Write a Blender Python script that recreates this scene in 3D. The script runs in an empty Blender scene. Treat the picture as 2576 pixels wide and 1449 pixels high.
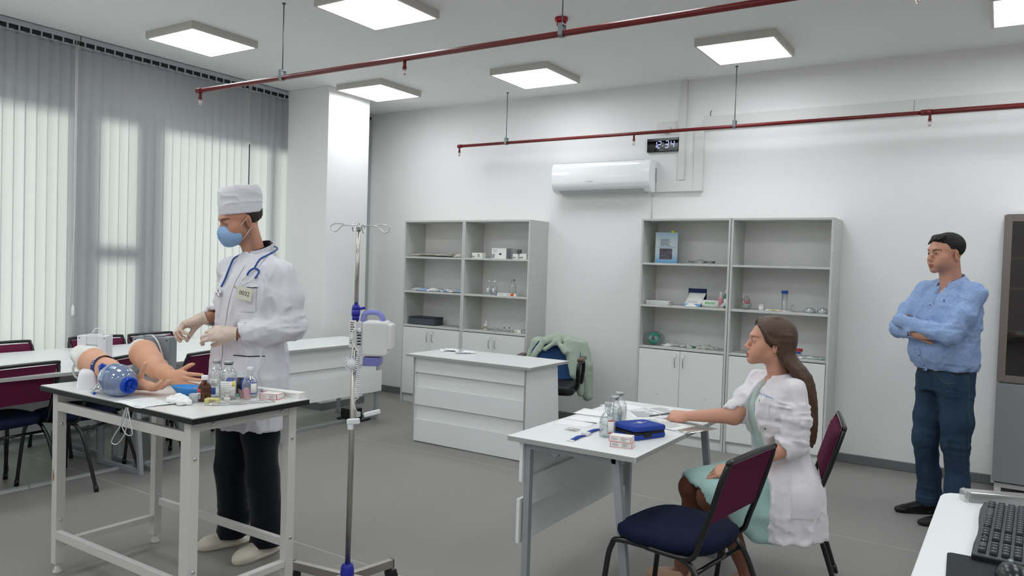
import bpy, bmesh, math, random
import numpy as np
from mathutils import Vector, Matrix, Euler
PI = math.pi
rad = math.radians
SC = bpy.context.scene
COL = SC.collection

# ------------------------------------------------------------------ camera
def make_camera():
    yaw, pitch, roll = -0.570998, -0.028947, 0.0316536
    f = Vector((math.sin(yaw) * math.cos(pitch), math.cos(yaw) * math.cos(pitch), math.sin(pitch)))
    rt = Vector((math.cos(yaw), -math.sin(yaw), 0.0))
    up = rt.cross(f)
    rt2 = rt * math.cos(roll) + up * math.sin(roll)
    up2 = -rt * math.sin(roll) + up * math.cos(roll)
    cd = bpy.data.cameras.new('camera')
    cd.sensor_fit = 'HORIZONTAL'; cd.sensor_width = 36.0
    cd.lens = 1914.68 / 2576 * 36.0
    cd.clip_start = 0.05; cd.clip_end = 200
    co = bpy.data.objects.new('camera', cd); COL.objects.link(co)
    m = Matrix((rt2, up2, -f)).transposed().to_4x4()
    m.translation = Vector((0, 0, 1.49767))
    co.matrix_world = m
    SC.camera = co
make_camera()

# ------------------------------------------------------------------ world, sun, exposure
SC.view_settings.view_transform = 'Standard'
SC.view_settings.look = 'None'
SC.view_settings.gamma = 1.0
SC.view_settings.use_curve_mapping = False
SC.view_settings.exposure = 0.0
LAMP_STRENGTH = 11.0
w = bpy.data.worlds.new('world'); SC.world = w; w.use_nodes = True
bg = w.node_tree.nodes['Background']
bg.inputs[0].default_value = (0.92, 0.96, 1.0, 1); bg.inputs[1].default_value = 1.0
sd = bpy.data.lights.new('sun', 'SUN'); sd.energy = 4.8; sd.angle = rad(17); sd.color = (1.0, 0.96, 0.90)
so = bpy.data.objects.new('sun', sd); COL.objects.link(so)
so.rotation_euler = Vector((1.0, 0.06, -0.10)).normalized().to_track_quat('-Z', 'Y').to_euler()

# ------------------------------------------------------------------ materials
def lin(c):
    if isinstance(c, str):
        c = c.lstrip('#'); c = [int(c[i:i + 2], 16) / 255 for i in (0, 2, 4)]
    return tuple(((v / 12.92) if v <= 0.04045 else ((v + 0.055) / 1.055) ** 2.4) for v in c[:3]) + (1.0,)
MATS = {}
def mat(name, color='#cccccc', rough=0.5, metal=0.0, spec=0.5, noise=None, bump=None, trans=0.0, ior=1.45,
        emit=None, estr=1.0, coat=0.0, sss=0.0, attr=False, alpha=None, sheen=0.0, color2=None):
    """noise=(scale, amount, (sx,sy,sz)); bump=(scale, strength, (sx,sy,sz))"""
    if name in MATS: return MATS[name]
    m = bpy.data.materials.new(name); m.use_nodes = True
    nt = m.node_tree; b = nt.nodes['Principled BSDF']
    b.inputs['Base Color'].default_value = lin(color)
    b.inputs['Roughness'].default_value = rough
    b.inputs['Metallic'].default_value = metal
    b.inputs['Specular IOR Level'].default_value = spec
    b.inputs['Transmission Weight'].default_value = trans
    b.inputs['IOR'].default_value = ior
    b.inputs['Coat Weight'].default_value = coat
    if sheen: b.inputs['Sheen Weight'].default_value = sheen
    if sss:
        b.inputs['Subsurface Weight'].default_value = sss
        b.inputs['Subsurface Radius'].default_value = (0.012, 0.004, 0.002)
        b.inputs['Subsurface Scale'].default_value = 1.0
    if alpha is not None: b.inputs['Alpha'].default_value = alpha
    if emit is not None:
        b.inputs['Emission Color'].default_value = lin(emit); b.inputs['Emission Strength'].default_value = estr
    src = None
    if attr:
        a = nt.nodes.new('ShaderNodeAttribute'); a.attribute_name = 'Col'
        nt.links.new(a.outputs['Color'], b.inputs['Base Color']); src = a.outputs['Color']
    def coords(sc):
        tc = nt.nodes.new('ShaderNodeTexCoord'); mp = nt.nodes.new('ShaderNodeMapping')
        mp.inputs['Scale'].default_value = sc; nt.links.new(tc.outputs['Object'], mp.inputs['Vector'])
        return mp.outputs['Vector']
    if noise:
        s, amt, st = noise
        n = nt.nodes.new('ShaderNodeTexNoise'); n.inputs['Scale'].default_value = s; n.inputs['Detail'].default_value = 5
        nt.links.new(coords(st), n.inputs['Vector'])
        if color2 and not attr:
            mx = nt.nodes.new('ShaderNodeMix'); mx.data_type = 'RGBA'
            r = nt.nodes.new('ShaderNodeMapRange'); r.inputs[1].default_value = 0.5 - 0.5 / max(amt, .01) * .25; r.inputs[2].default_value = 0.5 + 0.5 / max(amt, .01) * .25
            nt.links.new(n.outputs['Fac'], r.inputs[0]); nt.links.new(r.outputs[0], mx.inputs[0])
            mx.inputs[6].default_value = lin(color); mx.inputs[7].default_value = lin(color2)
            nt.links.new(mx.outputs[2], b.inputs['Base Color'])
        else:
            hs = nt.nodes.new('ShaderNodeHueSaturation')
            r = nt.nodes.new('ShaderNodeMapRange'); r.inputs[1].default_value = 0.3; r.inputs[2].default_value = 0.7
            r.inputs[3].default_value = 1 - amt; r.inputs[4].default_value = 1 + amt
            nt.links.new(n.outputs['Fac'], r.inputs[0]); nt.links.new(r.outputs[0], hs.inputs['Value'])
            if src: nt.links.new(src, hs.inputs['Color'])
            else: hs.inputs['Color'].default_value = lin(color)
            nt.links.new(hs.outputs[0], b.inputs['Base Color'])
    if bump:
        s, st, sc = bump
        n = nt.nodes.new('ShaderNodeTexNoise'); n.inputs['Scale'].default_value = s; n.inputs['Detail'].default_value = 4
        nt.links.new(coords(sc), n.inputs['Vector'])
        bp = nt.nodes.new('ShaderNodeBump'); bp.inputs['Strength'].default_value = st; bp.inputs['Distance'].default_value = 0.004
        nt.links.new(n.outputs['Fac'], bp.inputs['Height']); nt.links.new(bp.outputs[0], b.inputs['Normal'])
    MATS[name] = m
    return m
def clear_mat(name, color='#ffffff', gloss=0.18, opac=0.0, rough=0.03):
    """thin clear film or shell: transparent with glossy highlights and a little body colour"""
    if name in MATS: return MATS[name]
    m = bpy.data.materials.new(name); m.use_nodes = True; nt = m.node_tree
    for n in list(nt.nodes): nt.nodes.remove(n)
    out = nt.nodes.new('ShaderNodeOutputMaterial'); t = nt.nodes.new('ShaderNodeBsdfTransparent')
    t.inputs[0].default_value = lin(color)
    g = nt.nodes.new('ShaderNodeBsdfGlossy'); g.inputs['Roughness'].default_value = rough
    d = nt.nodes.new('ShaderNodeBsdfDiffuse'); d.inputs[0].default_value = lin(color)
    fr = nt.nodes.new('ShaderNodeLayerWeight'); fr.inputs[0].default_value = 0.35
    mp = nt.nodes.new('ShaderNodeMapRange'); mp.inputs[3].default_value = gloss * 0.3; mp.inputs[4].default_value = min(1, gloss * 3.0)
    m1 = nt.nodes.new('ShaderNodeMixShader'); m2 = nt.nodes.new('ShaderNodeMixShader')
    nt.links.new(fr.outputs['Facing'], mp.inputs[0]); m1.inputs[0].default_value = opac
    nt.links.new(t.outputs[0], m1.inputs[1]); nt.links.new(d.outputs[0], m1.inputs[2])
    nt.links.new(mp.outputs[0], m2.inputs[0]); nt.links.new(m1.outputs[0], m2.inputs[1]); nt.links.new(g.outputs[0], m2.inputs[2])
    nt.links.new(m2.outputs[0], out.inputs[0])
    MATS[name] = m
    return m

# ------------------------------------------------------------------ mesh builder
class MB:
    def __init__(s): s.v = []; s.f = []; s.sm = []; s.mi = []
    def add(s, vs, fs, smooth=False, M=None, mi=0):
        o = len(s.v)
        if M is not None: vs = [tuple(M @ Vector(v)) for v in vs]
        s.v += [tuple(v) for v in vs]
        s.f += [tuple(i + o for i in f) for f in fs]
        s.sm += [smooth] * len(fs); s.mi += [mi] * len(fs)
        return s
    def box(s, x0, x1, y0, y1, z0, z1, M=None, mi=0):
        vs = [(x, y, z) for z in (z0, z1) for y in (y0, y1) for x in (x0, x1)]
        return s.add(vs, [(0, 2, 3, 1), (4, 5, 7, 6), (0, 1, 5, 4), (2, 6, 7, 3), (0, 4, 6, 2), (1, 3, 7, 5)], M=M, mi=mi)
    def cbox(s, c, d, M=None, mi=0):
        return s.box(c[0] - d[0] / 2, c[0] + d[0] / 2, c[1] - d[1] / 2, c[1] + d[1] / 2, c[2] - d[2] / 2, c[2] + d[2] / 2, M, mi)
    def lathe(s, prof, n=24, M=None, mi=0, smooth=True):
        vs = []; fs = []
        for r, z in prof:
            for i in range(n):
                a = 2 * PI * i / n; vs.append((r * math.cos(a), r * math.sin(a), z))
        for j in range(len(prof) - 1):
            for i in range(n):
                k = (i + 1) % n
                fs.append((j * n + i, j * n + k, (j + 1) * n + k, (j + 1) * n + i))
        if prof[0][0] > 1e-6: fs.append(tuple(reversed(range(n))))
        if prof[-1][0] > 1e-6: fs.append(tuple(range((len(prof) - 1) * n, len(prof) * n)))
        return s.add(vs, fs, smooth, M, mi)
    def cyl(s, a, b, r, n=12, r2=None, mi=0, smooth=True):
        a = Vector(a); b = Vector(b); d = b - a
        M = Matrix.Translation(a) @ d.to_track_quat('Z', 'Y').to_matrix().to_4x4()
        return s.lathe([(r, 0), (r if r2 is None else r2, d.length)], n, M, mi, smooth)
    def tube(s, pts, r, n=10, mi=0, closed=False, sx=1.0, sy=1.0):
        pts = [Vector(p) for p in pts]; N = len(pts)
        rs = r if isinstance(r, (list, tuple)) else [r] * N
        vs = []; fs = []
        up = None
        for i, p in enumerate(pts):
            if closed: t = pts[(i + 1) % N] - pts[i - 1]
            else: t = pts[min(i + 1, N - 1)] - pts[max(i - 1, 0)]
            if t.length < 1e-9: t = Vector((0, 0, 1))
            t.normalize()
            if up is None:
                up = Vector((0, 0, 1)) if abs(t.z) < 0.9 else Vector((1, 0, 0))
            up = (up - t * up.dot(t))
            if up.length < 1e-6: up = t.orthogonal()
            up.normalize(); sd_ = t.cross(up)
            for k in range(n):
                a = 2 * PI * k / n
                vs.append(tuple(p + sd_ * (math.cos(a) * rs[i] * sx) + up * (math.sin(a) * rs[i] * sy)))
        for i in range(N if closed else N - 1):
            j = (i + 1) % N
            for k in range(n):
                l = (k + 1) % n
                fs.append((i * n + k, j * n + k, j * n + l, i * n + l))
        if not closed:
            fs.append(tuple(range(n))); fs.append(tuple(reversed(range((N - 1) * n, N * n))))
        return s.add(vs, fs, True, None, mi)
    def prism(s, poly, z0, z1, M=None, mi=0, smooth=False):
        n = len(poly)
        vs = [(x, y, z0) for x, y in poly] + [(x, y, z1) for x, y in poly]
        fs = [tuple(reversed(range(n))), tuple(range(n, 2 * n))] + [(i, (i + 1) % n, n + (i + 1) % n, n + i) for i in range(n)]
        return s.add(vs, fs, smooth, M, mi)
    def grid(s, nx, ny, fn, thick=0.0, M=None, mi=0, smooth=True):
        vs = [tuple(fn(i / nx, j / ny)) for j in range(ny + 1) for i in range(nx + 1)]
        q = lambda i, j: j * (nx + 1) + i
        fs = [(q(i, j), q(i + 1, j), q(i + 1, j + 1), q(i, j + 1)) for j in range(ny) for i in range(nx)]
        if thick:
            o = len(vs); vs2 = [(x, y, z - thick) for x, y, z in vs]
            fs2 = [tuple(o + k for k in reversed(f)) for f in fs]
            ed = [q(i, 0) for i in range(nx + 1)] + [q(nx, j) for j in range(1, ny + 1)] + [q(i, ny) for i in range(nx - 1, -1, -1)] + [q(0, j) for j in range(ny - 1, 0, -1)]
            fs3 = [(ed[(k + 1) % len(ed)], ed[k], ed[k] + o, ed[(k + 1) % len(ed)] + o) for k in range(len(ed))]
            vs = vs + vs2; fs = fs + fs2 + fs3
        return s.add(vs, fs, smooth, M, mi)
def rrect(x0, x1, y0, y1, r, n=5):
    out = []
    for cx, cy, a0 in ((x1 - r, y1 - r, 0), (x0 + r, y1 - r, 90), (x0 + r, y0 + r, 180), (x1 - r, y0 + r, 270)):
        for k in range(n + 1):
            a = rad(a0 + 90 * k / n); out.append((cx + r * math.cos(a), cy + r * math.sin(a)))
    return out
def smooth_path(pts, n=6, closed=False):
    P = [Vector(p) for p in pts]; out = []; N = len(P)
    for i in range(N if closed else N - 1):
        if closed: a, b, c, d = P[i - 1], P[i], P[(i + 1) % N], P[(i + 2) % N]
        else: a, b, c, d = P[max(i - 1, 0)], P[i], P[i + 1], P[min(i + 2, N - 1)]
        for k in range(n):
            t = k / n
            out.append(0.5 * ((2 * b) + (c - a) * t + (2 * a - 5 * b + 4 * c - d) * t * t + (-a + 3 * b - 3 * c + d) * t ** 3))
    if not closed: out.append(P[-1])
    return out

def tag(o, label=None, cat=None, group=None, kind=None):
    if label: o['label'] = label
    if cat: o['category'] = cat
    if group: o['group'] = group
    if kind: o['kind'] = kind
    return o
def obj(name, mb, m, parent=None, bevel=0.0, loc=None, segs=2, subsurf=0):
    me = bpy.data.meshes.new(name)
    me.from_pydata(mb.v, [], mb.f)
    ms = m if isinstance(m, (list, tuple)) else [m]
    for x in ms: me.materials.append(x)
    me.polygons.foreach_set('use_smooth', mb.sm)
    me.polygons.foreach_set('material_index', mb.mi)
    me.update()
    o = bpy.data.objects.new(name, me); COL.objects.link(o)
    if parent is not None: o.parent = parent
    if loc is not None: o.location = loc
    if bevel:
        b = o.modifiers.new('bevel', 'BEVEL'); b.width = bevel; b.segments = segs; b.limit_method = 'ANGLE'; b.angle_limit = rad(40)
        b.harden_normals = False
    if subsurf:
        b = o.modifiers.new('subsurf', 'SUBSURF'); b.levels = subsurf; b.render_levels = subsurf
    return o
def thing(name, label, cat, loc=(0, 0, 0), rz=0.0, group=None):
    o = bpy.data.objects.new(name, None); COL.objects.link(o)
    o.location = loc; o.rotation_euler = (0, 0, rz); o.empty_display_size = 0.1
    return tag(o, label, cat, group)
def single(name, mb, m, label, cat, loc=(0, 0, 0), rz=0.0, group=None, bevel=0.0, **k):
    o = obj(name, mb, m, None, bevel, loc, **k); o.rotation_euler = (0, 0, rz)
    return tag(o, label, cat, group)
def struct(name, mb, m, parent=None, bevel=0.0):
    o = obj(name, mb, m, parent, bevel)
    if parent is None: o['kind'] = 'structure'
    return o
def dup(root, loc, rz=0.0, label=None, group=None):
    r = root.copy(); COL.objects.link(r); r.location = loc; r.rotation_euler = (0, 0, rz)
    if label: r['label'] = label
    if group: r['group'] = group
    for ch in list(root.children):
        c = ch.copy(); COL.objects.link(c); c.parent = r
        for g in ch.children:
            d = g.copy(); COL.objects.link(d); d.parent = c
    return r
def text_mb(s, size, depth=0.0008, M=None, mi=0, bold=False, spacing=1.0):
    cu = bpy.data.curves.new('t', 'FONT'); cu.body = s; cu.size = size; cu.extrude = depth / 2
    cu.align_x = 'CENTER'; cu.align_y = 'CENTER'; cu.resolution_u = 2; cu.space_character = spacing
    if bold: cu.offset = size * 0.02
    o = bpy.data.objects.new('t', cu); COL.objects.link(o)
    dg = bpy.context.evaluated_depsgraph_get()
    me = bpy.data.meshes.new_from_object(o.evaluated_get(dg))
    mb = MB(); mb.add([tuple(v.co) for v in me.vertices], [tuple(p.vertices) for p in me.polygons], False, M, mi)
    bpy.data.objects.remove(o); bpy.data.curves.remove(cu); bpy.data.meshes.remove(me)
    return mb
def frame(origin, xdir, updir):
    x = Vector(xdir).normalized(); u = Vector(updir); u = (u - x * u.dot(x)).normalized(); n = x.cross(u)
    m = Matrix((x, u, n)).transposed().to_4x4(); m.translation = Vector(origin)
    return m
# ------------------------------------------------------------------ implicit surfaces for bodies and cloth
_rs = np.random.RandomState(7)
_LAT = _rs.rand(32, 32, 32).astype(np.float32)
def vnoise(X, Y, Z):
    xi = np.floor(X).astype(np.int32); yi = np.floor(Y).astype(np.int32); zi = np.floor(Z).astype(np.int32)
    fx = X - xi; fy = Y - yi; fz = Z - zi
    fx = fx * fx * (3 - 2 * fx); fy = fy * fy * (3 - 2 * fy); fz = fz * fz * (3 - 2 * fz)
    xi &= 31; yi &= 31; zi &= 31; x1 = (xi + 1) & 31; y1 = (yi + 1) & 31; z1 = (zi + 1) & 31
    L = _LAT
    c00 = L[xi, yi, zi] * (1 - fx) + L[x1, yi, zi] * fx; c10 = L[xi, y1, zi] * (1 - fx) + L[x1, y1, zi] * fx
    c01 = L[xi, yi, z1] * (1 - fx) + L[x1, yi, z1] * fx; c11 = L[xi, y1, z1] * (1 - fx) + L[x1, y1, z1] * fx
    return (c00 * (1 - fy) + c10 * fy) * (1 - fz) + (c01 * (1 - fy) + c11 * fy) * fz
class SDF:
    def __init__(s, lo, hi, h):
        s.lo = np.array(lo, float); s.h = h
        n = np.ceil((np.array(hi) - s.lo) / h).astype(int) + 1
        s.ax = [(s.lo[i] + h * np.arange(n[i])).astype(np.float32) for i in range(3)]
        s.F = np.full(tuple(n), 0.5, np.float32)
    def sub(s, lo, hi):
        sl = []
        for i in range(3):
            a = max(0, int((lo[i] - s.lo[i]) / s.h) - 1); b = min(s.F.shape[i], int((hi[i] - s.lo[i]) / s.h) + 2)
            if b <= a: return None, None
            sl.append(slice(a, b))
        P = (s.ax[0][sl[0]][:, None, None], s.ax[1][sl[1]][None, :, None], s.ax[2][sl[2]][None, None, :])
        return tuple(sl), P
    def comb(s, sl, d, k, op):
        F = s.F[sl]
        if op == 'add':
            if k > 0:
                h = np.maximum(k - np.abs(F - d), 0) / k; s.F[sl] = np.minimum(F, d) - h * h * k * 0.25
            else: s.F[sl] = np.minimum(F, d)
        elif op == 'cut':
            d = -d
            if k > 0:
                h = np.maximum(k - np.abs(F - d), 0) / k; s.F[sl] = np.maximum(F, d) + h * h * k * 0.25
            else: s.F[sl] = np.maximum(F, d)
    def cap(s, a, b, ra, rb=None, k=0.02, flat=None, op='add'):
        if rb is None: rb = ra
        a = np.array(a, float); b = np.array(b, float); R = max(ra, rb) * (1 if flat is None else 1.15) + max(k, .01) + 2 * s.h
        sl, P = s.sub(np.minimum(a, b) - R, np.maximum(a, b) + R)
        if sl is None: return
        ab = b - a; L2 = float(ab @ ab) + 1e-12
        x, y, z = P[0] - a[0], P[1] - a[1], P[2] - a[2]
        t = np.clip((x * ab[0] + y * ab[1] + z * ab[2]) / L2, 0, 1)
        qx, qy, qz = x - t * ab[0], y - t * ab[1], z - t * ab[2]
        if flat is not None:
            n = np.array(flat[0], float); n /= np.linalg.norm(n); c = qx * n[0] + qy * n[1] + qz * n[2]; g = 1 / flat[1] - 1
            qx = qx + n[0] * c * g; qy = qy + n[1] * c * g; qz = qz + n[2] * c * g
        d = np.sqrt(qx * qx + qy * qy + qz * qz) - (ra + (rb - ra) * t)
        s.comb(sl, d, k, op)
    def chain(s, pts, k=0.02, flat=None, op='add'):
        for (a, ra), (b, rb) in zip(pts[:-1], pts[1:]): s.cap(a, b, ra, rb, k, flat, op)
    def ell(s, c, r, k=0.02, R=None, op='add'):
        c = np.array(c, float); r = np.array(r, float); m = r.max() + max(k, .01) + 2 * s.h
        sl, P = s.sub(c - m, c + m)
        if sl is None: return
        x, y, z = P[0] - c[0], P[1] - c[1], P[2] - c[2]
        if R is not None:
            R = np.array(R); x, y, z = (R[0, 0] * x + R[1, 0] * y + R[2, 0] * z, R[0, 1] * x + R[1, 1] * y + R[2, 1] * z, R[0, 2] * x + R[1, 2] * y + R[2, 2] * z)
        k0 = np.sqrt((x / r[0]) ** 2 + (y / r[1]) ** 2 + (z / r[2]) ** 2)
        k1 = np.sqrt((x / r[0] ** 2) ** 2 + (y / r[1] ** 2) ** 2 + (z / r[2] ** 2) ** 2) + 1e-9
        s.comb(sl, k0 * (k0 - 1) / k1, k, op)
    def loft(s, secs, k=0.02, p=2.2, folds=None, op='add', zlo=None, zhi=None):
        """vertical loft: secs = [(z, cx, cy, rx, ry)]; folds = (n, amp_bottom, amp_top, seed)"""
        S = np.array(sorted(secs), float); z0, z1 = S[0, 0] if zlo is None else zlo, S[-1, 0] if zhi is None else zhi
        m = max(S[:, 3].max(), S[:, 4].max()) * 1.2 + 0.03
        lo = (S[:, 1].min() - m, S[:, 2].min() - m, z0 - k - .02); hi = (S[:, 1].max() + m, S[:, 2].max() + m, z1 + k + .02)
        sl, P = s.sub(lo, hi)
        zz = s.ax[2][sl[2]]
        def ip(col):
            # smooth interpolation
            zc = np.clip(zz, S[0, 0], S[-1, 0]); i = np.clip(np.searchsorted(S[:, 0], zc) - 1, 0, len(S) - 2)
            t = (zc - S[i, 0]) / (S[i + 1, 0] - S[i, 0])
            v = S[:, col]; g = np.gradient(v, S[:, 0]); dz = S[i + 1, 0] - S[i, 0]
            t2, t3 = t * t, t * t * t
            return ((2 * t3 - 3 * t2 + 1) * v[i] + (t3 - 2 * t2 + t) * g[i] * dz + (-2 * t3 + 3 * t2) * v[i + 1] + (t3 - t2) * g[i + 1] * dz).astype(np.float32)[None, None, :]
        cx, cy, rx, ry = ip(1), ip(2), ip(3), ip(4)
        x = P[0] - cx; y = P[1] - cy
        rr = (np.abs(x / rx) ** p + np.abs(y / ry) ** p) ** (1 / p)
        if folds:
            n, ab, at, sd = folds; th = np.arctan2(y / ry, x / rx); tz = np.clip((P[2] - z0) / (z1 - z0), 0, 1)
            amp = ab + (at - ab) * tz
            rr = rr - amp * (np.sin(n * th + sd + 1.5 * np.sin(3 * P[2] + sd)) + 0.6 * np.sin((n * 1.7) // 1 * th + 2 * sd)) / 1.6
        d = (rr - 1) * np.minimum(rx, ry)
        d = np.maximum(d, np.maximum(z0 - P[2], P[2] - z1))
        s.comb(sl, d, k, op)
    def slab(s, pt, nrm, op='cut', k=0.0):
        """cut away the half space on the side nrm points to"""
        n = np.array(nrm, float); n /= np.linalg.norm(n)
        d = (s.ax[0][:, None, None] - pt[0]) * n[0] + (s.ax[1][None, :, None] - pt[1]) * n[1] + (s.ax[2][None, None, :] - pt[2]) * n[2]
        s.F = np.maximum(s.F, d.astype(np.float32))
    def wrinkle(s, amp, freq, seed=0.0, ridge=False, where=None):
        X, Y, Z = s.ax[0][:, None, None], s.ax[1][None, :, None], s.ax[2][None, None, :]
        near = np.abs(s.F) < 4 * s.h + amp
        ii = np.nonzero(near); x = s.ax[0][ii[0]]; y = s.ax[1][ii[1]]; z = s.ax[2][ii[2]]
        if callable(freq): u, v, w_ = freq(x, y, z)
        else: u, v, w_ = x * freq[0], y * freq[1], z * freq[2]
        q = vnoise(x * 3.1 + seed, y * 3.1, z * 3.1 + 5)
        n = vnoise(u + seed + 2 * q, v + seed * 2 + 2 * q, w_ + seed * 3)
        n = (1 - np.abs(2 * n - 1)) ** 2 - 0.3 if ridge else (n - 0.5) * 2
        a = amp if where is None else amp * where(x, y, z)
        s.F[ii] -= (a * n).astype(np.float32)
    def mesh(s):
        F = s.F; h = s.h; ins = F < 0; nx, ny, nz = F.shape
        cs = np.zeros((nx - 1, ny - 1, nz - 1, 3), np.float32); ct = np.zeros((nx - 1, ny - 1, nz - 1), np.float32)
        edges = []
        for ax in range(3):
            a = [slice(None)] * 3; b = [slice(None)] * 3; a[ax] = slice(0, -1); b[ax] = slice(1, None)
            A, B = F[tuple(a)], F[tuple(b)]
            cr = (A < 0) != (B < 0)
            i = np.array(np.nonzero(cr)); va = A[tuple(i)]; vb = B[tuple(i)]
            t = va / (va - vb)
            pos = i.T.astype(np.float32); pos[:, ax] += t
            o1, o2 = [d for d in range(3) if d != ax]
            cells = []
            for u in (0, -1):
                for v in (0, -1):
                    c = i.copy(); c[o1] += u; c[o2] += v; cells.append(c)
            ok = (i[o1] > 0) & (i[o2] > 0) & (i[o1] < F.shape[o1] - 1) & (i[o2] < F.shape[o2] - 1)
            for c in cells:
                c2 = c[:, ok]
                np.add.at(cs, tuple(c2), pos[ok]); np.add.at(ct, tuple(c2), 1)
            edges.append((ax, [c[:, ok] for c in cells], (va < 0)[ok]))
        act = ct > 0; idx = np.full(ct.shape, -1, np.int64); idx[act] = np.arange(act.sum())
        V = cs[act] / ct[act][:, None]
        V = V * h + s.lo
        Q = []
        for ax, c, sg in edges:
            q = np.stack([idx[tuple(c[0])], idx[tuple(c[1])], idx[tuple(c[3])], idx[tuple(c[2])]], 1)
            flip = sg if ax != 1 else ~sg
            q[~flip] = q[~flip][:, ::-1]
            Q.append(q)
        Q = np.concatenate(Q)[:, ::-1]
        return V.astype(np.float32), Q
def relax(V, Q, it=1, lam=0.5):
    n = len(V); E = np.concatenate([Q[:, [0, 1]], Q[:, [1, 2]], Q[:, [2, 3]], Q[:, [3, 0]]])
    E = np.concatenate([E, E[:, ::-1]])
    cnt = np.bincount(E[:, 0], minlength=n)[:, None]
    for _ in range(it):
        S = np.stack([np.bincount(E[:, 0], weights=V[E[:, 1], a], minlength=n) for a in range(3)], 1)
        V = V + lam * (S / np.maximum(cnt, 1) - V)
    return V.astype(np.float32)
def sdf_obj(name, parts, m, parent=None, colors=None, M=None):
    """parts: list of (V, Q) or (V, Q, C); joined into one mesh"""
    Vs, Qs, Cs, o = [], [], [], 0
    for p in parts:
        Vs.append(p[0]); Qs.append(p[1] + o); o += len(p[0])
        Cs.append(p[2] if len(p) > 2 else np.tile(np.array([.8, .8, .8], np.float32), (len(p[0]), 1)))
    V = np.concatenate(Vs); Q = np.concatenate(Qs); C = np.concatenate(Cs)
    me = bpy.data.meshes.new(name)
    me.vertices.add(len(V)); me.vertices.foreach_set('co', V.astype(np.float32).ravel())
    me.loops.add(len(Q) * 4); me.loops.foreach_set('vertex_index', Q.astype(np.int32).ravel())
    me.polygons.add(len(Q)); me.polygons.foreach_set('loop_start', np.arange(0, len(Q) * 4, 4, dtype=np.int32))
    me.polygons.foreach_set('use_smooth', np.ones(len(Q), bool))
    me.update(calc_edges=True)
    a = me.color_attributes.new('Col', 'FLOAT_COLOR', 'POINT')
    a.data.foreach_set('color', np.concatenate([C, np.ones((len(C), 1))], 1).astype(np.float32).ravel())
    me.materials.append(m)
    ob = bpy.data.objects.new(name, me); COL.objects.link(ob)
    if parent is not None: ob.parent = parent
    return ob
def lc(h): return np.array(lin(h)[:3], np.float32)
def xf(V, M):
    A = np.array(M.to_3x3()); t = np.array(M.translation)
    return (V @ A.T + t).astype(np.float32)
# ------------------------------------------------------------------ the room shell
H = 3.213; YB = 6.62; XW = -6.42; XR = 4.2; YF = -3.2
m_wall = mat('wall_paint', '#f0efee', 0.85, spec=0.25, bump=(180, 0.08, (1, 1, 1)))
m_ceil = mat('ceiling_paint', '#efefee', 0.9, spec=0.2)
m_floor = mat('vinyl_floor', '#8b8985', 0.42, spec=0.4, noise=(260, 0.11, (1, 1, 1)), bump=(400, 0.05, (1, 1, 1)))
m_seam = mat('vinyl_weld', '#d8d5cd', 0.5)
m_base = mat('baseboard_grey', '#6f7172', 0.5, noise=(14, 0.12, (6, 6, 40)))
m_white = mat('white_laminate', '#eceeed', 0.33, spec=0.5)
m_edge = mat('grey_edge_band', '#a9aaa6', 0.45)
m_greylam = mat('grey_laminate', '#c2c4c2', 0.45)
m_greym = mat('grey_powder_metal', '#9a9da1', 0.4, metal=0.0, spec=0.6)
m_black = mat('black_plastic', '#161618', 0.35)
m_blackm = mat('black_metal_tube', '#0d0d0f', 0.18, spec=0.7)
m_steel = mat('brushed_steel', '#b9b4ae', 0.28, metal=1.0)
m_chrome = mat('chrome', '#d8d8da', 0.12, metal=1.0)

fl = struct('floor', MB().box(XW - .3, XR, YF, YB + .3, -0.12, -0.0004), m_seam)
ys = [YF, -1.135, 0.815, 2.765, 4.71, YB]
for a, b in zip(ys[:-1], ys[1:]):
    obj('vinyl_sheet', MB().box(XW, XR, a + .0022, b - .0022, -0.003, 0.0), m_floor, fl)
struct('ceiling', MB().box(XW - .3, XR, YF, YB + .3, H, H + .15), m_ceil)
struct('wall_back', MB().box(XW - .3, XR, YB, YB + .2, -.1, H), m_wall)
struct('wall_right', MB().box(XR, XR + .2, YF, YB + .2, -.1, H), m_wall)
struct('wall_front', MB().box(XW - .3, XR + .2, YF - .2, YF, -.1, H), m_wall)
# window wall: a low sill wall, a deep lintel above the glass, piers between the windows
wl = MB()
wl.box(XW - .3, XW, YF, YB, -.1, .10).box(XW - .3, XW, YF, YB, 2.66, H)
piers = [(YF, -2.6), (-.6, -.2), (3.20, 3.36), (3.76, 3.92), (5.55, 5.95), (6.5, YB)]
for a, b in piers: wl.box(XW - .3, XW, a, b, .10, 2.66)
struct('wall_left', wl, m_wall)
m_glass = clear_mat('window_glass', '#f4faf8', gloss=0.12)
m_frame = mat('window_frame_grey', '#5b6066', 0.5)
wn = 0
for a, b, tr in ((-2.6, -.6, None), (-.2, 3.20, None), (3.36, 3.76, 1.53), (3.92, 5.55, None), (5.95, 6.5, None)):
    wn += 1; f = MB(); x0, x1 = XW - .2, XW - .14
    f.box(x0, x1, a, a + .04, .10, 2.66).box(x0, x1, b - .04, b, .10, 2.66).box(x0, x1, a + .04, b - .04, .10, .14).box(x0, x1, a + .04, b - .04, 2.62, 2.66)
    if tr: f.box(x0, x1, a + .04, b - .04, tr - .06, tr + .06)
    if wn == 4: f.box(x0, x1, 5.11, 5.20, .14, 2.62)
    fo = struct('window_%d' % wn, f, m_frame)
    zs = [.14, tr - .06, tr + .06, 2.62] if tr else [.14, 2.62]
    for z0, z1 in zip(zs[::2], zs[1::2]): obj('pane', MB().box(x0 + .025, x0 + .031, a + .04, b - .04, z0, z1), m_glass, fo)
struct('wall_pillar', MB().box(XW, -5.635, 5.335, 5.91, 0, H), m_wall, bevel=.004)
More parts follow.
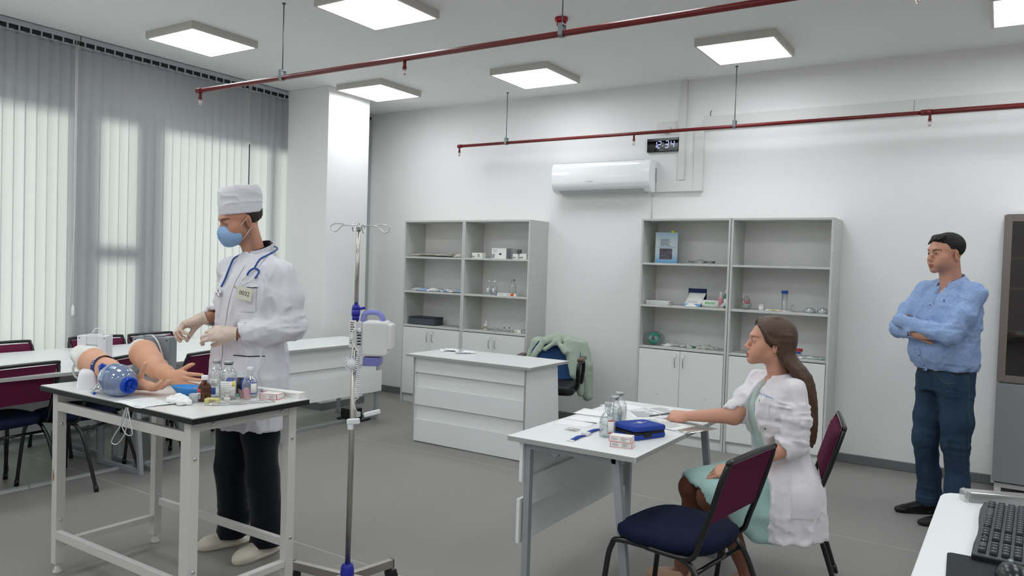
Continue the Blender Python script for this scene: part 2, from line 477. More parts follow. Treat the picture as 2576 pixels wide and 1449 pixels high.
struct('baseboard_back', MB().prism([(0, 0), (.018, 0), (.018, .055), (.008, .075), (0, .075)], 0, XR + 6.42, M=frame((XW, YB, 0), (0, -1, 0), (0, 0, 1))) if False else MB().box(XW, XR, YB - .016, YB, 0, .072), m_base, bevel=.005)
struct('baseboard_left', MB().box(XW, XW + .016, YF, 5.335, 0, .072).box(XW, XW + .016, 5.91, YB - .02, 0, .072), m_base)
struct('trim_1', MB().box(-5.635, -5.62, 5.32, 5.925, 0, .072).box(XW + .02, -5.635, 5.32, 5.335, 0, .072), m_base)

# ------------------------------------------------------------------ ceiling lamps
m_lframe = mat('lamp_frame', '#c9c4be', 0.5)
m_lamp = bpy.data.materials.new('lamp_diffuser'); m_lamp.use_nodes = True
_b = m_lamp.node_tree.nodes['Principled BSDF']; _b.inputs['Base Color'].default_value = (.9, .9, .9, 1)
_b.inputs['Emission Color'].default_value = (0.93, 0.97, 1.0, 1); _b.inputs['Emission Strength'].default_value = LAMP_STRENGTH
def lamp(label, x, y, group=None):
    t = thing('ceiling_lamp', label, 'lamp', (x, y, H), 0, group)
    s, i = .292, .274
    f = MB()
    for a, b, c, d in ((-s, s, -s, -s + .004), (-s, s, s - .004, s), (-s, -s + .004, -s + .004, s - .004), (s - .004, s, -s + .004, s - .004)): f.box(a, b, c, d, -.055, 0)
    for a, b, c, d in ((-s + .004, s - .004, -s + .004, -i), (-s + .004, s - .004, i, s - .004), (-s + .004, -i, -i, i), (i, s - .004, -i, i)): f.box(a, b, c, d, -.055, -.053)
    obj('lamp_frame', f, m_lframe, t)
    obj('lamp_diffuser', MB().box(-i, i, -i, i, -.056, -.045), m_lamp, t)
    return t
LX = [-5.33, -3.57, -1.69, .15, 2.0]; LY = [-2.1, -.15, 1.75, 3.72, 5.78]
L0 = lamp('square ceiling lamp nearest the window blinds, left of the near red pipe', -5.33, 3.71)
dup(L0, (-3.575, 3.80, H), 0, 'large square ceiling lamp cut by the top edge of the picture, left of centre')
dup(L0, (-5.25, 5.63, H), 0, 'square ceiling lamp beside the white pillar')
dup(L0, (-3.55, 5.80, H), 0, 'square ceiling lamp at the middle of the ceiling, between the two red pipes')
dup(L0, (-1.69, 5.76, H), 0, 'square ceiling lamp above the wall clock, right of the middle lamp')
dup(L0, (.165, 5.64, H), 0, 'square ceiling lamp in the top right corner of the picture')
for y in (-2.1, -.15, 1.75):
    for x in (-5.33, -3.57, -1.69, .15, 2.0):
        dup(L0, (x, y, H), 0, 'square ceiling lamp outside the view, behind or above the camera', 'ceiling lamps outside the view')
for y in (3.72, 5.7):
    dup(L0, (2.0, y, H), 0, 'square ceiling lamp outside the view, behind or above the camera', 'ceiling lamps outside the view')
for x in (-1.69, .15):
    dup(L0, (x, 3.72, H), 0, 'square ceiling lamp outside the view, behind or above the camera', 'ceiling lamps outside the view')

# ------------------------------------------------------------------ sprinkler pipes
m_red = mat('red_pipe_paint', '#6e1f1e', 0.36, spec=0.45)
m_redd = mat('red_plastic', '#b01c2c', 0.35)
m_galv = mat('galvanised', '#8d9497', 0.4, metal=0.8)
m_bulb = clear_mat('clear_sprinkler_cap', '#fff6f4', gloss=0.35, opac=0.1)
m_rodm = mat('threaded_rod', '#777a7c', 0.45, metal=0.7)
def pipe(name_label, x0, x1, y, z, r, heads, hangers, big=None):
    t = thing('sprinkler_pipe', name_label, 'pipe', (x0, y, z))
    m = MB()
    xb = big if big else x1
    m.cyl((0, 0, 0), (xb - x0, 0, 0), r, 16)
    m.cyl((-.004, 0, 0), (.045, 0, 0), r * 1.22, 16)
    if big: m.cyl((xb - x0 - .03, 0, 0), (xb - x0 + .04, 0, 0), r * 1.45, 16); m.cyl((xb - x0 + .04, 0, 0), (x1 - x0, 0, 0), r * 1.3, 16)
    obj('pipe_run', m, m_red, t)
    for hx in heads:
        d = hx - x0
        h = obj('sprinkler_drop', MB().cyl((0, 0, -r * .6), (0, 0, -.062), r * .62, 12).cyl((0, 0, -.05), (0, 0, -.066), r * .8, 12), m_red, t, loc=(d, 0, 0))
        g = MB()
        g.lathe([(.0075, -.066), (.0075, -.074), (.004, -.078), (.003, -.096), (.010, -.097), (.010, -.099), (0, -.099)], 12)
        for sx in (-1, 1): g.tube([(sx * .007, 0, -.072), (sx * .010, 0, -.084), (sx * .004, 0, -.097)], .0016, 6)
        obj('sprinkler_head', g, m_chrome, h)
        obj('clear_cap', MB().lathe([(.013, -.062), (.0135, -.085), (.010, -.102), (0, -.108)], 14), m_bulb, h)
    for hx in hangers:
        d = hx - x0
        h = obj('hanger_rod', MB().cyl((0, 0, r + .03), (0, 0, H - z), .004, 8).cyl((0, 0, H - z - .008), (0, 0, H - z), .012, 10), m_rodm, t, loc=(d, 0, 0))
        c = MB()
        pts = [(0, -r - .003, r + .03)] + [(0, (r + .003) * math.cos(a), (r + .003) * math.sin(a)) for a in [PI + k * PI / 10 for k in range(11)]] + [(0, r + .003, r + .03)]
        n = len(pts); vs = []; fs = []
        for p in pts: vs += [(-.013, p[1], p[2]), (.013, p[1], p[2])]
        for k in range(n): vs += [(-.013, pts[k][1] * 1.16, pts[k][2] * 1.12), (.013, pts[k][1] * 1.16, pts[k][2] * 1.12)]
        for k in range(n - 1):
            a = 2 * k; b = 2 * n + 2 * k
            fs += [(a, a + 1, a + 3, a + 2), (b + 2, b + 3, b + 1, b), (a, a + 2, b + 2, b), (a + 3, a + 1, b + 1, b + 3)]
        c.add(vs, fs); c.box(-.013, .013, -r - .006, r + .006, r + .028, r + .034)
        obj('clamp', c, m_galv, h)
    return t
pipe('near red sprinkler pipe running across the top of the picture from the window side', -5.05, 2.6, 3.485, 2.715, .0165, [-5.02, -3.05, -.33], [-4.13, -1.98])
pipe('far red sprinkler pipe along the back wall above the clock', -4.78, 3.2, 6.33, 2.715, .0150, [-4.765, -2.82, -.49], [-4.19, -1.92], big=-.52)

# ------------------------------------------------------------------ blinds
m_slat = bpy.data.materials.new('blind_fabric'); m_slat.use_nodes = True
nt = m_slat.node_tree
for n in list(nt.nodes): nt.nodes.remove(n)
out = nt.nodes.new('ShaderNodeOutputMaterial'); df = nt.nodes.new('ShaderNodeBsdfDiffuse'); tl = nt.nodes.new('ShaderNodeBsdfTranslucent')
tp = nt.nodes.new('ShaderNodeBsdfTransparent')
ad = nt.nodes.new('ShaderNodeMixShader'); a2 = nt.nodes.new('ShaderNodeMixShader')
tc = nt.nodes.new('ShaderNodeTexCoord'); mp = nt.nodes.new('ShaderNodeMapping'); mp.inputs['Scale'].default_value = (400, 400, 120)
wv = nt.nodes.new('ShaderNodeTexNoise'); wv.inputs['Scale'].default_value = 1.0; wv.inputs['Detail'].default_value = 2
cr = nt.nodes.new('ShaderNodeMapRange'); cr.inputs[1].default_value = .3; cr.inputs[2].default_value = .7; cr.inputs[3].default_value = .95; cr.inputs[4].default_value = 1.04
cm = nt.nodes.new('ShaderNodeHueSaturation'); cm.inputs['Color'].default_value = (.31, .325, .33, 1)
c2 = nt.nodes.new('ShaderNodeHueSaturation'); c2.inputs['Color'].default_value = (.84, .825, .83, 1)
nt.links.new(tc.outputs['Object'], mp.inputs[0]); nt.links.new(mp.outputs[0], wv.inputs['Vector']); nt.links.new(wv.outputs['Fac'], cr.inputs[0])
for c in (cm, c2): nt.links.new(cr.outputs[0], c.inputs['Value'])
nt.links.new(cm.outputs[0], df.inputs[0]); nt.links.new(c2.outputs[0], tl.inputs[0])
ad.inputs[0].default_value = 0.42; nt.links.new(df.outputs[0], ad.inputs[1]); nt.links.new(tl.outputs[0], ad.inputs[2])
a2.inputs[0].default_value = 0.02; nt.links.new(ad.outputs[0], a2.inputs[1]); nt.links.new(tp.outputs[0], a2.inputs[2])
nt.links.new(a2.outputs[0], out.inputs[0])
m_rail = mat('blind_rail', '#b4b7bb', 0.4)
m_cord = mat('cord_white', '#e8e8e6', 0.6)
m_dark = mat('dark_gap', '#1b1c1e', 0.7)
def blind(label, y0, y1, cord=None, pitch=.0795, seed=0, x=-6.235):
    t = thing('vertical_blind', label, 'blind', (x, y0, 0))
    L = y1 - y0
    obj('head_rail', MB().box(-.02, .02, 0, L, H - .045, H - .006), m_rail, t, bevel=.002)
    obj('carrier_track', MB().box(-.012, .012, 0.002, L - .002, H - .074, H - .045), m_dark, t)
    n = int(round(L / pitch)); rr = random.Random(seed)
    # one curved slat, shared by all
    w2 = .0490; zs = [.05, .6, 1.2, 1.8, 2.4, H - .092]
    sm = MB(); P = [(-w2, 0), (-w2 * .5, .0028), (0, .0038), (w2 * .5, .0028), (w2, 0)]
    vs = [(b, a, z) for z in zs for a, b in P]; fs = [(j * 5 + i, j * 5 + i + 1, j * 5 + i + 6, j * 5 + i + 5) for j in range(len(zs) - 1) for i in range(4)]
    sm.add(vs, fs, True)
    cl = MB().box(-.002, .002, -.030, .030, H - .104, H - .078).box(.011, .017, -.006, .006, H - .080, H - .044)
    cb = MB().box(-.004, .004, -w2 + .006, w2 - .006, .04, .075)
    first = None
    for i in range(n):
        y = (i + .5) * L / n
        if first is None:
            s = obj('slat', sm, m_slat, t); c = obj('slat_hanger', cl, m_rail, s); b = obj('slat_weight', cb, m_slat, s); first = (s.data, c.data, b.data)
        else:
            s = bpy.data.objects.new('slat', first[0]); COL.objects.link(s); s.parent = t
            for nm, d in (('slat_hanger', first[1]), ('slat_weight', first[2])):
                c = bpy.data.objects.new(nm, d); COL.objects.link(c); c.parent = s
        s.location = (0.001 * ((i % 2) * 2 - 1), y, 0); s.rotation_euler = (0, 0, rad(-27 + rr.uniform(-3, 3)))
    if cord is not None:
        c = obj('pull_cord', MB().tube([(.03, cord, H - .05), (.032, cord, 2), (.03, cord + .004, 1.06)], .0022, 6).tube([(.03, cord + .012, H - .05), (.035, cord + .008, 1.8), (.03, cord - .025, 1.05), (.03, cord, .99)], .0015, 6), m_cord, t)
        obj('cord_weight', MB().lathe([(.004, 1.08), (.011, 1.06), (.013, 1.0), (.006, .985)], 10, M=Matrix.Translation((.03, cord + .002, 0))), m_cord, c)
    return t
blind('long grey vertical blind at the left edge of the picture', -.4, 3.235, cord=3.60, seed=1)
blind('middle vertical blind, from the thin white cord to the dark gap', 3.245, 4.850, seed=2)
blind('narrow vertical blind between the dark gap and the white pillar', 4.905, 5.335, seed=3)
blind('vertical blind in the corner behind the white pillar', 5.95, 6.56, seed=4)
blind('vertical blind left of the picture, outside the view', -2.7, -.45, seed=5)
# ------------------------------------------------------------------ things on the walls
m_acw = mat('ac_white', '#eef1f2', 0.12, spec=0.6, coat=0.6)
m_acg = mat('ac_grey', '#b9bdbd', 0.4)
def air_conditioner():
    x0, x1 = -3.712, -2.70; W = x1 - x0
    t = thing('air_conditioner', 'white wall-mounted air conditioner on the back wall above the gap between the cabinets', 'air conditioner', (x0, YB, 2.21))
    # profile in (depth from wall, z)
    prof = [(0, 0.02), (.06, 0), (.12, .008), (.165, .035), (.19, .075), (.198, .12), (.196, .2), (.185, .262), (.165, .287), (0, .29)]
    prof = [(p.x, p.y) for p in smooth_path([(a, b_, 0) for a, b_ in prof[1:-1]], 4)]; prof = [(0, .02)] + prof + [(0, .29)]
    M = frame((0, 0, 0), (0, -1, 0), (0, 0, 1))
    b = MB().prism([(p[0], p[1]) for p in prof], -W, 0, M=M)
    # the frame's third axis points to -x, so the prism runs 0..W
    obj('body', b, m_acw, t, bevel=.012, segs=3)
    obj('flap', MB().prism([(.072, -.0015), (.125, .0065), (.163, .033), (.166, .030), (.127, .0035), (.073, -.0045)], -(W - .07), -.07, M=M), m_acg, t)
    obj('flap_slot', MB().prism([(.0650, -.001), (.072, -.0015), (.073, -.0035), (.0655, -.003)], -(W - .06), -.06, M=M), m_black, t)
    obj('vent_grille', MB().box(.08, W - .08, -.15, -.03, .289, .293), m_acg, t)
    obj('side_sticker', MB().box(W - .0005, W + .0006, -.06, -.02, .10, .225), mat('sticker_grey', '#9fa19f', .5), t)
    obj('logo', text_mb('Midea', .020, .0006, M=Matrix.Translation((.42, -.1975, .105)) @ Euler((rad(90), 0, 0)).to_matrix().to_4x4()), mat('logo_grey', '#8b9094', .4), t)
    obj('logo_ring', MB().tube([(.378 + .008 * math.cos(a), -.199, .106 + .008 * math.sin(a)) for a in [k * PI / 8 for k in range(3, 15)]], .001, 5), mat('logo_grey', '#8b9094', .4), t)
air_conditioner()
m_duct = mat('white_trunking', '#dedddb', 0.5)
def duct(label, boxes, name='cable_trunking', cat='trunking'):
    t = thing(name, label, cat, (boxes[0][0], YB, boxes[0][2]))
    for b in boxes:
        x0, x1, z0, z1, d = b
        base = MB().box(x0 - boxes[0][0], x1 - boxes[0][0], -d, 0, z0 - boxes[0][2], z1 - boxes[0][2])
        obj('trunking_length', base, m_duct, t, bevel=.003)
duct('narrow white cable trunking dropping from the ceiling right of the clock', [(-2.497, -2.437, 2.318, H, .032)])
t = duct('wide white cable trunking elbow right of the air conditioner', [(-2.695, -2.345, 2.215, 2.312, .045), (-2.345, -2.262, 2.215, 2.80, .045)])
duct('long white cable trunking running level along the back wall behind the far red pipe', [(-2.262, -.62, 2.765, 2.868, .045), (-.618, 1.4, 2.765, 2.868, .045)])
single('cable', MB().tube([(-2.74, YB - .004, 2.2), (-2.742, YB - .004, 1.96)], .006, 8), m_duct, 'thin white cable running down from the air conditioner to the right-hand cabinets', 'cable', loc=(0, 0, 0))
sb = thing('junction_box', 'small white wall bracket just above the clock, behind the red pipe', 'bracket', (-2.62, YB, 2.75))
obj('bracket_plate', MB().box(-.10, .085, -.012, 0, 0.02, .105), m_duct, sb, bevel=.003)
obj('bracket_arm', MB().box(-.04, .035, -.05, -.012, .0, .05), m_duct, sb, bevel=.004)
single('wall_hook', MB().tube([(0, 0, 0), (0, -.02, .0), (.004, -.028, .02), (.012, -.03, .04)], .003, 6), m_black, 'tiny dark hook on the wall above the level trunking', 'hook', loc=(-2.22, YB, 2.88))
# clock
ck = thing('digital_clock', 'black digital wall clock showing 12:34', 'clock', (-2.803, YB, 2.583))
obj('case', MB().box(0, .303, -.03, 0, 0, .122), m_black, ck, bevel=.003)
obj('face_glass', MB().box(.004, .299, -.032, -.030, .004, .118), mat('clock_face', '#06060a', 0.12, spec=.5), ck)
m_led = mat('clock_led', '#cfd6ff', .5, emit='#b9bdf4', estr=.6)
SEG = {'1': 'bc', '2': 'abged', '3': 'abgcd', '4': 'fgbc'}
def digit(ch, x, z, w_, h_, th):
    m = MB(); hh = h_ / 2; sh = .007
    S = {'a': ((0, h_), (w_, h_)), 'b': ((w_, h_), (w_, hh)), 'c': ((w_, hh), (w_, 0)), 'd': ((0, 0), (w_, 0)), 'e': ((0, hh), (0, 0)), 'f': ((0, h_), (0, hh)), 'g': ((0, hh), (w_, hh))}
    for k in SEG[ch]:
        (ax, az), (bx, bz) = S[k]; d = Vector((bx - ax, bz - az)).normalized() * th * .35
        ax += d.x; az += d.y; bx -= d.x; bz -= d.y
        n = Vector((-d.y, d.x)).normalized() * th / 2
        P = [(ax, az), (ax + d.x * .6 + n.x, az + d.y * .6 + n.y), (bx - d.x * .6 + n.x, bz - d.y * .6 + n.y), (bx, bz), (bx - d.x * .6 - n.x, bz - d.y * .6 - n.y), (ax + d.x * .6 - n.x, az + d.y * .6 - n.y)]
        P = [(x + p[0] + (p[1] / h_) * sh, z + p[1]) for p in P]
        vs = [(p[0], -.0332, p[1]) for p in P] + [(p[0], -.032, p[1]) for p in P]
        m.add(vs, [tuple(range(6)), tuple(range(11, 5, -1))] + [(i, i + 6, (i + 1) % 6 + 6, (i + 1) % 6) for i in range(6)])
    return m
for ch, x in (('1', .060), ('2', .103), ('3', .175), ('4', .228)):
    obj('digit', digit(ch, x, .034, .030,   .060, .0062), m_led, ck)
obj('colon', MB().box(.150, .157, -.0332, -.032, .050, .057).box(.153, .160, -.0332, -.032, .074, .081), m_led, ck)
obj('brand_text', MB().tube([(.122 + .0018 * i, -.0325, .014 + .0026 * math.sin(i * 1.7)) for i in range(26)], .0007, 5), mat('white_print', '#e6e6ea', .5), ck)
sd_ = thing('smoke_detector', 'small red fire sounder on the ceiling behind the near red pipe', 'detector', (-2.62, 4.60, H))
obj('detector_base', MB().lathe([(.045, 0), (.045, -.02), (.040, -.026), (0, -.026)], 20), m_redd, sd_)
obj('detector_horn', MB().lathe([(.032, -.026), (.034, -.05), (.025, -.058), (0, -.06)], 20), m_redd, sd_)

# ------------------------------------------------------------------ cabinets
m_cab = mat('cabinet_grey', '#cbccc8', 0.5, noise=(6, 0.03, (1, 1, 12)))
m_cabin = mat('cabinet_back_panel', '#e6e4e2', 0.6, noise=(5, 0.03, (2, 1, 22)))
m_cabedge = mat('cabinet_edge', '#a2a39d', 0.5)
m_door = mat('cabinet_door_white', '#eceeeb', 0.38)
def cabinet(label, x0, W=.792, D=.345, HT=1.95, group=None):
    t = thing('shelf_cabinet', label, 'cabinet', (x0, YB - .005 - D, 0))
    T = .018
    obj('side_panel', MB().box(0, T, 0, D, 0, HT - T), m_cab, t, bevel=.001)
    obj('side_panel', MB().box(W - T, W, 0, D, 0, HT - T), m_cab, t, bevel=.001)
    obj('top_panel', MB().box(0, W, 0, D, HT - T, HT), m_cab, t, bevel=.001)
    obj('back_panel', MB().box(T, W - T, D - .008, D, .08, HT - T), m_cabin, t)
    obj('bottom_panel', MB().box(T, W - T, .02, D - .008, .075, .093), m_cab, t)
    obj('plinth', MB().box(T, W - T, .03, .045, 0, .075), m_door, t)
    for z in (1.565, 1.198, .835): obj('shelf', MB().box(T, W - T, .004, D - .008, z - T, z), m_cab, t, bevel=.001)
    for s in (0, 1):
        a = T + .003 if s == 0 else W / 2 + .0015; b = W / 2 - .0015 if s == 0 else W - T - .003
        d = obj('door', MB().box(a, b, -.002, .014, .098, .810), m_door, t, bevel=.0015)
        hx = b - .035 if s == 0 else a + .035
        obj('handle', MB().tube(smooth_path([(hx, -.002, .775), (hx, -.018, .772), (hx, -.028, .745), (hx, -.028, .70), (hx, -.018, .672), (hx, -.002, .668)], 4), [.006] * 8 + [.0045] * 13, 8), m_chrome, d)
        obj('screw_cap', MB().cyl(((a + b) / 2 + (.05 if s else .0), -.0035, .42), ((a + b) / 2 + (.05 if s else .0), .0, .42), .004, 10), m_galv, d)
    return t
C1 = cabinet('tall grey cabinet nearest the window, a dark zip case on its lowest open shelf', -5.425)
def ccopy(label, x):
    return dup(C1, (x, YB - .35, 0), 0, label)
ccopy('second tall grey cabinet from the window, with glass bottles and vials on its shelves', -4.632)
ccopy('tall grey cabinet right of the air conditioner, with a blue book on its top shelf', -2.690)
ccopy('rightmost tall grey open-shelf cabinet, behind the seated woman, with an empty top shelf', -1.893)
# right-hand glass cabinet
gc = thing('glass_cabinet', 'tall cabinet with brown-framed glass door at the right edge of the picture', 'cabinet', (-.005, 6.18, 0))
m_brown = mat('door_frame_taupe', '#7f7470', 0.4); m_maroonin = mat('maroon_board', '#4a2225', 0.6); m_doorg = mat('grey_door', '#8f9194', 0.4)
obj('side_panel', MB().box(0, .018, 0, .42, .115, 1.955).box(.785, .803, 0, .42, .115, 1.955), m_door, gc)
obj('top_panel', MB().box(0, .803, 0, .42, 1.955, 1.973), m_door, gc)
obj('back_panel', MB().box(.018, .785, .41, .42, .115, 1.955), m_maroonin, gc)
for z in (.80, 1.13, 1.45, 1.66): obj('shelf', MB().box(.018, .785, .03, .41, z - .009, z + .009), m_cabin if z > .8 else m_door, gc)
gd = obj('glass_door', MB().box(.004, .052, -.02, 0, .815, 1.95).box(.75, .799, -.02, 0, .815, 1.95).box(.052, .75, -.02, 0, .815, .86).box(.052, .75, -.02, 0, 1.905, 1.95), m_brown, gc, bevel=.002)
obj('pane', MB().box(.05, .752, -.012, -.007, .858, 1.907), clear_mat('cabinet_glass', '#b9a9a5', gloss=0.22), gd)
obj('door', MB().box(.004, .799, -.02, 0, .13, .805), m_doorg, gc, bevel=.002)
obj('base_frame', MB().box(.02, .06, .02, .06, 0, .115).box(.74, .78, .02, .06, 0, .115).box(.02, .06, .36, .40, 0, .115).box(.74, .78, .36, .40, 0, .115).box(.06, .74, .02, .04, .085, .115), m_duct, gc)
# ------------------------------------------------------------------ desks with stepped modesty panels
# desk local frame: x across (panel side at x=0), y along the length
def desk(label, x, y, W=.61, L=1.2, HT=.75, group=None, rz=0.0):
    t = thing('desk', label, 'desk', (x, y, 0), rz, group)
    obj('desk_top', MB().box(0, W, 0, L, HT - .022, HT), [m_white], t, bevel=.0015)
    obj('edge_band', MB().box(-.0008, 0, .002, L - .002, HT - .021, HT - .001).box(W, W + .0008, .002, L - .002, HT - .021, HT - .001).box(.002, W - .002, -.0008, 0, HT - .021, HT - .001).box(.002, W - .002, L, L + .0008, HT - .021, HT - .001), m_edge, t)
    for y0 in (.035, L - .065):
        f = MB(); w_ = .03; zt = HT - .022
        f.box(.07, .10, y0, y0 + w_, 0, zt)
        f.box(.10, W - .10, y0, y0 + w_, zt - .03, zt)
        # slanting leg
        a, b = W - .125, W - .035
        f.add([(a, y0, zt), (a + .035, y0, zt), (b + .03, y0, 0), (b, y0, 0), (a, y0 + w_, zt), (a + .035, y0 + w_, zt), (b + .03, y0 + w_, 0), (b, y0 + w_, 0)], [(0, 1, 2, 3), (7, 6, 5, 4), (1, 0, 4, 5), (2, 1, 5, 6), (3, 2, 6, 7), (0, 3, 7, 4)])
        f.box(.10, b, y0, y0 + w_, 0, .03)
        obj('leg_frame', f, m_greym, t, bevel=.0015)
    P = [(.054, .070, HT - .20, HT - .024, .02), (.074, .090, .44, HT - .18, .067), (.046, .062, .275, .472, .02)]
    for a, b, z0, z1, g in P: obj('modesty_panel', MB().box(a, b, g, L - g, z0, z1), m_white, t, bevel=.001)
    c = MB()
    for yy in (.08, L - .09):
        for zz in (.30, .40): c.cyl((.060, yy + .01, zz), (.0635, yy + .01, zz), .005, 10)
    obj('screw_caps', c, m_galv, t)
    h = MB().tube(smooth_path([(.22, .05, HT - .03), (.22, .05, HT - .075), (.20, .06, HT - .085), (.19, .05, HT - .07)], 4), .006, 8).box(.205, .235, .042, .058, HT - .065, HT - .03)
    obj('bag_hook', h, m_greym, t)
    return t
D1 = desk('white desk with papers, bottles and a blue case in front of the seated woman', -1.805, 2.81, L=1.19)
# row along the window; panels face the room, so the desk is turned half round
def rowdesk(label, x_edge, y_end):
    return dup(D1, (x_edge, y_end, 0), PI, label)
rowdesk('white desk nearest the pillar, at the right end of the row along the window', -4.86, 5.42)
for y, l in ((4.225, 'white desk in the window row, behind the person in the white coat'), (3.03, 'white desk in the window row, behind the training arms and their pump box'), (1.835, 'white desk in the window row cut by the left edge of the picture')):
    dup(D1, (-5.46, y - 1.19, 0), 0, l)
for y, l in ((4.225, 'desk of the second row, by the blinds, seen just above the grey pump box'), (3.03, 'desk of the second row, by the blinds, left of the white pump box'), (1.835, 'desk of the second row, by the blinds, outside the view')):
    dup(D1, (-5.468, y, 0), PI, l)

# ------------------------------------------------------------------ white work table
def work_table():
    x0, x1, y0, y1, HT = -3.737, -2.580, 1.785, 2.372, .875
    t = thing('work_table', 'white steel-framed work table with black-edged top holding the training arms and bottles', 'table', (x0, y0, 0))
    W, D = x1 - x0, y1 - y0
    m_top = mat('table_top_white', '#e4e3e0', 0.28, spec=.5); m_tf = mat('table_frame_white', '#d3d0cd', 0.4, spec=.5)
    obj('table_top', MB().box(.003, W - .003, .003, D - .003, HT - .004, HT), m_top, t)
    obj('black_edge', MB().box(0, W, 0, D, HT - .026, HT - .0035), m_black, t, bevel=.002)
    p = .042; lx = (.062, W - .052 - p); ly = (.028, D - .028 - p)
    for a in lx:
        for b in ly:
            l = obj('leg', MB().box(a, a + p, b, b + p, .045, HT - .026), m_tf, t, bevel=.002)
            obj('adjuster_foot', MB().cyl((a + p / 2, b + p / 2, .012), (a + p / 2, b + p / 2, .05), .008, 10).lathe([(.021, 0), (.021, .008), (.015, .016), (.012, .03), (0, .03)], 16, M=Matrix.Translation((a + p / 2, b + p / 2, 0))), m_tf, l)
            obj('bolt', MB().lathe([(.008, 0), (.008, .003), (.005, .005), (0, .005)], 10, M=frame((a + p, b + p / 2, .70), (0, 1, 0), (0, 0, 1))).lathe([(.008, 0), (.008, .003), (.005, .005), (0, .005)], 10, M=frame((a + p, b + p / 2, .25), (0, 1, 0), (0, 0, 1))), m_chrome, l)
    a0, a1 = lx[0] + p, lx[1]; b0, b1 = ly[0] + p, ly[1]
    rail = lambda *b: obj('rail', MB().box(*b), m_tf, t, bevel=.002)
    # lengthwise frame let in on the near side: upper and lower rail, upright at the right
    rail(a0, a1, ly[0], ly[0] + .025, .765, .805); rail(a0, a1, ly[0], ly[0] + .025, .165, .205)
    rail(a1 - .022, a1, ly[0] + .001, ly[0] + .024, .205, .765)
    rail(a0, a1, ly[1] + p - .025, ly[1] + p, .20, .235)
    for a in lx:
        rail(a + .004, a + p - .004, b0, b1, HT - .07, HT - .027)
        rail(a + .004, a + p - .004, b0, b1, .12, .15)
    obj('bolt', MB().lathe([(.008, 0), (.008, .003), (.005, .005), (0, .005)], 10, M=frame((lx[1] + p, b0 + .06, HT - .048), (0, 1, 0), (0, 0, 1))).lathe([(.008, 0), (.008, .003), (.005, .005), (0, .005)], 10, M=frame((lx[1] + p, b1 - .04, HT - .048), (0, 1, 0), (0, 0, 1))), m_chrome, t)
    obj('rust_stain', MB().prism([(0, .028), (.008, .008), (.012, -.004), (.006, -.026), (-.002, -.03), (-.002, .02)], 0, .0008, M=frame((lx[0] + .012, ly[0] - .0004, .46), (1, 0, 0), (0, 0, 1))), mat('rust', '#93744a', .8), t)
work_table()

# ------------------------------------------------------------------ low counter in front of the left cabinets
def counter():
    x0, x1, y0, y1, HT = -4.175, -2.955, 4.885, 5.50, .735
    t = thing('reception_counter', 'white counter desk with stepped front panels in front of the left-hand cabinets', 'counter', (x0, y0, 0))
    W, D = x1 - x0, y1 - y0
    obj('counter_top', MB().box(0, W, 0, D, HT - .022, HT), m_white, t, bevel=.0015)
    obj('edge_band', MB().box(.001, W - .001, -.0008, 0, HT - .021, HT - .001).box(W, W + .0008, .001, D - .001, HT - .021, HT - .001), m_edge, t)
    obj('side_panel', MB().box(.06, .076, .035, D - .05, 0, HT - .022), m_white, t, bevel=.001)
    sp = MB().add([(W - .066, .035, 0), (W - .05, .035, 0), (W - .05, D - .03, 0), (W - .066, D - .03, 0), (W - .066, .035, HT - .022), (W - .05, .035, HT - .022), (W - .05, D - .10, HT - .022), (W - .066, D - .10, HT - .022)], [(3, 2, 1, 0), (4, 5, 6, 7), (0, 1, 5, 4), (2, 3, 7, 6), (1, 2, 6, 5), (3, 0, 4, 7)])
    obj('side_panel', sp, m_white, t)
    obj('side_edge', MB().box(W - .0662, W - .0498, .0335, .035, 0, HT - .022).box(.06, .076, .0335, .035, 0, HT - .022), m_edge, t)
    for z0, z1, yy in ((.585, .712, .042), (.33, .60, .062), (.315, .465, .042), (.10, .33, .062), (.008, .195, .042)):
        obj('front_panel', MB().box(.077, W - .067, yy, yy + .016, z0, z1), m_white if yy < .05 else m_door, t, bevel=.001)
counter()

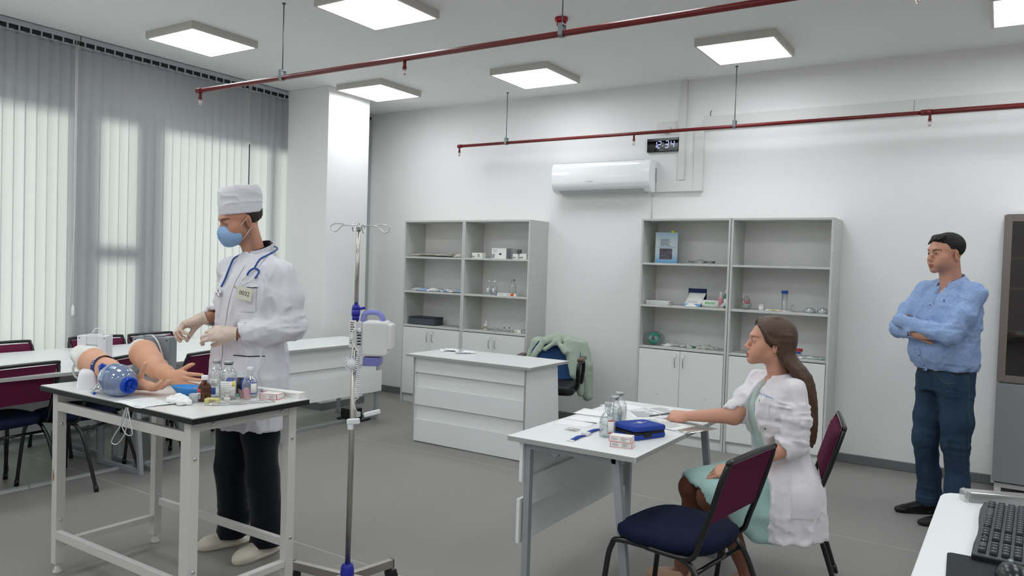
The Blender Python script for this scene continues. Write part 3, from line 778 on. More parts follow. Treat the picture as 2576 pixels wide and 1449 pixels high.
# ------------------------------------------------------------------ stackable chairs
m_blue = mat('navy_seat_fabric', '#141a33', 0.9, spec=.2, bump=(500, .3, (1, 1, 1)))
m_mar = mat('maroon_fabric', '#611f3e', 0.9, spec=.2, bump=(500, .3, (1, 1, 1)))
def make_chair(label, loc, rz, group=None):
    # faces +x; origin under the seat centre
    t = thing('stacking_chair', label, 'chair', loc, rz, group)
    r = .0115
    s = MB()
    # seat pad: rounded, slightly waterfall front
    n = 40; prof = [(.80, -.034), (.96, -.028), (1.0, -.006), (.99, .012), (.91, .024), (.6, .031), (0, .033)]
    vs = []; fs = []
    def outline(a):
        ca, sa = math.cos(a), math.sin(a); e = 3.2
        rr = (abs(ca) ** e + abs(sa) ** e) ** (-1 / e)
        return (.215 * rr * ca, .225 * rr * sa * (1 + .04 * ca))
    for k, (f, z) in enumerate(prof):
        for i in range(n):
            x, y = outline(2 * PI * i / n); zz = z - .014 * max(0, (x * f - .12) / .1) ** 2
            vs.append((x * f, y * f, .455 + zz))
    for k in range(len(prof) - 1):
        for i in range(n):
            j = (i + 1) % n; fs.append((k * n + i, k * n + j, (k + 1) * n + j, (k + 1) * n + i))
    fs.append(tuple(reversed(range(n))))
    s.add(vs, fs, True); obj('seat', s, m_blue, t)
    b = MB()
    # backrest frame: one bent tube, up, over the top and down
    X = lambda z: -.190 - .30 * (z - .45)
    half = .218
    pts = [(.02, half - .005, .425), (-.13, half - .003, .425), (-.180, half, .445), (-.200, half, .50), (X(.62), half, .62), (X(.74), half, .74), (X(.80), half - .012, .80), (X(.815), half - .045, .815)]
    pts = pts + [(p[0], -p[1], p[2]) for p in reversed(pts)]
    obj('back_frame', MB().tube(smooth_path(pts, 5), r, 12), m_blackm, t)
    p_ = MB()
    def back(u, v):
        y = (u - .5) * 2 * .200; z = .57 + v * .228; edge = 1 - max(abs(2 * u - 1), abs(2 * v - 1)) ** 6
        return (X(z) + .016 + .016 * edge, y, z)
    p_.grid(14, 10, back)
    p_.grid(14, 10, lambda u, v: (lambda q: (q[0] - .018 - .016 * (1 - max(abs(2 * u - 1), abs(2 * v - 1)) ** 6), q[1], q[2]))(back(1 - u, v)))
    # close the rim
    def rim(u, v):
        k = u * 4; i = int(min(k, 3.9999)); f = k - i
        uu, vv = [(f, 0), (1, f), (1 - f, 1), (0, 1 - f)][i]
        q = back(uu, vv); return (q[0] - v * .018, q[1], q[2])
    p_.grid(40, 1, rim)
    obj('backrest', p_, m_mar, t)
    for sgn in (1, -1):
        y = sgn * .20
        pts = [(.235, y * 1.10, .012), (.205, y * 1.05, .30), (.19, y * 1.0, .385), (.15, y, .418), (-.05, y, .42), (-.13, y, .412), (-.17, y, .385), (-.220, y * 1.04, .30), (-.315, y * 1.12, .012)]
        l = obj('leg', MB().tube(smooth_path(pts, 5), r, 12), m_blackm, t)
        obj('rubber_foot', MB().cyl((.2365, y * 1.102, 0), (.2335, y * 1.096, .04), .0145, 12), m_black, l)
        obj('rubber_foot', MB().cyl((-.318, y * 1.122, 0), (-.306, y * 1.11, .04), .0145, 12), m_black, l)
    obj('stretcher', MB().cyl((.14, -.20, .414), (.14, .20, .414), .009, 10), m_blackm, t)
    obj('stretcher', MB().cyl((-.175, -.206, .37), (-.175, .206, .37), .009, 10), m_blackm, t)
    return t
CH = make_chair('empty navy and maroon chair in the foreground, in front of the seated woman', (-1.062, 2.965, 0), rad(172))
dup(CH, (-.905, 3.825, 0), rad(193), 'navy and maroon chair the woman in white sits on')
dup(CH, (-5.16, 2.20, 0), rad(188), 'maroon-backed chair at the left edge of the picture, back turned to the camera')
dup(CH, (-5.10, 2.66, 0), rad(206), 'maroon chair hidden behind the training arms, its navy seat below the work table')
dup(CH, (-5.03, 3.33, 0), rad(194), 'maroon-backed chair just left of the person in the white coat')
dup(CH, (-5.86, 2.68, 0), rad(3), 'maroon-backed chair by the blinds at the far left, facing the room')
dup(CH, (-5.86, 3.35, 0), rad(-4), 'chair by the blinds behind the white pump box')
dup(CH, (-5.86, 3.86, 0), rad(4), 'chair by the blinds behind the grey pump box')

# ------------------------------------------------------------------ floor trunking and socket box
tf = thing('floor_trunking', 'grey rounded cable trunking strip on the floor along the window desks', 'trunking', (-5.12, .4, 0))
for a, b in ((0, 1.98), (1.985, 3.97), (3.975, 4.74)):
    obj('trunking_length', MB().prism([(-.026, 0), (.026, 0), (.021, .009), (.010, .014), (-.010, .014), (-.021, .009)], a, b, M=frame((0, 0, 0), (1, 0, 0), (0, 0, 1)) @ Matrix.Scale(-1, 4, (0, 0, 1))), mat('trunking_grey', '#a9aaab', .5), tf)
fb = thing('floor_socket_box', 'black floor socket box under the desk nearest the pillar', 'socket box', (-5.02, 5.20, 0))
obj('box_base', MB().box(-.20, .06, -.06, .12, 0, .02), m_black, fb, bevel=.004)
obj('box_body', MB().box(-.17, -.02, -.045, .09, .02, .11), m_black, fb, bevel=.006)
obj('white_socket', MB().box(-.02, .03, -.03, .02, .04, .09), m_white, fb, bevel=.005)

# ------------------------------------------------------------------ desk with keyboard, bottom right
KT = .90
kd = thing('computer_desk', 'white rounded-corner desk with keyboard in the bottom right corner', 'desk', (-.118, 2.475, 0))
_c = [(2.0, 0), (2.0, -1.4), (-.022, -1.4), (.0, -.062), (.006, -.035), (.020, -.014), (.045, -.002)]
obj('desk_top', MB().prism(_c[::-1], KT - .025, KT), m_white, kd, bevel=.004, segs=3)
obj('side_panel', MB().box(.12, .138, -1.3, -.1, 0, KT - .025), m_white, kd)
obj('side_panel', MB().box(1.8, 1.818, -1.3, -.1, 0, KT - .025), m_white, kd)
obj('back_panel', MB().box(.138, 1.8, -.14, -.124, .3, KT - .025), m_white, kd)
# ------------------------------------------------------------------ small things
TT = .875; DT = .75
m_clear = clear_mat('clear_glass', '#fcfefd', gloss=0.28, opac=0.03)
m_plast = clear_mat('clear_plastic', '#f4f7f8', gloss=0.28, opac=0.10, rough=.08)
m_film = clear_mat('plastic_film', '#f5f5f2', gloss=0.3, opac=0.28, rough=.15)
m_liquid = clear_mat('clear_liquid', '#f8fbfa', gloss=0.05, opac=0.07)
m_alu = mat('crimped_aluminium', '#b9bbbb', 0.35, metal=.85)
m_amber = mat('amber_glass', '#5a2a0c', 0.06, spec=.8, trans=0.35, ior=1.3, coat=.5)
m_paper = mat('white_paper', '#f1f1f0', 0.8)
m_label = mat('paper_label', '#eceae6', 0.6)
m_ink = mat('print_grey', '#9a9b9e', .7)
m_pink = mat('pink_print', '#d98a94', .6)
m_redp = mat('red_print', '#c23a44', .6)
m_bluep = mat('blue_print', '#3b55a8', .6)
m_yel = mat('yellow_print', '#e8d64a', .6)
m_rub = mat('rubber_stopper', '#2a2a2e', .6)
m_dblue = mat('blue_cloth', '#1d3f9c', .75, bump=(300, .3, (1, 1, 1)))
m_cotton = mat('cotton', '#f3f2ef', .95, bump=(60, .8, (1, 1, 1)))
m_whitep = mat('white_plastic', '#e9e8ea', .35, spec=.5)
m_gauze = mat('packet_white', '#eff0ee', .5)
m_packg = mat('packet_grey', '#b9bcbd', .35)

def lines(mb, x0, x1, z0, z1, n, y, seed=0, full=1.0, axis='z'):
    rr = random.Random(seed); st = (z1 - z0) / n
    for i in range(n):
        z = z1 - (i + .5) * st; L = (x1 - x0) * rr.uniform(.6, full)
        if axis == 'z': mb.box(x0, x0 + L, y - .0004, y, z - st * .18, z + st * .18)
        else: mb.box(x0, x0 + L, z - st * .18, z + st * .18, y, y + .0004)
    return mb
def arc_label(r, a0, a1, z0, z1, n=10, th=.0006):
    mb = MB(); vs = []
    for i in range(n + 1):
        a = a0 + (a1 - a0) * i / n
        for rr in (r, r + th):
            for z in (z0, z1): vs.append((rr * math.cos(a), rr * math.sin(a), z))
    fs = []
    for i in range(n):
        k = 4 * i; fs += [(k + 2, k + 6, k + 7, k + 3), (k, k + 1, k + 5, k + 4), (k + 1, k + 3, k + 7, k + 5), (k, k + 4, k + 6, k + 2)]
    fs += [(0, 2, 3, 1), (4 * n, 4 * n + 1, 4 * n + 3, 4 * n + 2)]
    return mb.add(vs, fs, True)
def infusion_bottle(label, x, y, z, r=.034, h=.168, level=.6, lab=None, group=None, rz=0, black=False):
    t = thing('infusion_bottle', label, 'bottle', (x, y, z), rz, group)
    s = h / .168
    prof = [(r * .93, 0), (r, .004), (r, .100 * s), (r * .93, .116 * s), (r * .55, .134 * s), (r * .42, .142 * s), (r * .42, .156 * s)]
    obj('glass_body', MB().lathe(prof, 28), m_clear, t)
    zl = .1 * s * level + .004
    obj('liquid', MB().lathe([(r * .90, .003), (r * .95, .006), (r * .95, zl), (0, zl)], 24), m_liquid, t)
    obj('stopper', MB().lathe([(r * .45, .150 * s), (r * .5, .152 * s), (r * .5, .157 * s), (0, .157 * s)], 18), m_rub if black else m_alu, t)
    obj('crimp_cap', MB().lathe([(r * .55, .156 * s), (r * .58, .158 * s), (r * .58, .165 * s), (r * .5, .168 * s), (r * .2, .1685 * s), (0, .167 * s)], 18), m_alu, t)
    if lab:
        a0, a1, z0, z1, m = lab
        l = obj('paper_label', arc_label(r + .0003, a0, a1, z0 * s, z1 * s), m, t)
        tx = MB()
        for i in range(7):
            zz = z1 * s - (i + 1.2) * (z1 - z0) * s / 9
            q = arc_label(r + .0010, a0 + .15, a0 + .15 + (a1 - a0 - .3) * (.6 + .4 * ((i * 37) % 10) / 10), zz - .0008, zz + .0008, 6, .0002); tx.add(q.v, q.f)
        obj('print', tx, m_ink, l)
    return t
VA = -.66   # azimuth towards the viewer from the work table
b1 = infusion_bottle('glass infusion bottle with blue label patch, second bottle from the amber one', -2.905, 2.125, TT, r=.033, h=.168, lab=(VA - .9, VA + .1, .055, .085, m_label))
obj('blue_sticker', arc_label(.0338, VA - .75, VA - .05, .018, .048), m_bluep, b1)
b2 = infusion_bottle('glass infusion bottle with white paper label and black stopper ring on the work table', -2.83, 2.13, TT, r=.0365, h=.170, lab=(VA - 1.0, VA + .95, .012, .082, m_label), black=True)
obj('yellow_mark', arc_label(.0378, VA + .45, VA + .8, .060, .080), m_yel, b2)
obj('volume_print', arc_label(.0378, VA + .1, VA + .75, .0135, .0185), m_ink, b2)
# plastic bottle with pink print
def plastic_bottle(label, x, y, z, r=.034, h=.132, printmat=m_bluep, group=None, va=VA):
    t = thing('plastic_bottle', label, 'bottle', (x, y, z), 0, group); s = h / .132
    prof = [(r * .9, 0), (r, .006 * s), (r, .060 * s), (r * .95, .070 * s), (r * .7, .086 * s), (r * .36, .096 * s), (r * .30, .104 * s), (r * .46, .108 * s), (r * .46, .112 * s), (r * .30, .116 * s), (r * .36, .120 * s), (r * .40, .130 * s), (0, .132 * s)]
    obj('bottle_body', MB().lathe(prof, 26), m_plast, t)
    obj('liquid', MB().lathe([(r * .85, .003), (r * .93, .007), (r * .93, .045 * s), (0, .045 * s)], 22), m_liquid, t)
    l = obj('paper_label', arc_label(r + .0004, va + .1, va + .9, .018 * s, .07 * s), m_label, t)
    obj('band', arc_label(r + .0012, va + .1, va + .9, .066 * s, .070 * s), printmat, l)
    obj('band', arc_label(r + .0012, va + .1, va + .9, .018 * s, .022 * s), printmat, l)
    obj('cap', MB().lathe([(r * .40, .118 * s), (r * .44, .121 * s), (r * .44, .132 * s), (r * .35, .135 * s), (0, .135 * s)], 16), m_whitep if printmat is m_bluep else m_packg, t)
    return t
plastic_bottle('clear plastic infusion bottle with blue-banded label, right of the glass bottles on the work table', -2.805, 2.225, TT)
pp = thing('sachet', 'pink plastic sachet standing against the clear plastic bottle on the work table', 'packet', (-2.79, 2.185, TT))
obj('film', MB().grid(8, 6, lambda u, v: (u * .07 - .02, -.01 + .008 * math.sin(7 * u) - v * .012, v * .045 * (1 - .2 * math.sin(5 * u)) + .002), thick=0.0008), clear_mat('pink_film', '#f0bcc8', gloss=.3, opac=.5, rough=.15), pp)
# brown bottle
bb = thing('brown_bottle', 'small amber glass medicine bottle with white screw cap beside the blue dish', 'bottle', (-2.862, 2.035, TT))
obj('glass_body', MB().lathe([(.025, 0), (.0275, .003), (.0275, .058), (.024, .070), (.012, .083), (.0105, .088), (.0105, .10)], 26), m_amber, bb)
obj('screw_cap', MB().lathe([(.0135, .092), (.0140, .094), (.0140, .108), (.0125, .111), (0, .1115)], 20), m_whitep, bb)
l = obj('paper_label', arc_label(.0279, VA - 1.5, VA - .55, .012, .055), m_label, bb)
obj('red_band', arc_label(.0287, VA - 1.5, VA - .55, .040, .055), m_redp, l)
obj('red_band', arc_label(.0287, VA - 1.5, VA - .55, .030, .033), m_redp, l)
# vial
def vial(label, x, y, z, r=.0115, h=.044, group=None, cap=None, lb=True):
    t = thing('vial', label, 'vial', (x, y, z), 0, group); s = h / .044
    obj('glass_body', MB().lathe([(r, 0), (r, .026 * s), (r * .6, .033 * s), (r * .5, .038 * s)], 16), m_clear, t)
    obj('crimp_cap', MB().lathe([(r * .75, .037 * s), (r * .8, .038 * s), (r * .8, .044 * s), (0, .0445 * s)], 14), cap or m_alu, t)
    if lb: obj('paper_label', arc_label(r + .0003, -2.2, .4, .005 * s, .021 * s), m_label, t)
    return t
vial('small glass vial with metal cap in front of the labelled infusion bottle', -2.775, 2.085, TT, r=.0125, h=.046)
def carton(label, c, d, rz, edge=m_pink, name='medicine_box', txt=True, front=True, cat='box', group=None):
    t = thing(name, label, cat, c, rz, group)
    W, D, Hh = d
    obj('carton', MB().box(-W / 2, W / 2, -D / 2, D / 2, 0, Hh), m_label, t, bevel=.0006)
    if edge is not None:
        e = MB(); q = .0035
        e.box(-W / 2, -W / 2 + q, -D / 2 - .0005, -D / 2, 0, Hh).box(W / 2 - q, W / 2, -D / 2 - .0005, -D / 2, 0, Hh).box(-W / 2 + q, W / 2 - q, -D / 2 - .0005, -D / 2, Hh - .002, Hh).box(-W / 2 + q, W / 2 - q, -D / 2 - .0005, -D / 2, 0, .002)
        e.box(W / 2, W / 2 + .0005, -D / 2, D / 2, Hh - .002, Hh).box(W / 2, W / 2 + .0005, -D / 2, D / 2, 0, .002)
        obj('coloured_edge', e, edge, t)
    if txt:
        k = MB(); lines(k, -W * .40, -W * .05, Hh * .25, Hh * .75, 4, -D / 2 - .0002, 1); lines(k, W * .02, W * .40, Hh * .2, Hh * .8, 5, -D / 2 - .0002, 2)
        obj('print', k, m_ink, t)
    return t
carton('red-edged medicine box with barcode at the right of the work table', (-2.71, 2.27, TT), (.085, .062, .024), rad(20), m_redp)
carton('small white box with a red edge behind the sachet on the work table', (-2.79, 2.325, TT), (.055, .05, .02), rad(10), m_redp)
carton('long white carton at the back right corner of the work table', (-2.705, 2.340, TT), (.19, .045, .026), rad(10), None)
carton('second long white carton, left of the first at the table back edge', (-2.875, 2.352, TT), (.15, .035, .018), rad(6), None)
yb = carton('small yellow and grey striped ampoule box in front of the brown bottle', (-2.788, 2.022, TT), (.058, .030, .022), rad(28), None, txt=False)
yb.children[0].data.materials[0] = mat('ampoule_box_yellow', '#d9cf8d', .6)
k = MB()
for i in range(7): k.add([(.002 + i * .0042 - .008, -.0154, .003), (.0042 + i * .0042 - .008, -.0154, .003), (.0042 + i * .0042 - .012, -.0154, .019), (.002 + i * .0042 - .012, -.0154, .019)], [(0, 1, 2, 3)])
obj('stripes', k, mat('ampoule_box_grey', '#77776c', .6), yb)
# blue dish
bd = thing('kidney_dish', 'blue plastic dish under the fingers of the second training arm', 'dish', (-3.02, 2.075, TT), rad(15))
m_bdish = mat('blue_dish', '#2a8ad6', .35)
obj('dish_bowl', MB().lathe([(.030, 0), (.050, .006), (.072, .035), (.075, .040), (.072, .040), (.050, .010), (.0, .004)], 32, M=Matrix.Scale(1.25, 4, (1, 0, 0)) @ Matrix.Scale(.72, 4, (0, 1, 0))), m_bdish, bd)
obj('wipe', MB().grid(10, 6, lambda u, v: (-.06 + u * .13, -.03 + v * .05, .026 + .008 * math.sin(9 * u + 3 * v)), thick=.001), m_film, bd)
# measuring cup
mc = thing('medicine_cup', 'small clear measuring cup between cotton and brown bottle', 'cup', (-2.862, 1.985, TT))
obj('cup_wall', MB().lathe([(.016, 0), (.020, .036), (.0205, .037), (.019, .036), (.0150, .002), (0, .002)], 24), clear_mat('frosted_cup', '#e9eef0', gloss=.2, opac=.45, rough=.2), mc)
# cotton heap, gloves: implicit lumps
f = SDF((-.10, -.08, -.005), (.10, .09, .06), .003)
rr = random.Random(3)
for i in range(26):
    a = rr.uniform(0, 2 * PI); d = rr.uniform(0, .05); x, y = d * math.cos(a) * 1.3, d * math.sin(a) * .8
    a2 = rr.uniform(0, PI); L = rr.uniform(.012, .035); z = .010 + rr.uniform(0, .022) * (1 - d / .06)
    f.cap((x, y, z), (x + L * math.cos(a2), y + L * math.sin(a2), z + rr.uniform(-.004, .006)), rr.uniform(.008, .013), rr.uniform(.006, .011), k=.008)
f.slab((0, 0, .0005), (0, 0, -1)); f.wrinkle(.002, (90, 90, 90))
V, Q = f.mesh()
ct = sdf_obj('cotton_heap', [(V, Q)], m_cotton); ct.location = (-2.885, 1.935, TT); tag(ct, 'loose heap of white cotton and gauze at the near edge of the work table', 'cotton')
# dot-printed paper wipes hanging over the edge
pw = thing('paper_sheet', 'pale dotted paper sheet lying over the near edge of the work table', 'paper', (-2.99, 1.80, TT))
obj('sheet', MB().grid(12, 8, lambda u, v: (-.12 + u * .20 + v * .04, -.02 + v * .15, .003 + .003 * math.sin(6 * u + 2 * v) - (.004 if v < .1 else 0)), thick=.0012), m_paper, pw)
dm = MB()
for i in range(9):
    for j in range(5):
        dm.cyl((-.10 + i * .02 + j * .006, .01 + j * .022, .0064), (-.10 + i * .02 + j * .006, .01 + j * .022, .0070), .003, 6)
o = obj('printed_dots', dm, mat('pale_blue_print', '#bcd0d6', .7), pw); o['kind'] = 'stuff'
def packet(label, c, L, W, rz, m=m_gauze, inner=m_whitep, cat='packet', name='syringe_packet', group=None, hgt=.008):
    t = thing(name, label, cat, c, rz, group)
    obj('wrapper', MB().grid(16, 6, lambda u, v: ((u - .5) * L, (v - .5) * W * (1 + .08 * math.sin(9 * u)), hgt * .5 + hgt * (math.sin(PI * u) ** .5) * math.sin(PI * v) + .0015 * math.sin(23 * u + 5 * v)), thick=hgt * .35), m, t)
    if inner: obj('content', MB().tube([(-L * .36, 0, hgt * .9), (L * .25, 0, hgt * .9)], hgt * .55, 10).tube([(L * .25, 0, hgt * .9), (L * .4, 0, hgt * .9)], hgt * .2, 8), inner, t)
    return t
packet('long white wrapped syringe packet along the near right edge of the work table', (-2.70, 2.115, TT), .25, .045, rad(63), m_film)
packet('transparent syringe packet partly under the long one', (-2.735, 2.045, TT), .16, .04, rad(52), m_film, inner=None)
# dark blue rolled cuff behind the bottles
bc = thing('rolled_cuff', 'dark blue rolled cuff with black strap behind the bottles on the work table', 'cuff', (-2.90, 2.245, TT), rad(35))
obj('roll', MB().cyl((-.055, 0, .037), (.055, 0, .037), .037, 24), m_dblue, bc)
obj('strap', MB().cyl((-.010, 0, .037), (.014, 0, .037), .0385, 24), m_black, bc)
pl = single('paper_card', MB().box(-.07, .07, -.05, .05, 0, .0015), m_paper, 'white card lying behind the hand of the second training arm', 'card', loc=(-3.02, 2.25, TT), rz=.3)
gp = packet('small green and white packet behind the labelled infusion bottle', (-2.86, 2.20, TT), .07, .04, rad(30), mat('packet_green', '#4f9a86', .5), inner=None)

# ------------------------------------------------------------------ resuscitator bag
m_bag = clear_mat('blue_tinted_silicone', '#7fa9dc', gloss=.26, opac=.5, rough=.06)
m_bag2 = clear_mat('clear_silicone_band', '#9fb4dc', gloss=.26, opac=.5, rough=.06)
m_bluc = mat('clear_blue_valve', '#2457d8', .12, spec=.7, trans=.35, ior=1.2, coat=.3)
bv = thing('resuscitator_bag', 'clear blue self-inflating resuscitator bag with face mask on the work table', 'resuscitator', (-3.235, 1.868, TT))
ax = Vector((.955, .02, -.16)).normalized()
Mx = Matrix.Translation((0, 0, .068)) @ ax.to_track_quat('Z', 'Y').to_matrix().to_4x4()
obj('bag', MB().lathe([(.022, -.088), (.036, -.082), (.056, -.066), (.066, -.040), (.070, -.010), (.070, .004)], 36, M=Mx), m_bag, bv)
obj('bag_end', MB().lathe([(.070, .004), (.0715, .006), (.070, .009), (.067, .030), (.058, .055), (.046, .070), (.034, .077)], 36, M=Mx), m_bag2, bv)
vc = obj('end_valve', MB().lathe([(.034, .066), (.037, .070), (.037, .090), (.034, .094), (.030, .094), (.029, .088), (0, .088)], 30, M=Mx), m_bluc, bv)
for a in range(3):
    A = Mx @ Matrix.Rotation(a * 2 * PI / 3, 4, 'Z') @ Matrix.Translation((.014, 0, 0))
    obj('valve_port', MB().lathe([(.010, .088), (.010, .097), (.008, .099), (.007, .092), (0, .092)], 14, M=A), m_bluc, vc)
nk = Mx @ Vector((0, 0, -.09))
obj('neck_valve', MB().cyl(tuple(nk), tuple(nk - ax * .03), .020, 20).cyl((nk.x - .025, nk.y + .006, nk.z - .035), (nk.x - .030, nk.y + .006, nk.z + .04), .020, 20, r2=.026).cyl((nk.x - .027, nk.y + .006, nk.z + .0), (nk.x - .025, nk.y + .004, nk.z - .055), .014, 18)
    .tube([(nk.x - .02, nk.y - .018, nk.z + .035), (nk.x + .0, nk.y - .02, nk.z + .045), (nk.x + .018, nk.y - .012, nk.z + .036)], .009, 10), m_bluc, bv)
mk = (nk.x - .03, nk.y + .004)
obj('mask_dome', MB().lathe([(.014, .052), (.018, .046), (.030, .034), (.040, .018), (.043, .010)], 30, M=Matrix.Translation((mk[0], mk[1], 0)) @ Matrix.Scale(1.2, 4, (1, 0, 0))), m_plast, bv)
obj('mask_cushion', MB().tube([(mk[0] + 1.2 * .043 * math.cos(a), mk[1] + .043 * math.sin(a), .009) for a in [k * PI / 14 for k in range(28)]], .0085, 10, closed=True), m_plast, bv)
obj('mask_valve', MB().cyl((mk[0] + .02, mk[1] - .05, .006), (mk[0] + .028, mk[1] - .058, .006), .005, 10), m_bluc, bv)
# white stand
st = thing('arm_stand', 'white plastic block stand under the first training arm, by the left table edge', 'stand', (-3.535, 1.895, TT), rad(-25))
f = MB()
def blk(u, v):
    return (0, 0, 0)
sv = []; zs = [(0, .062, .045), (.004, .060, .043), (.055, .052, .036), (.075, .046, .030), (.083, .034, .020)]
P = []
for z, a, b in zs:
    n = 32; ring = []
    for i in range(n):
        th = 2 * PI * i / n; c, s_ = math.cos(th), math.sin(th); e = 5
        r_ = (abs(c) ** e + abs(s_) ** e) ** (-1 / e)
        x = a * r_ * c; y = b * r_ * s_
        if abs(x) < .011 and z < .08: y *= .86
        ring.append((x, y, z))
    P += ring
fs = [(k * 32 + i, k * 32 + (i + 1) % 32, (k + 1) * 32 + (i + 1) % 32, (k + 1) * 32 + i) for k in range(len(zs) - 1) for i in range(32)]
fs += [tuple(reversed(range(32))), tuple(range((len(zs) - 1) * 32, len(zs) * 32))]
f.add(P, fs, True); obj('block', f, m_whitep, st, bevel=.002)
# pump boxes of the training arms
def pump_box(label, c, rz, m, m2, lab=False):
    t = thing('pump_box', label, 'pump box', c, rz)
    obj('housing', MB().box(-.095, .095, -.035, .045, 0, .200).box(-.095, -.035, -.045, -.035, .02, .200).box(.035, .095, -.045, -.035, .02, .200).box(-.035, .035, -.043, -.035, .14, .200), m, t, bevel=.004)
    obj('recess', MB().box(-.034, .034, -.0352, -.034, .02, .14), m2, t)
    obj('top_ridge', MB().box(-.05, .05, -.03, .03, .200, .207), m, t, bevel=.003)
    for sx in (-1, 1): obj('screw_hole', MB().cyl((sx * .080, -.0458, .184), (sx * .080, -.0448, .184), .004, 10), m_black, t)
    obj('side_pump', MB().box(.045, .100, -.060, -.045, 0, .085), m, t, bevel=.004)
    if lab:
        l = obj('paper_label', MB().box(.058, .094, -.0612, -.0602, .008, .078), m_label, t)
        obj('print', lines(MB(), .062, .090, .014, .072, 9, -.0614, 5), m_ink, l)
    return t
pb1 = pump_box('white pump box of the training arm, on the desk behind the first arm', (-5.05, 2.755, DT), rad(35), m_whitep, mat('recess_white', '#d6d3d8', .5))
pb2 = pump_box('grey pump box with white label at the back left corner of the work table', (-3.675, 2.315, TT), rad(33), mat('pump_grey', '#8d9298', .4), mat('recess_grey', '#6d747c', .5), lab=True)
m_tube = clear_mat('milky_tube', '#eef0ee', gloss=.2, opac=.65, rough=.2)
single('rubber_tube', MB().tube(smooth_path([(-3.72, 2.30, TT + .185), (-3.66, 2.29, TT + .205), (-3.60, 2.285, TT + .175), (-3.565, 2.29, TT + .10), (-3.56, 2.30, TT + .04), (-3.60, 2.28, TT + .012)], 6), .0045, 8), m_tube, 'pale tube arching over the grey pump box', 'tube')
single('rubber_tube', MB().tube(smooth_path([(-5.09, 2.755, DT + .20), (-5.07, 2.765, DT + .24), (-5.03, 2.785, DT + .24), (-5.01, 2.795, DT + .20)], 6), .005, 8), m_tube, 'short tube looped on top of the white pump box', 'tube')
single('rubber_tube', MB().tube(smooth_path([(-3.76, 1.98, 1.00), (-3.785, 1.96, .93), (-3.765, 1.97, .885), (-3.72, 2.02, TT + .008), (-3.66, 2.08, TT + .006)], 6), .006, 8).tube(smooth_path([(-3.745, 1.99, .985), (-3.765, 1.98, .93), (-3.745, 1.99, .89), (-3.70, 2.04, TT + .008)], 6), .006, 8), m_tube, 'pair of pale tubes from the shoulder of the first training arm to the table', 'tube')
# coil of IV line hanging below the near edge
single('infusion_line', MB().tube(smooth_path([(-3.01, 1.775, .865), (-3.03, 1.77, .80), (-3.09, 1.77, .735), (-3.105, 1.77, .705), (-3.07, 1.775, .705), (-3.015, 1.775, .76), (-3.0, 1.77, .83), (-2.99, 1.77, .865)], 8), .0026, 6)
    .tube(smooth_path([(-3.005, 1.772, .865), (-3.04, 1.772, .80), (-3.01, 1.775, .755), (-2.965, 1.775, .76), (-2.975, 1.772, .81), (-3.0, 1.775, .865)], 8), .0026, 6), m_tube, 'coiled clear infusion line hanging below the near edge of the work table', 'tubing')

# ------------------------------------------------------------------ infusion stand with pump
iv = thing('infusion_stand', 'stainless steel infusion stand on castors in the middle of the floor', 'drip stand', (-2.395, 2.445, 0))
tilt = Vector((-.012, .022, 1.0)).normalized()
pole = lambda z: tuple(tilt * (z / tilt.z))
obj('pole', MB().cyl(pole(.12), pole(1.27), .0125, 20), m_steel, iv)
obj('upper_pole', MB().cyl(pole(1.27), pole(1.655), .0095, 18), m_steel, iv)
m_navy = mat('blue_plastic_part', '#22289a', .3)
cl = obj('height_clamp', MB().cyl(pole(1.255), pole(1.28), .019, 20).cyl(pole(1.28), pole(1.302), .019, 20, r2=.015).cyl(pole(1.235), pole(1.256), .016, 20), m_navy, iv)
p = Vector(pole(1.285)); rtv = Vector((.84, .54, 0))
obj('clamp_lever', MB().cyl(tuple(p - rtv * .01 + Vector((0, 0, -.004))), tuple(p + rtv * .042 + Vector((0, 0, .006))), .008, 12, r2=.006), m_navy, cl)
top = Vector(pole(1.655))
def hook(d, ln):
    d = Vector(d).normalized(); n = Vector((0, 0, 1))
    P = [top + n * .0, top + d * .03, top + d * (ln - .045)]
    P += [top + d * (ln - .03) + n * -.012, top + d * (ln - .012) - n * .028, top + d * (ln + .006) - n * .022, top + d * (ln + .010) - n * .004, top + d * (ln - .006) + n * .006, top + d * (ln - .045) + n * .007]
    return MB().tube(smooth_path(P, 5), .0026, 8)
for d, ln in (((-.86, -.50, 0), .115), ((.83, .56, 0), .125)): obj('hook', hook(d, ln), m_chrome, iv)
for d in ((-.5, .85, 0), (.5, -.85, 0)):
    obj('hook', hook(d, .1), m_chrome, iv)
obj('top_cap', MB().cyl(tuple(top - Vector((0, 0, .02))), tuple(top + Vector((0, 0, .008))), .013, 16), m_chrome, iv)
obj('base_collar', MB().lathe([(.034, .05), (.033, .09), (.028, .135), (.024, .148), (.014, .150), (0, .150)], 26), m_navy, iv)
for k, (ang, L) in enumerate(((188, .30), (80, .25), (8, .3), (260, .3), (315, .28))):
    a = rad(ang); d = Vector((math.cos(a), math.sin(a), 0))
    if k >= 4: continue
    M = Matrix.Rotation(a, 4, 'Z')
    arm = obj('base_arm', MB().box(.02, L, -.014, .014, .068, .105, M=M), m_steel, iv, bevel=.001)
    obj('end_cap', MB().box(L, L + .004, -.0145, .0145, .067, .106, M=M), m_black, arm)
    cw = obj('castor', MB().cyl(tuple(M @ Vector((L - .02, 0, .05))), tuple(M @ Vector((L - .02, 0, .068))), .016, 14).cyl(tuple(M @ Vector((L - .0, -.018, .026))), tuple(M @ Vector((L - .0, -.006, .026))), .026, 20).cyl(tuple(M @ Vector((L, .006, .026))), tuple(M @ Vector((L, .018, .026))), .026, 20).box(L - .03, L + .02, -.016, .016, .035, .056, M=M), m_black, arm, bevel=.002)
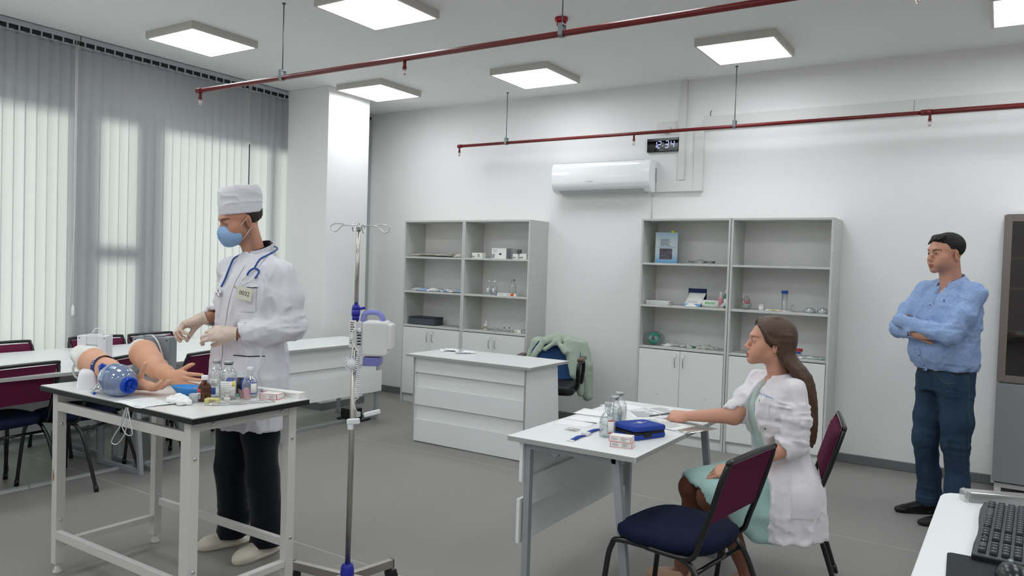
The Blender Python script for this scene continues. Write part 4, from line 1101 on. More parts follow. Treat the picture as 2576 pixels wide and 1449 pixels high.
# the pump
pu = thing('infusion_pump', 'white and lilac infusion pump clamped to the stand', 'pump', (-2.395, 2.445, 0))
Mp = Matrix.Translation(Vector(pole(1.08)) + Vector((0, 0, 0))) @ Matrix.Rotation(rad(33), 4, 'Z')
m_pump = mat('pump_white', '#dcdad9', .35, spec=.5); m_lil = mat('lilac_plastic', '#8288c8', .4); m_lil2 = mat('lilac_tray', '#7678ba', .4)
b = MB().prism(rrect(.040, .155, .0, .155, .018), -.055, .055, M=Mp @ frame((0, 0, 0), (1, 0, 0), (0, 0, 1)))
obj('housing', b, m_pump, pu, bevel=.012, segs=3)
obj('side_bulge', MB().prism(rrect(.14, .172, .03, .145, .012), -.045, .05, M=Mp @ frame((0, 0, 0), (1, 0, 0), (0, 0, 1))), m_pump, pu, bevel=.008, segs=3)
hp = [Mp @ Vector(v) for v in ((.035, -.0, .140), (.036, -.0, .175), (.052, 0, .190), (.09, 0, .192), (.112, 0, .182), (.122, 0, .165), (.122, 0, .140))]
obj('carry_handle', MB().tube(smooth_path(hp, 4), .0105, 10, sx=.8, sy=1.2), m_lil, pu)
obj('tray', MB().box(.045, .120, -.045, .045, -.042, -.004, M=Mp), m_lil2, pu, bevel=.004)
obj('rear_panel', MB().box(.012, .040, -.045, .045, .02, .150, M=Mp), mat('rear_panel', '#c9c8cb', .4), pu, bevel=.003)
obj('type_plate', MB().box(-.022, .008, -.0178, -.0165, .035, .155, M=Mp), m_label, pu)
k = MB(); lines(k, -.018, .004, .05, .150, 10, -.018, 7)
obj('print', MB().add(k.v, k.f, M=Mp), m_black, pu)
vv = MB()
for i in range(6): vv.box(.018, .036, -.0462, -.045, .05 + i * .013, .056 + i * .013, M=Mp)
obj('vent_slots', vv, m_black, pu)
obj('pole_clamp', MB().box(-.020, .02, -.02, .02, -.035, -.005, M=Mp).cyl(tuple(Mp @ Vector((0, -.02, -.02))), tuple(Mp @ Vector((0, -.045, -.02))), .010, 12), m_galv, pu)
kn = obj('clamp_knob', MB().lathe([(.0, .0), (.022, .002), (.026, .008), (.026, .016), (.018, .024), (0, .026)], 14, M=Mp @ frame((-.002, -.03, -.035), (1, 0, 0), (0, 0, 1))), m_whitep, pu)
co = []
for i in range(300):
    a = i / 300; ph = a * 2 * PI * 22
    co.append(Mp @ Vector((.028 + .009 * math.cos(ph), -.052 + .009 * math.sin(ph), .02 - a * .20)))
co += [Mp @ Vector(v) for v in ((.010, -.05, -.20), (.018, -.05, -.23), (.032, -.05, -.25))]
obj('coiled_cord', MB().tube(co, .0022, 6), m_whitep, pu)
obj('supply_lead', MB().tube(smooth_path([Mp @ Vector(v) for v in ((.03, -.05, .115), (.01, -.055, .118), (-.004, -.05, .10), (-.004, -.045, .07), (.012, -.05, .04), (.028, -.052, .02))], 6), .003, 8), m_whitep, pu)
obj('plug', MB().box(-.010, .003, -.052, -.036, .075, .10, M=Mp).box(.022, .036, -.052, -.04, .105, .125, M=Mp), m_whitep, pu, bevel=.003)
cc = []
for i in range(160):
    a = i / 160; ph = a * 2 * PI * 16; th = a * 2 * PI
    R_ = .030 + .005 * math.cos(ph)
    cc.append(Mp @ Vector((-.002 + R_ * math.cos(th), -.048 + .006 * math.sin(ph), -.035 + R_ * math.sin(th))))
obj('cord_coil', MB().tube(cc, .002, 6, closed=True), m_whitep, pu)
pk = obj('power_strip', MB().box(-.015, .058, -.062, -.04, -.275, -.255, M=Mp @ Matrix.Rotation(-.28, 4, 'Y')).box(-.045, .012, -.060, -.040, -.300, -.275, M=Mp @ Matrix.Rotation(-.1, 4, 'Y')), m_whitep, pu, bevel=.005)
obj('plug', MB().box(-.012, .012, -.058, -.035, -.325, -.297, M=Mp), m_whitep, pu, bevel=.004)

# ------------------------------------------------------------------ things on the front desk
infusion_bottle('tallest clear glass bottle at the back of the three on the desk', -1.478, 3.265, DT, r=.034, h=.175, level=.95, lab=(-1.4, -.6, .045, .10, m_film))
infusion_bottle('clear glass bottle in the middle of the three on the desk', -1.462, 3.178, DT, r=.034, h=.170, level=.8)
t3 = plastic_bottle('clear plastic bottle with red-printed label, front one of the three on the desk', -1.452, 3.085, DT, r=.036, h=.150, printmat=m_redp, va=-1.15)
zb = thing('zip_case', 'blue zip case with white emblem on the desk beside the bottles', 'case', (-1.345, 3.195, DT), rad(68))
m_zblue = mat('case_blue', '#1f3f9a', .75, bump=(400, .3, (1, 1, 1))); m_zip = mat('zip_black', '#111114', .6)
obj('lower_shell', MB().prism(rrect(-.10, .10, -.075, .075, .022), 0, .024), m_zblue, zb, bevel=.008, segs=3)
obj('zip_band', MB().prism(rrect(-.0975, .0975, -.0725, .0725, .022), .022, .034), m_zip, zb)
obj('lid', MB().prism(rrect(-.10, .10, -.075, .075, .022), .0, .026, M=Matrix.Translation((0, 0, .033)) @ Matrix.Rotation(.04, 4, 'Y')), m_zblue, zb, bevel=.010, segs=3)
em = MB().tube([(.015 * math.cos(a), .012 * math.sin(a), .0606) for a in [k * PI / 12 for k in range(24)]], .0012, 6, closed=True)
em.box(-.006, .006, -.0015, .0015, .0603, .061).box(-.0015, .0015, -.006, .006, .0603, .061).box(-.05, -.022, -.001, .001, .0603, .061).box(.022, .04, -.001, .001, .0603, .061)
obj('emblem', em, m_paper, zb)
obj('pull_loop', MB().box(-.045, .0, -.0765, -.0735, .01, .032), m_zip, zb)
carton('lower of the two stacked pink-printed medicine boxes at the desk corner', (-1.318, 2.955, DT), (.095, .060, .0235), rad(12), m_pink)
carton('upper of the two stacked pink-printed medicine boxes at the desk corner', (-1.322, 2.952, DT + .0237), (.095, .060, .0235), rad(10), m_pink)
tq = thing('tourniquet', 'blue elastic tourniquet with white plastic clips lying on the desk', 'tourniquet', (-1.535, 3.03, DT))
path = [(.0, -.13), (.002, -.09), (-.004, -.05), (.0, .0), (-.008, .05), (-.012, .12), (.0, .17)]
sp = smooth_path([(x, y, .0) for x, y in path], 4)
obj('band', MB().grid(len(sp) - 1, 1, lambda u, v: (sp[int(round(u * (len(sp) - 1)))].x + (v - .5) * .024, sp[int(round(u * (len(sp) - 1)))].y, .003 + .0035 * abs(math.sin(6 * u))), thick=.0015), m_dblue, tq)
obj('clip', MB().box(-.016, .016, -.005, .028, .001, .014), m_label, tq, bevel=.002)
obj('end_clip', MB().box(-.017, .017, -.142, -.128, .0, .006), m_label, tq, bevel=.002)
pb_ = thing('infusion_needle', 'pink butterfly needle in clear wrapping on the desk', 'needle', (-1.635, 3.10, DT))
obj('wings', MB().box(-.012, .012, -.003, .003, .003, .006, M=Matrix.Rotation(.6, 4, 'Z')).box(-.010, .010, -.003, .003, .003, .006, M=Matrix.Rotation(-.5, 4, 'Z')), m_pink, pb_)
obj('wrapping', MB().grid(6, 4, lambda u, v: ((u - .5) * .06, (v - .5) * .05, .004 + .006 * math.sin(PI * u) * math.sin(PI * v)), thick=.0005), m_film, pb_)
def sheet(label, x, y, rz, z=DT, w_=.21, l_=.297, n=0, curl=.0, seed=0):
    t = thing('paper_sheet', label, 'paper', (x, y, z), rz)
    obj('sheet', MB().grid(6, 6, lambda u, v: ((u - .5) * w_, (v - .5) * l_, .0008 + curl * (abs(2 * u - 1) ** 3 + abs(2 * v - 1) ** 3) * .5), thick=.0006), m_paper, t)
    if n:
        k = MB(); lines(k, -w_ * .38, w_ * .40, -l_ * .35, l_ * .40, n, .0010 + curl * .05, seed, axis='y'); obj('print', k, m_ink, t)
    return t
sheet('blank sheet nearest the tourniquet on the desk', -1.70, 3.24, rad(100), n=0, w_=.13, l_=.19)
sheet('middle sheet of the three at the left desk edge', -1.70, 3.37, rad(86), w_=.13, l_=.19)
sheet('third sheet, upper one at the left desk edge', -1.735, 3.54, rad(97), w_=.16, l_=.19, curl=.004)
sheet('sheet at the far left corner of the desk', -1.71, 3.83, rad(80), w_=.17, l_=.20)
sheet('printed form lying behind the bottles on the desk', -1.52, 3.68, rad(38), n=16, seed=2, w_=.16, l_=.22)
sheet('printed form nearest the far edge of the desk', -1.47, 3.86, rad(60), n=14, seed=3, w_=.16, l_=.22, z=DT + .002)
sheet('printed page under the hand of the seated woman', -1.36, 3.52, rad(75), n=14, seed=4, w_=.19, l_=.27, z=DT + .003)
obj_ = thing('document_pocket', 'transparent document pocket sticking out over the desk edge', 'document pocket', (-1.29, 3.535, DT), rad(68))
obj('film', MB().grid(6, 6, lambda u, v: ((u - .5) * .22, (v - .5) * .31 + .0, .0022), thick=.0005), m_film, obj_)
pn = thing('pen', 'grey ballpoint pen held over the papers', 'pen', (-1.415, 3.615, DT + .022), rad(62))
obj('barrel', MB().cyl((-.065, 0, .0), (.06, 0, .004), .0048, 12), mat('pen_grey', '#6c7076', .3), pn)
obj('metal_ring', MB().cyl((-.008, 0, .0018), (.002, 0, .002), .0051, 12), m_chrome, pn)
obj('tip', MB().cyl((-.065, 0, 0), (-.078, 0, -.001), .0045, 12, r2=.001), m_chrome, pn)

# ------------------------------------------------------------------ keyboard, mouse, pad, wrapped bar
kb = thing('keyboard', 'black computer keyboard on the desk in the bottom right corner', 'keyboard', (.052, 2.125, KT), rad(-2))
# local: x from the wrist edge (-) to the far edge (+), y along the rows
m_kb = mat('keyboard_black', '#1c1d20', .35); m_key = mat('key_black', '#26282c', .42)
obj('case', MB().prism([(-.074, -.235), (.085, -.24), (.085, .24), (-.074, .235), (-.079, .16), (-.078, .08), (-.073, .0), (-.072, -.07), (-.075, -.15)], 0, .016), m_kb, kb, bevel=.004, segs=3)
kd_ = MB().box(-.008, .008, -.008, .008, 0, .007)
kd_.v = [(x * (.80 if z > 0 else 1), y * (.80 if z > 0 else 1), z) for x, y, z in kd_.v]
kme = None
def key(x, y, sy=1.0):
    global kme
    if kme is None:
        k = obj('key', kd_, m_key, kb, bevel=.0012); kme = k
    else:
        k = kme.copy(); COL.objects.link(k); k.parent = kb
    k.location = (x, y, .016); k.scale = (1, sy, 1)
for r in range(6):
    x = -.056 + r * .0215 + (.006 if r == 5 else 0)
    if r == 0:
        ys_ = [(.222, 1), (.201, 1), (.180, 1), (.120, 5.2), (.058, 1), (.037, 1), (.016, 1), (-.004, 1), (-.040, 1), (-.060, 1), (-.081, 1), (-.115, 1), (-.136, 1), (-.170, 2.3), (-.205, 1)]
    else:
        ys_ = [(.222 - .0205 * i, 1) for i in range(22) if not (i == 13 and r < 5) and not (i == 17)]
    for y, s in ys_: key(x, y, s)
tx = MB()
for r in range(6):
    for i in range(22):
        if i in (13, 17): continue
        tx.box(-.058 + r * .0215, -.055 + r * .0215, .221 - .0205 * i, .225 - .0205 * i, .0232, .0236)
o = obj('key_print', tx, mat('key_print', '#9a9da3', .5), kb); o['kind'] = 'stuff'
pd = single('mouse_pad', MB().prism(rrect(-.075, .16, -.28, .0, .012), 0, .003), mat('mouse_pad_black', '#17191c', .7), 'black mouse pad at the bottom edge of the picture', 'mouse pad', loc=(0, 1.915, KT), rz=rad(2))
ms = thing('computer_mouse', 'black computer mouse on the mouse pad', 'mouse', (.045, 1.805, KT + .003), rad(10))
def mouse(u, v):
    th = PI * v; a = 2 * PI * u
    return (0, 0, 0)
mm = MB().lathe([(.030, 0), (.032, .006), (.030, .016), (.022, .028), (.010, .034), (0, .035)], 28, M=Matrix.Scale(1.65, 4, (0, 1, 0)))
obj('mouse_body', mm, mat('mouse_black', '#1d1e21', .25), ms)
obj('wheel', MB().cyl((-.004, .030, .027), (.004, .030, .027), .008, 14), m_galv, ms)
obj('gloss_strip', MB().tube([(.022, .01, .0225), (.020, .03, .021), (.016, .045, .016)], .003, 6), m_galv, ms)
wb = thing('wrapped_bar', 'black bar in clear plastic wrapping along the back edge of the keyboard desk', 'bar', (-.055, 2.405, KT), rad(20))
obj('bar', MB().box(0, .40, -.018, .018, 0, .024), m_kb, wb, bevel=.004)
obj('wrapping', MB().prism([(-.012, 0), (.0, -.004), (.0, .031), (-.012, .026)][::1], -.022, .022, M=frame((0, 0, 0), (1, 0, 0), (0, 0, 1))).box(0, .405, -.022, .022, .0, .028), m_film, wb, bevel=.003)
# ------------------------------------------------------------------ people
m_skin = mat('skin', '#c08a70', .48, spec=.35, sss=.12, attr=True, bump=(220, .06, (1, 1, 1)))
m_doll = mat('training_skin', '#d39a78', .42, spec=.4, attr=True)
m_glove = mat('latex_glove', '#d9c6b6', .42, spec=.4, sss=.1, attr=True)
m_eye = mat('eye', '#ffffff', .12, attr=True)
SK = lc('#b57a60'); LIP = lc('#a2564e'); BROW = lc('#3a2a22')

def mix(C, m, col):
    m = np.clip(m, 0, 1)[:, None]; return C * (1 - m) + np.array(col)[None] * m
def gauss(V, c, r):
    d = (V - np.array(c)) / np.array(r); return np.exp(-(d * d).sum(1))

def head_field(neck_end, neck_r=.055, fem=False, h=.0024, chest=None, closed=False, jaw=1.0):
    """head in its own frame: origin mid-head at eye height, face to -Y, left to +X, metres"""
    lo = np.minimum([-.10, -.135, -.14], np.array(neck_end) - neck_r * 1.6); hi = np.maximum([.10, .125, .135], np.array(neck_end) + neck_r * 1.6)
    f = SDF(lo, hi, h)
    w_ = .93 if fem else 1.0
    f.ell((0, .018, .040), (.076 * w_, .095, .080), k=0)
    f.ell((0, -.024, .022), (.066 * w_, .069, .078), k=.02)
    f.ell((0, -.030, -.045), (.056 * w_ * jaw, .058, .058), k=.03)
    f.cap((-.036 * w_ * jaw, .002, -.060), (0, -.074, -.094), .019, .0155, k=.03); f.cap((.036 * w_ * jaw, .002, -.060), (0, -.074, -.094), .019, .0155, k=.03)
    f.ell((0, -.086, -.096), (.016, .0135, .0135), k=.018)
    for s in (-1, 1):
        f.ell((s * .042 * w_, -.056, -.026), (.022, .022, .020), k=.03)
        f.ell((s * .036, -.066, -.058), (.018, .020, .022), k=.03)
    f.ell((0, -.083, -.064), (.026, .017, .024), k=.022)                       # muzzle
    f.cap((-.026, -.086, .024), (.026, -.086, .024), .010 if fem else .012, k=.022)  # brow
    for s in (-1, 1): f.ell((s * .0325, -.102, .002), (.0175, .015, .0125), k=.014, op='cut')
    # nose
    f.chain([((0, -.088, .014), .0068), ((0, -.100, -.012), .0078), ((0, -.110, -.030), .0095)], k=.012)
    f.ell((0, -.1125 - (0 if fem else .002), -.0335), (.0100, .0095, .0088), k=.008)
    for s in (-1, 1):
        f.ell((s * .0125, -.102, -.0375), (.0075, .0095, .0068), k=.006)
        f.ell((s * .0065, -.107, -.0435), (.0036, .0055, .003), k=.003, op='cut')
    f.cap((0, -.103, -.048), (0, -.101, -.056), .0022, k=.006, op='cut')          # philtrum
    # lips
    lw = .021 if fem else .023
    f.chain([((-lw, -.089, -.0675), .0030), ((-.007, -.0995, -.0635), .0056), ((0, -.1005, -.0648), .0050), ((.007, -.0995, -.0635), .0056), ((lw, -.089, -.0675), .0030)], k=.006)
    f.chain([((-lw * .9, -.089, -.0710), .0035), ((0, -.0985, -.0755), .0072 if fem else .0062), ((lw * .9, -.089, -.0710), .0035)], k=.006)
    f.chain([((-lw * 1.05, -.0905, -.0690), .0010), ((0, -.1050, -.0690), .0016), ((lw * 1.05, -.0905, -.0690), .0010)], k=.003, op='cut')
    f.cap((-.010, -.096, -.0855), (.010, -.096, -.0855), .0026, k=.014, op='cut')
    # lids
    for s in (-1, 1):
        e = (s * .0315, -.0800, .0015)
        f.ell(e, (.0152, .0140, .0128), k=.004)
        if closed:
            f.chain([((s * .0315 - .012, -.0915, -.0035), .0008), ((s * .0315, -.0955, -.0065), .0009), ((s * .0315 + .012, -.0900, -.003), .0008)], k=.001, op='cut')
        else:
            f.ell((e[0] + s * .001, -.0945, e[2] - .0004), (.0138, .0140, .0041 if fem else .0043), k=.0012, op='cut')
            f.chain([((s * .0315 - .0125, -.0905, .0035), .0007), ((s * .0315, -.0955, .0085), .0009), ((s * .0315 + .0135, -.0875, .0045), .0007)], k=.0015, op='cut')
    # ears
    for s in (-1, 1):
        R = np.array(Euler((rad(-8), 0, s * rad(22))).to_matrix())
        c = np.array((s * .0765 * w_, .014, -.012))
        f.ell(c, (.0070, .0175, .0310), k=.005, R=R)
        f.ell(c + (s * .0085, -.003, .004), (.0075, .0115, .0205), k=.002, R=R, op='cut'); f.cap(c + (s * .004, .004, .014), c + (s * .005, .004, -.010), .0028, k=.004)
        f.ell(c + (s * .0035, -.004, -.024), (.0055, .0075, .0085), k=.005)
        f.cap(c + (s * .0045, -.0120, .006), c + (s * .0045, -.010, -.012), .0028, k=.004)
    if chest: chest(f)
    f.cap((0, .022, -.050), neck_end, neck_r * .95, neck_r, k=.03)
    for s in (-1, 1): f.cap((s * .052, .030, -.055), (np.array(neck_end) + np.array((s * .018, -neck_r * .62, .0))), .012, .009, k=.03)
    return f
def head_colors(V, base, fem=False, stubble=0.0, lip=None, brow=BROW, blush=.25, brow_w=1.0):
    C = np.tile(np.array(base, np.float32), (len(V), 1))
    red = np.array(base) * np.array((1.08, .80, .76))
    for s in (-1, 1):
        C = mix(C, blush * gauss(V, (s * .042, -.07, -.028), (.022, .03, .022)), red)
        C = mix(C, .5 * gauss(V, (s * .078, .014, -.012), (.012, .022, .032)), red)
    C = mix(C, .35 * gauss(V, (0, -.113, -.035), (.014, .014, .012)), red)
    lw = .021
    zc = -.0690 + 0 * V[:, 0]
    lm = np.clip((lw * 1.08 - np.abs(V[:, 0])) / .006, 0, 1) * (V[:, 1] < -.086) * (V[:, 2] < -.0605 - 0.10 * np.abs(V[:, 0])) * (V[:, 2] > -.0810 + .22 * np.abs(V[:, 0]))
    C = mix(C, lm * .75, LIP if lip is None else lip)
    C = mix(C, .8 * np.exp(-((V[:, 2] + .0690) / .0011) ** 2) * (np.abs(V[:, 0]) < lw) * (V[:, 1] < -.085), np.array(base) * .35)
    for s in (-1, 1):
        x = (V[:, 0] * s - .034) ; arch = .0240 - 11 * (x - .003) ** 2
        bm = np.exp(-((V[:, 2] - arch) / (.0030 * brow_w * (1.15 - 22 * np.clip(x, -.018, .020)))) ** 2) * (np.abs(x) < .0195) * (V[:, 1] < -.055)
        C = mix(C, bm * .85, brow)
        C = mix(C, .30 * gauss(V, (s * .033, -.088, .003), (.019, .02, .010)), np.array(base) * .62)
        C = mix(C, .9 * np.exp(-(((V[:, 0] * s - .0315) / .0135) ** 2) ** 3) * np.exp(-((V[:, 2] - (.0050 - 14 * (V[:, 0] * s - .0315) ** 2)) / .0016) ** 2) * (V[:, 1] < -.083), np.array((.02, .012, .01)))
        C = mix(C, .8 * gauss(V, (s * .0065, -.108, -.0432), (.0035, .006, .0022)), np.array(base) * .25)
    if stubble:
        n = vnoise(V[:, 0] * 900, V[:, 1] * 900, V[:, 2] * 900)
        m = np.clip((-.045 - V[:, 2]) / .03, 0, 1) * np.clip((-.0 - V[:, 1] + .035) / .03, 0, 1) * np.clip((V[:, 2] + .135) / .04, 0, 1)
        side = np.clip((.030 - V[:, 1]) / .02, 0, 1) * np.clip((V[:, 1] + .02) / .02, 0, 1) * np.clip((.01 - V[:, 2]) / .03, 0, 1) * (np.abs(V[:, 0]) > .05)
        C = mix(C, stubble * np.maximum(m, side) * (.5 + .7 * n), np.array((.12, .075, .06)))
    return C
def eyeballs(parent_name, M, parent, look=(0, 0, 0), iris='#3a2a1e'):
    for s in (-1, 1):
        n = 24; mb = MB(); vs = []
        for j in range(13):
            th = PI * j / 12
            for i in range(n):
                a = 2 * PI * i / n; vs.append((math.sin(th) * math.cos(a), -math.cos(th), math.sin(th) * math.sin(a)))
        fs = [(j * n + i, j * n + (i + 1) % n, (j + 1) * n + (i + 1) % n, (j + 1) * n + i) for j in range(12) for i in range(n)]
        V = np.array(vs, np.float32); d = np.array(look, float) + np.array((0, -1, 0)); d /= np.linalg.norm(d)
        c = V @ d; C = np.tile(lc('#d9d2cc'), (len(V), 1)); C[c > .74] = lc(iris); C[c > .93] = (.01, .01, .01)
        V = V * .0122 + np.array((s * .0315, -.0800, .0015))
        o = sdf_obj('eye', [(xf(V, M), np.array(fs), C)], m_eye, parent)

def finger(f, base, d, n, L, bends, r, k=.006):
    """base point, direction d, palm normal n (fingers curl towards -n); bends in degrees"""
    p = np.array(base, float); d = np.array(d, float); d /= np.linalg.norm(d); n = np.array(n, float)
    n = n - d * (n @ d); n /= np.linalg.norm(n)
    for i, (l, b) in enumerate(zip(L, bends)):
        a = rad(b); d2 = d * math.cos(a) - n * math.sin(a); n = d * math.sin(a) + n * math.cos(a); d = d2
        q = p + d * l; f.cap(p, q, r[i], r[i + 1], k=k if i == 0 else .002); p = q
    return p, d, n
def hand_field(side, curls, thumb, forearm=.12, scale=1.0, h=.0020, fat=1.0, fr=(.026, .036), ext=None, spread=(5, 1, -4, -9)):
    """hand frame: wrist at origin, fingers +X, back of the hand +Z, thumb towards side*Y. curls: 4 triples; thumb: (dir, bends)"""
    S = scale
    f = SDF(np.array((-forearm - .045, -.085, -.115)) * 1.0, np.array((.215 * S, .085, .075)), h)
    y = lambda v: side * v * S
    # forearm and wrist
    f.cap((0, 0, 0), (-forearm, 0, 0), fr[0] * S, fr[1] * S, k=0, flat=((0, 0, 1), .80))
    kn = [(.088, .031, .000), (.093, .011, .003), (.088, -.010, .001), (.079, -.029, -.003)]
    for (x, yy, z), r in zip(kn, (.0115, .0118, .0112, .0105)):
        f.cap((.004, y(yy * .55), 0), (x * S, y(yy), z * S), .0165 * S * fat, r * S * fat, k=.016)
    f.ell((.045 * S, y(-.004), -.006 * S), (.042 * S, .034 * S, .0135 * S * fat), k=.014)
    f.ell((.038 * S, y(.022), -.012 * S), (.028 * S, .014 * S, .013 * S), k=.016)
    f.ell((.040 * S, y(-.024), -.010 * S), (.030 * S, .012 * S, .012 * S), k=.014)
    Ls = [(.043, .026, .020), (.047, .030, .021), (.043, .028, .021), (.034, .021, .019)]
    rs = [(.0098, .0088, .0080, .0066), (.0100, .0090, .0081, .0067), (.0096, .0086, .0078, .0064), (.0086, .0076, .0068, .0058)]
    tips = []
    for i in range(4):
        x, yy, z = kn[i]; a = rad(spread[i])
        tips.append(finger(f, (x * S, y(yy), z * S), (math.cos(a), side * math.sin(a), 0), (0, 0, 1), [l * S for l in Ls[i]], curls[i], [r * S * fat for r in rs[i]]))
    tb = np.array((.018 * S, y(.022), -.010 * S)); td, tn, bn = thumb
    td = np.array((td[0], td[1] * side, td[2])); tn = np.array((tn[0], tn[1] * side, tn[2]))
    tips.append(finger(f, tb, td, tn, (.046 * S, .034 * S, .027 * S), bn, [.0150 * S * fat, .0112 * S * fat, .0100 * S * fat, .0078 * S * fat], k=.014))
    if ext: ext(f)
    return f, tips
def hand_matrix(wrist, xdir, back):
    x = Vector(xdir).normalized(); z = Vector(back); z = (z - x * z.dot(x)).normalized(); y = z.cross(x)
    m = Matrix((x, y, z)).transposed().to_4x4(); m.translation = Vector(wrist); return m
def nails(C, V, tips, col, r=.0075):
    for p, d, n in tips:
        c = p + n * .006 + d * .001
        C = mix(C, .8 * np.exp(-(((V - c) ** 2).sum(1)) / (r * .75) ** 2) * (((V - p) @ n) > .002), col)
    return C
def skin_mesh(f, base, colors=None, M=None, it=1):
    V, Q = f.mesh(); V = relax(V, Q, it, .4)
    C = colors(V) if colors else np.tile(np.array(base, np.float32), (len(V), 1))
    if M is not None: V = xf(V, M)
    return (V, Q, C.astype(np.float32))
def hidden_body(pts, base, lo, hi):
    """the parts of the body under the clothes: one joined, slim, continuous figure"""
    f = SDF(lo, hi, .014)
    for ch in pts: f.chain([(np.array(p), r) for p, r in ch], k=.04)
    V, Q = f.mesh()
    return (V, Q, np.tile(np.array(base, np.float32), (len(V), 1)))
def cloth_mat(name, color, rough=.8, **k): return mat(name, color, rough, spec=.25, sheen=.15, bump=(700, .12, (1, 1, 1)), **k)
m_coat = cloth_mat('white_coat_cloth', '#dcdae0'); m_coat2 = cloth_mat('white_coat_cotton', '#e8e4e7')
m_navyc = cloth_mat('navy_trouser_cloth', '#070b17'); m_mint = cloth_mat('mint_dress_cloth', '#a9cbc5'); m_mint2 = cloth_mat('pale_mint_blouse', '#b4c6c1')
m_shirt = mat('blue_melange_shirt', '#a3b8da', .8, spec=.25, noise=(70, .6, (1, 1, 5)), color2='#7c98c9', bump=(600, .15, (1, 1, 1)))
m_jeans = mat('blue_denim', '#1d2e40', .85, spec=.2, noise=(7, .55, (1, 1, .5)), color2='#33485d', bump=(900, .2, (1, 1, 1)))
m_hair = mat('dark_brown_hair', '#2a211b', .42, spec=.5, bump=(120, .9, (4, 4, .35)))
m_hairl = mat('long_brown_hair', '#2e1d13', .30, spec=.6, noise=(60, .5, (5, 5, .25)), color2='#644630', bump=(110, .55, (6, 6, .3)))
m_hairb = mat('black_short_hair', '#17130f', .45, spec=.4, bump=(260, 1.0, (2, 2, 1)))

def seg_at(f, t0, tgt): pass
def tube_cloth(f, chain, k=.03, flat=None): f.chain([(np.array(p, float), r) for p, r in chain], k=k, flat=flat)
def open_end(f, tip, d, r, depth=.035, th=.004):
    """hollow the end of a sleeve or leg: tip = centre of the opening, d = outward direction"""
    d = np.array(d, float); d /= np.linalg.norm(d); tip = np.array(tip, float)
    f.cap(tip + d * .02, tip - d * depth, r - th, r - th * 1.5, k=0, op='cut')
def flat_end(f, tip, d, R=.1):
    """cut the cloth squarely at tip, only near it"""
    d = np.array(d, float); d /= np.linalg.norm(d); tip = np.array(tip, float)
    sl, P = f.sub(tip - R, tip + R)
    x, y, z = P[0] - tip[0], P[1] - tip[1], P[2] - tip[2]
    s = x * d[0] + y * d[1] + z * d[2]; rr = np.sqrt(x * x + y * y + z * z)
    f.F[sl] = np.where(rr < R * .95, np.maximum(f.F[sl], s), f.F[sl])
def button(p, n, r=.006, m=None, parent=None):
    M = frame(p, Vector(n).orthogonal(), Vector(n).cross(Vector(n).orthogonal()))
    return MB().lathe([(r, 0), (r, .0015), (r * .8, .0025), (0, .002)], 14, M=Matrix.Translation(Vector(p)) @ Vector(n).to_track_quat('Z', 'Y').to_matrix().to_4x4())
def surf(o, org, d):
    """first point of object o (an unrotated child) met from org along d, and its normal"""
    ok, loc, nrm, _ = o.ray_cast(Vector(org), Vector(d).normalized())
    return (loc, nrm) if ok else (None, None)

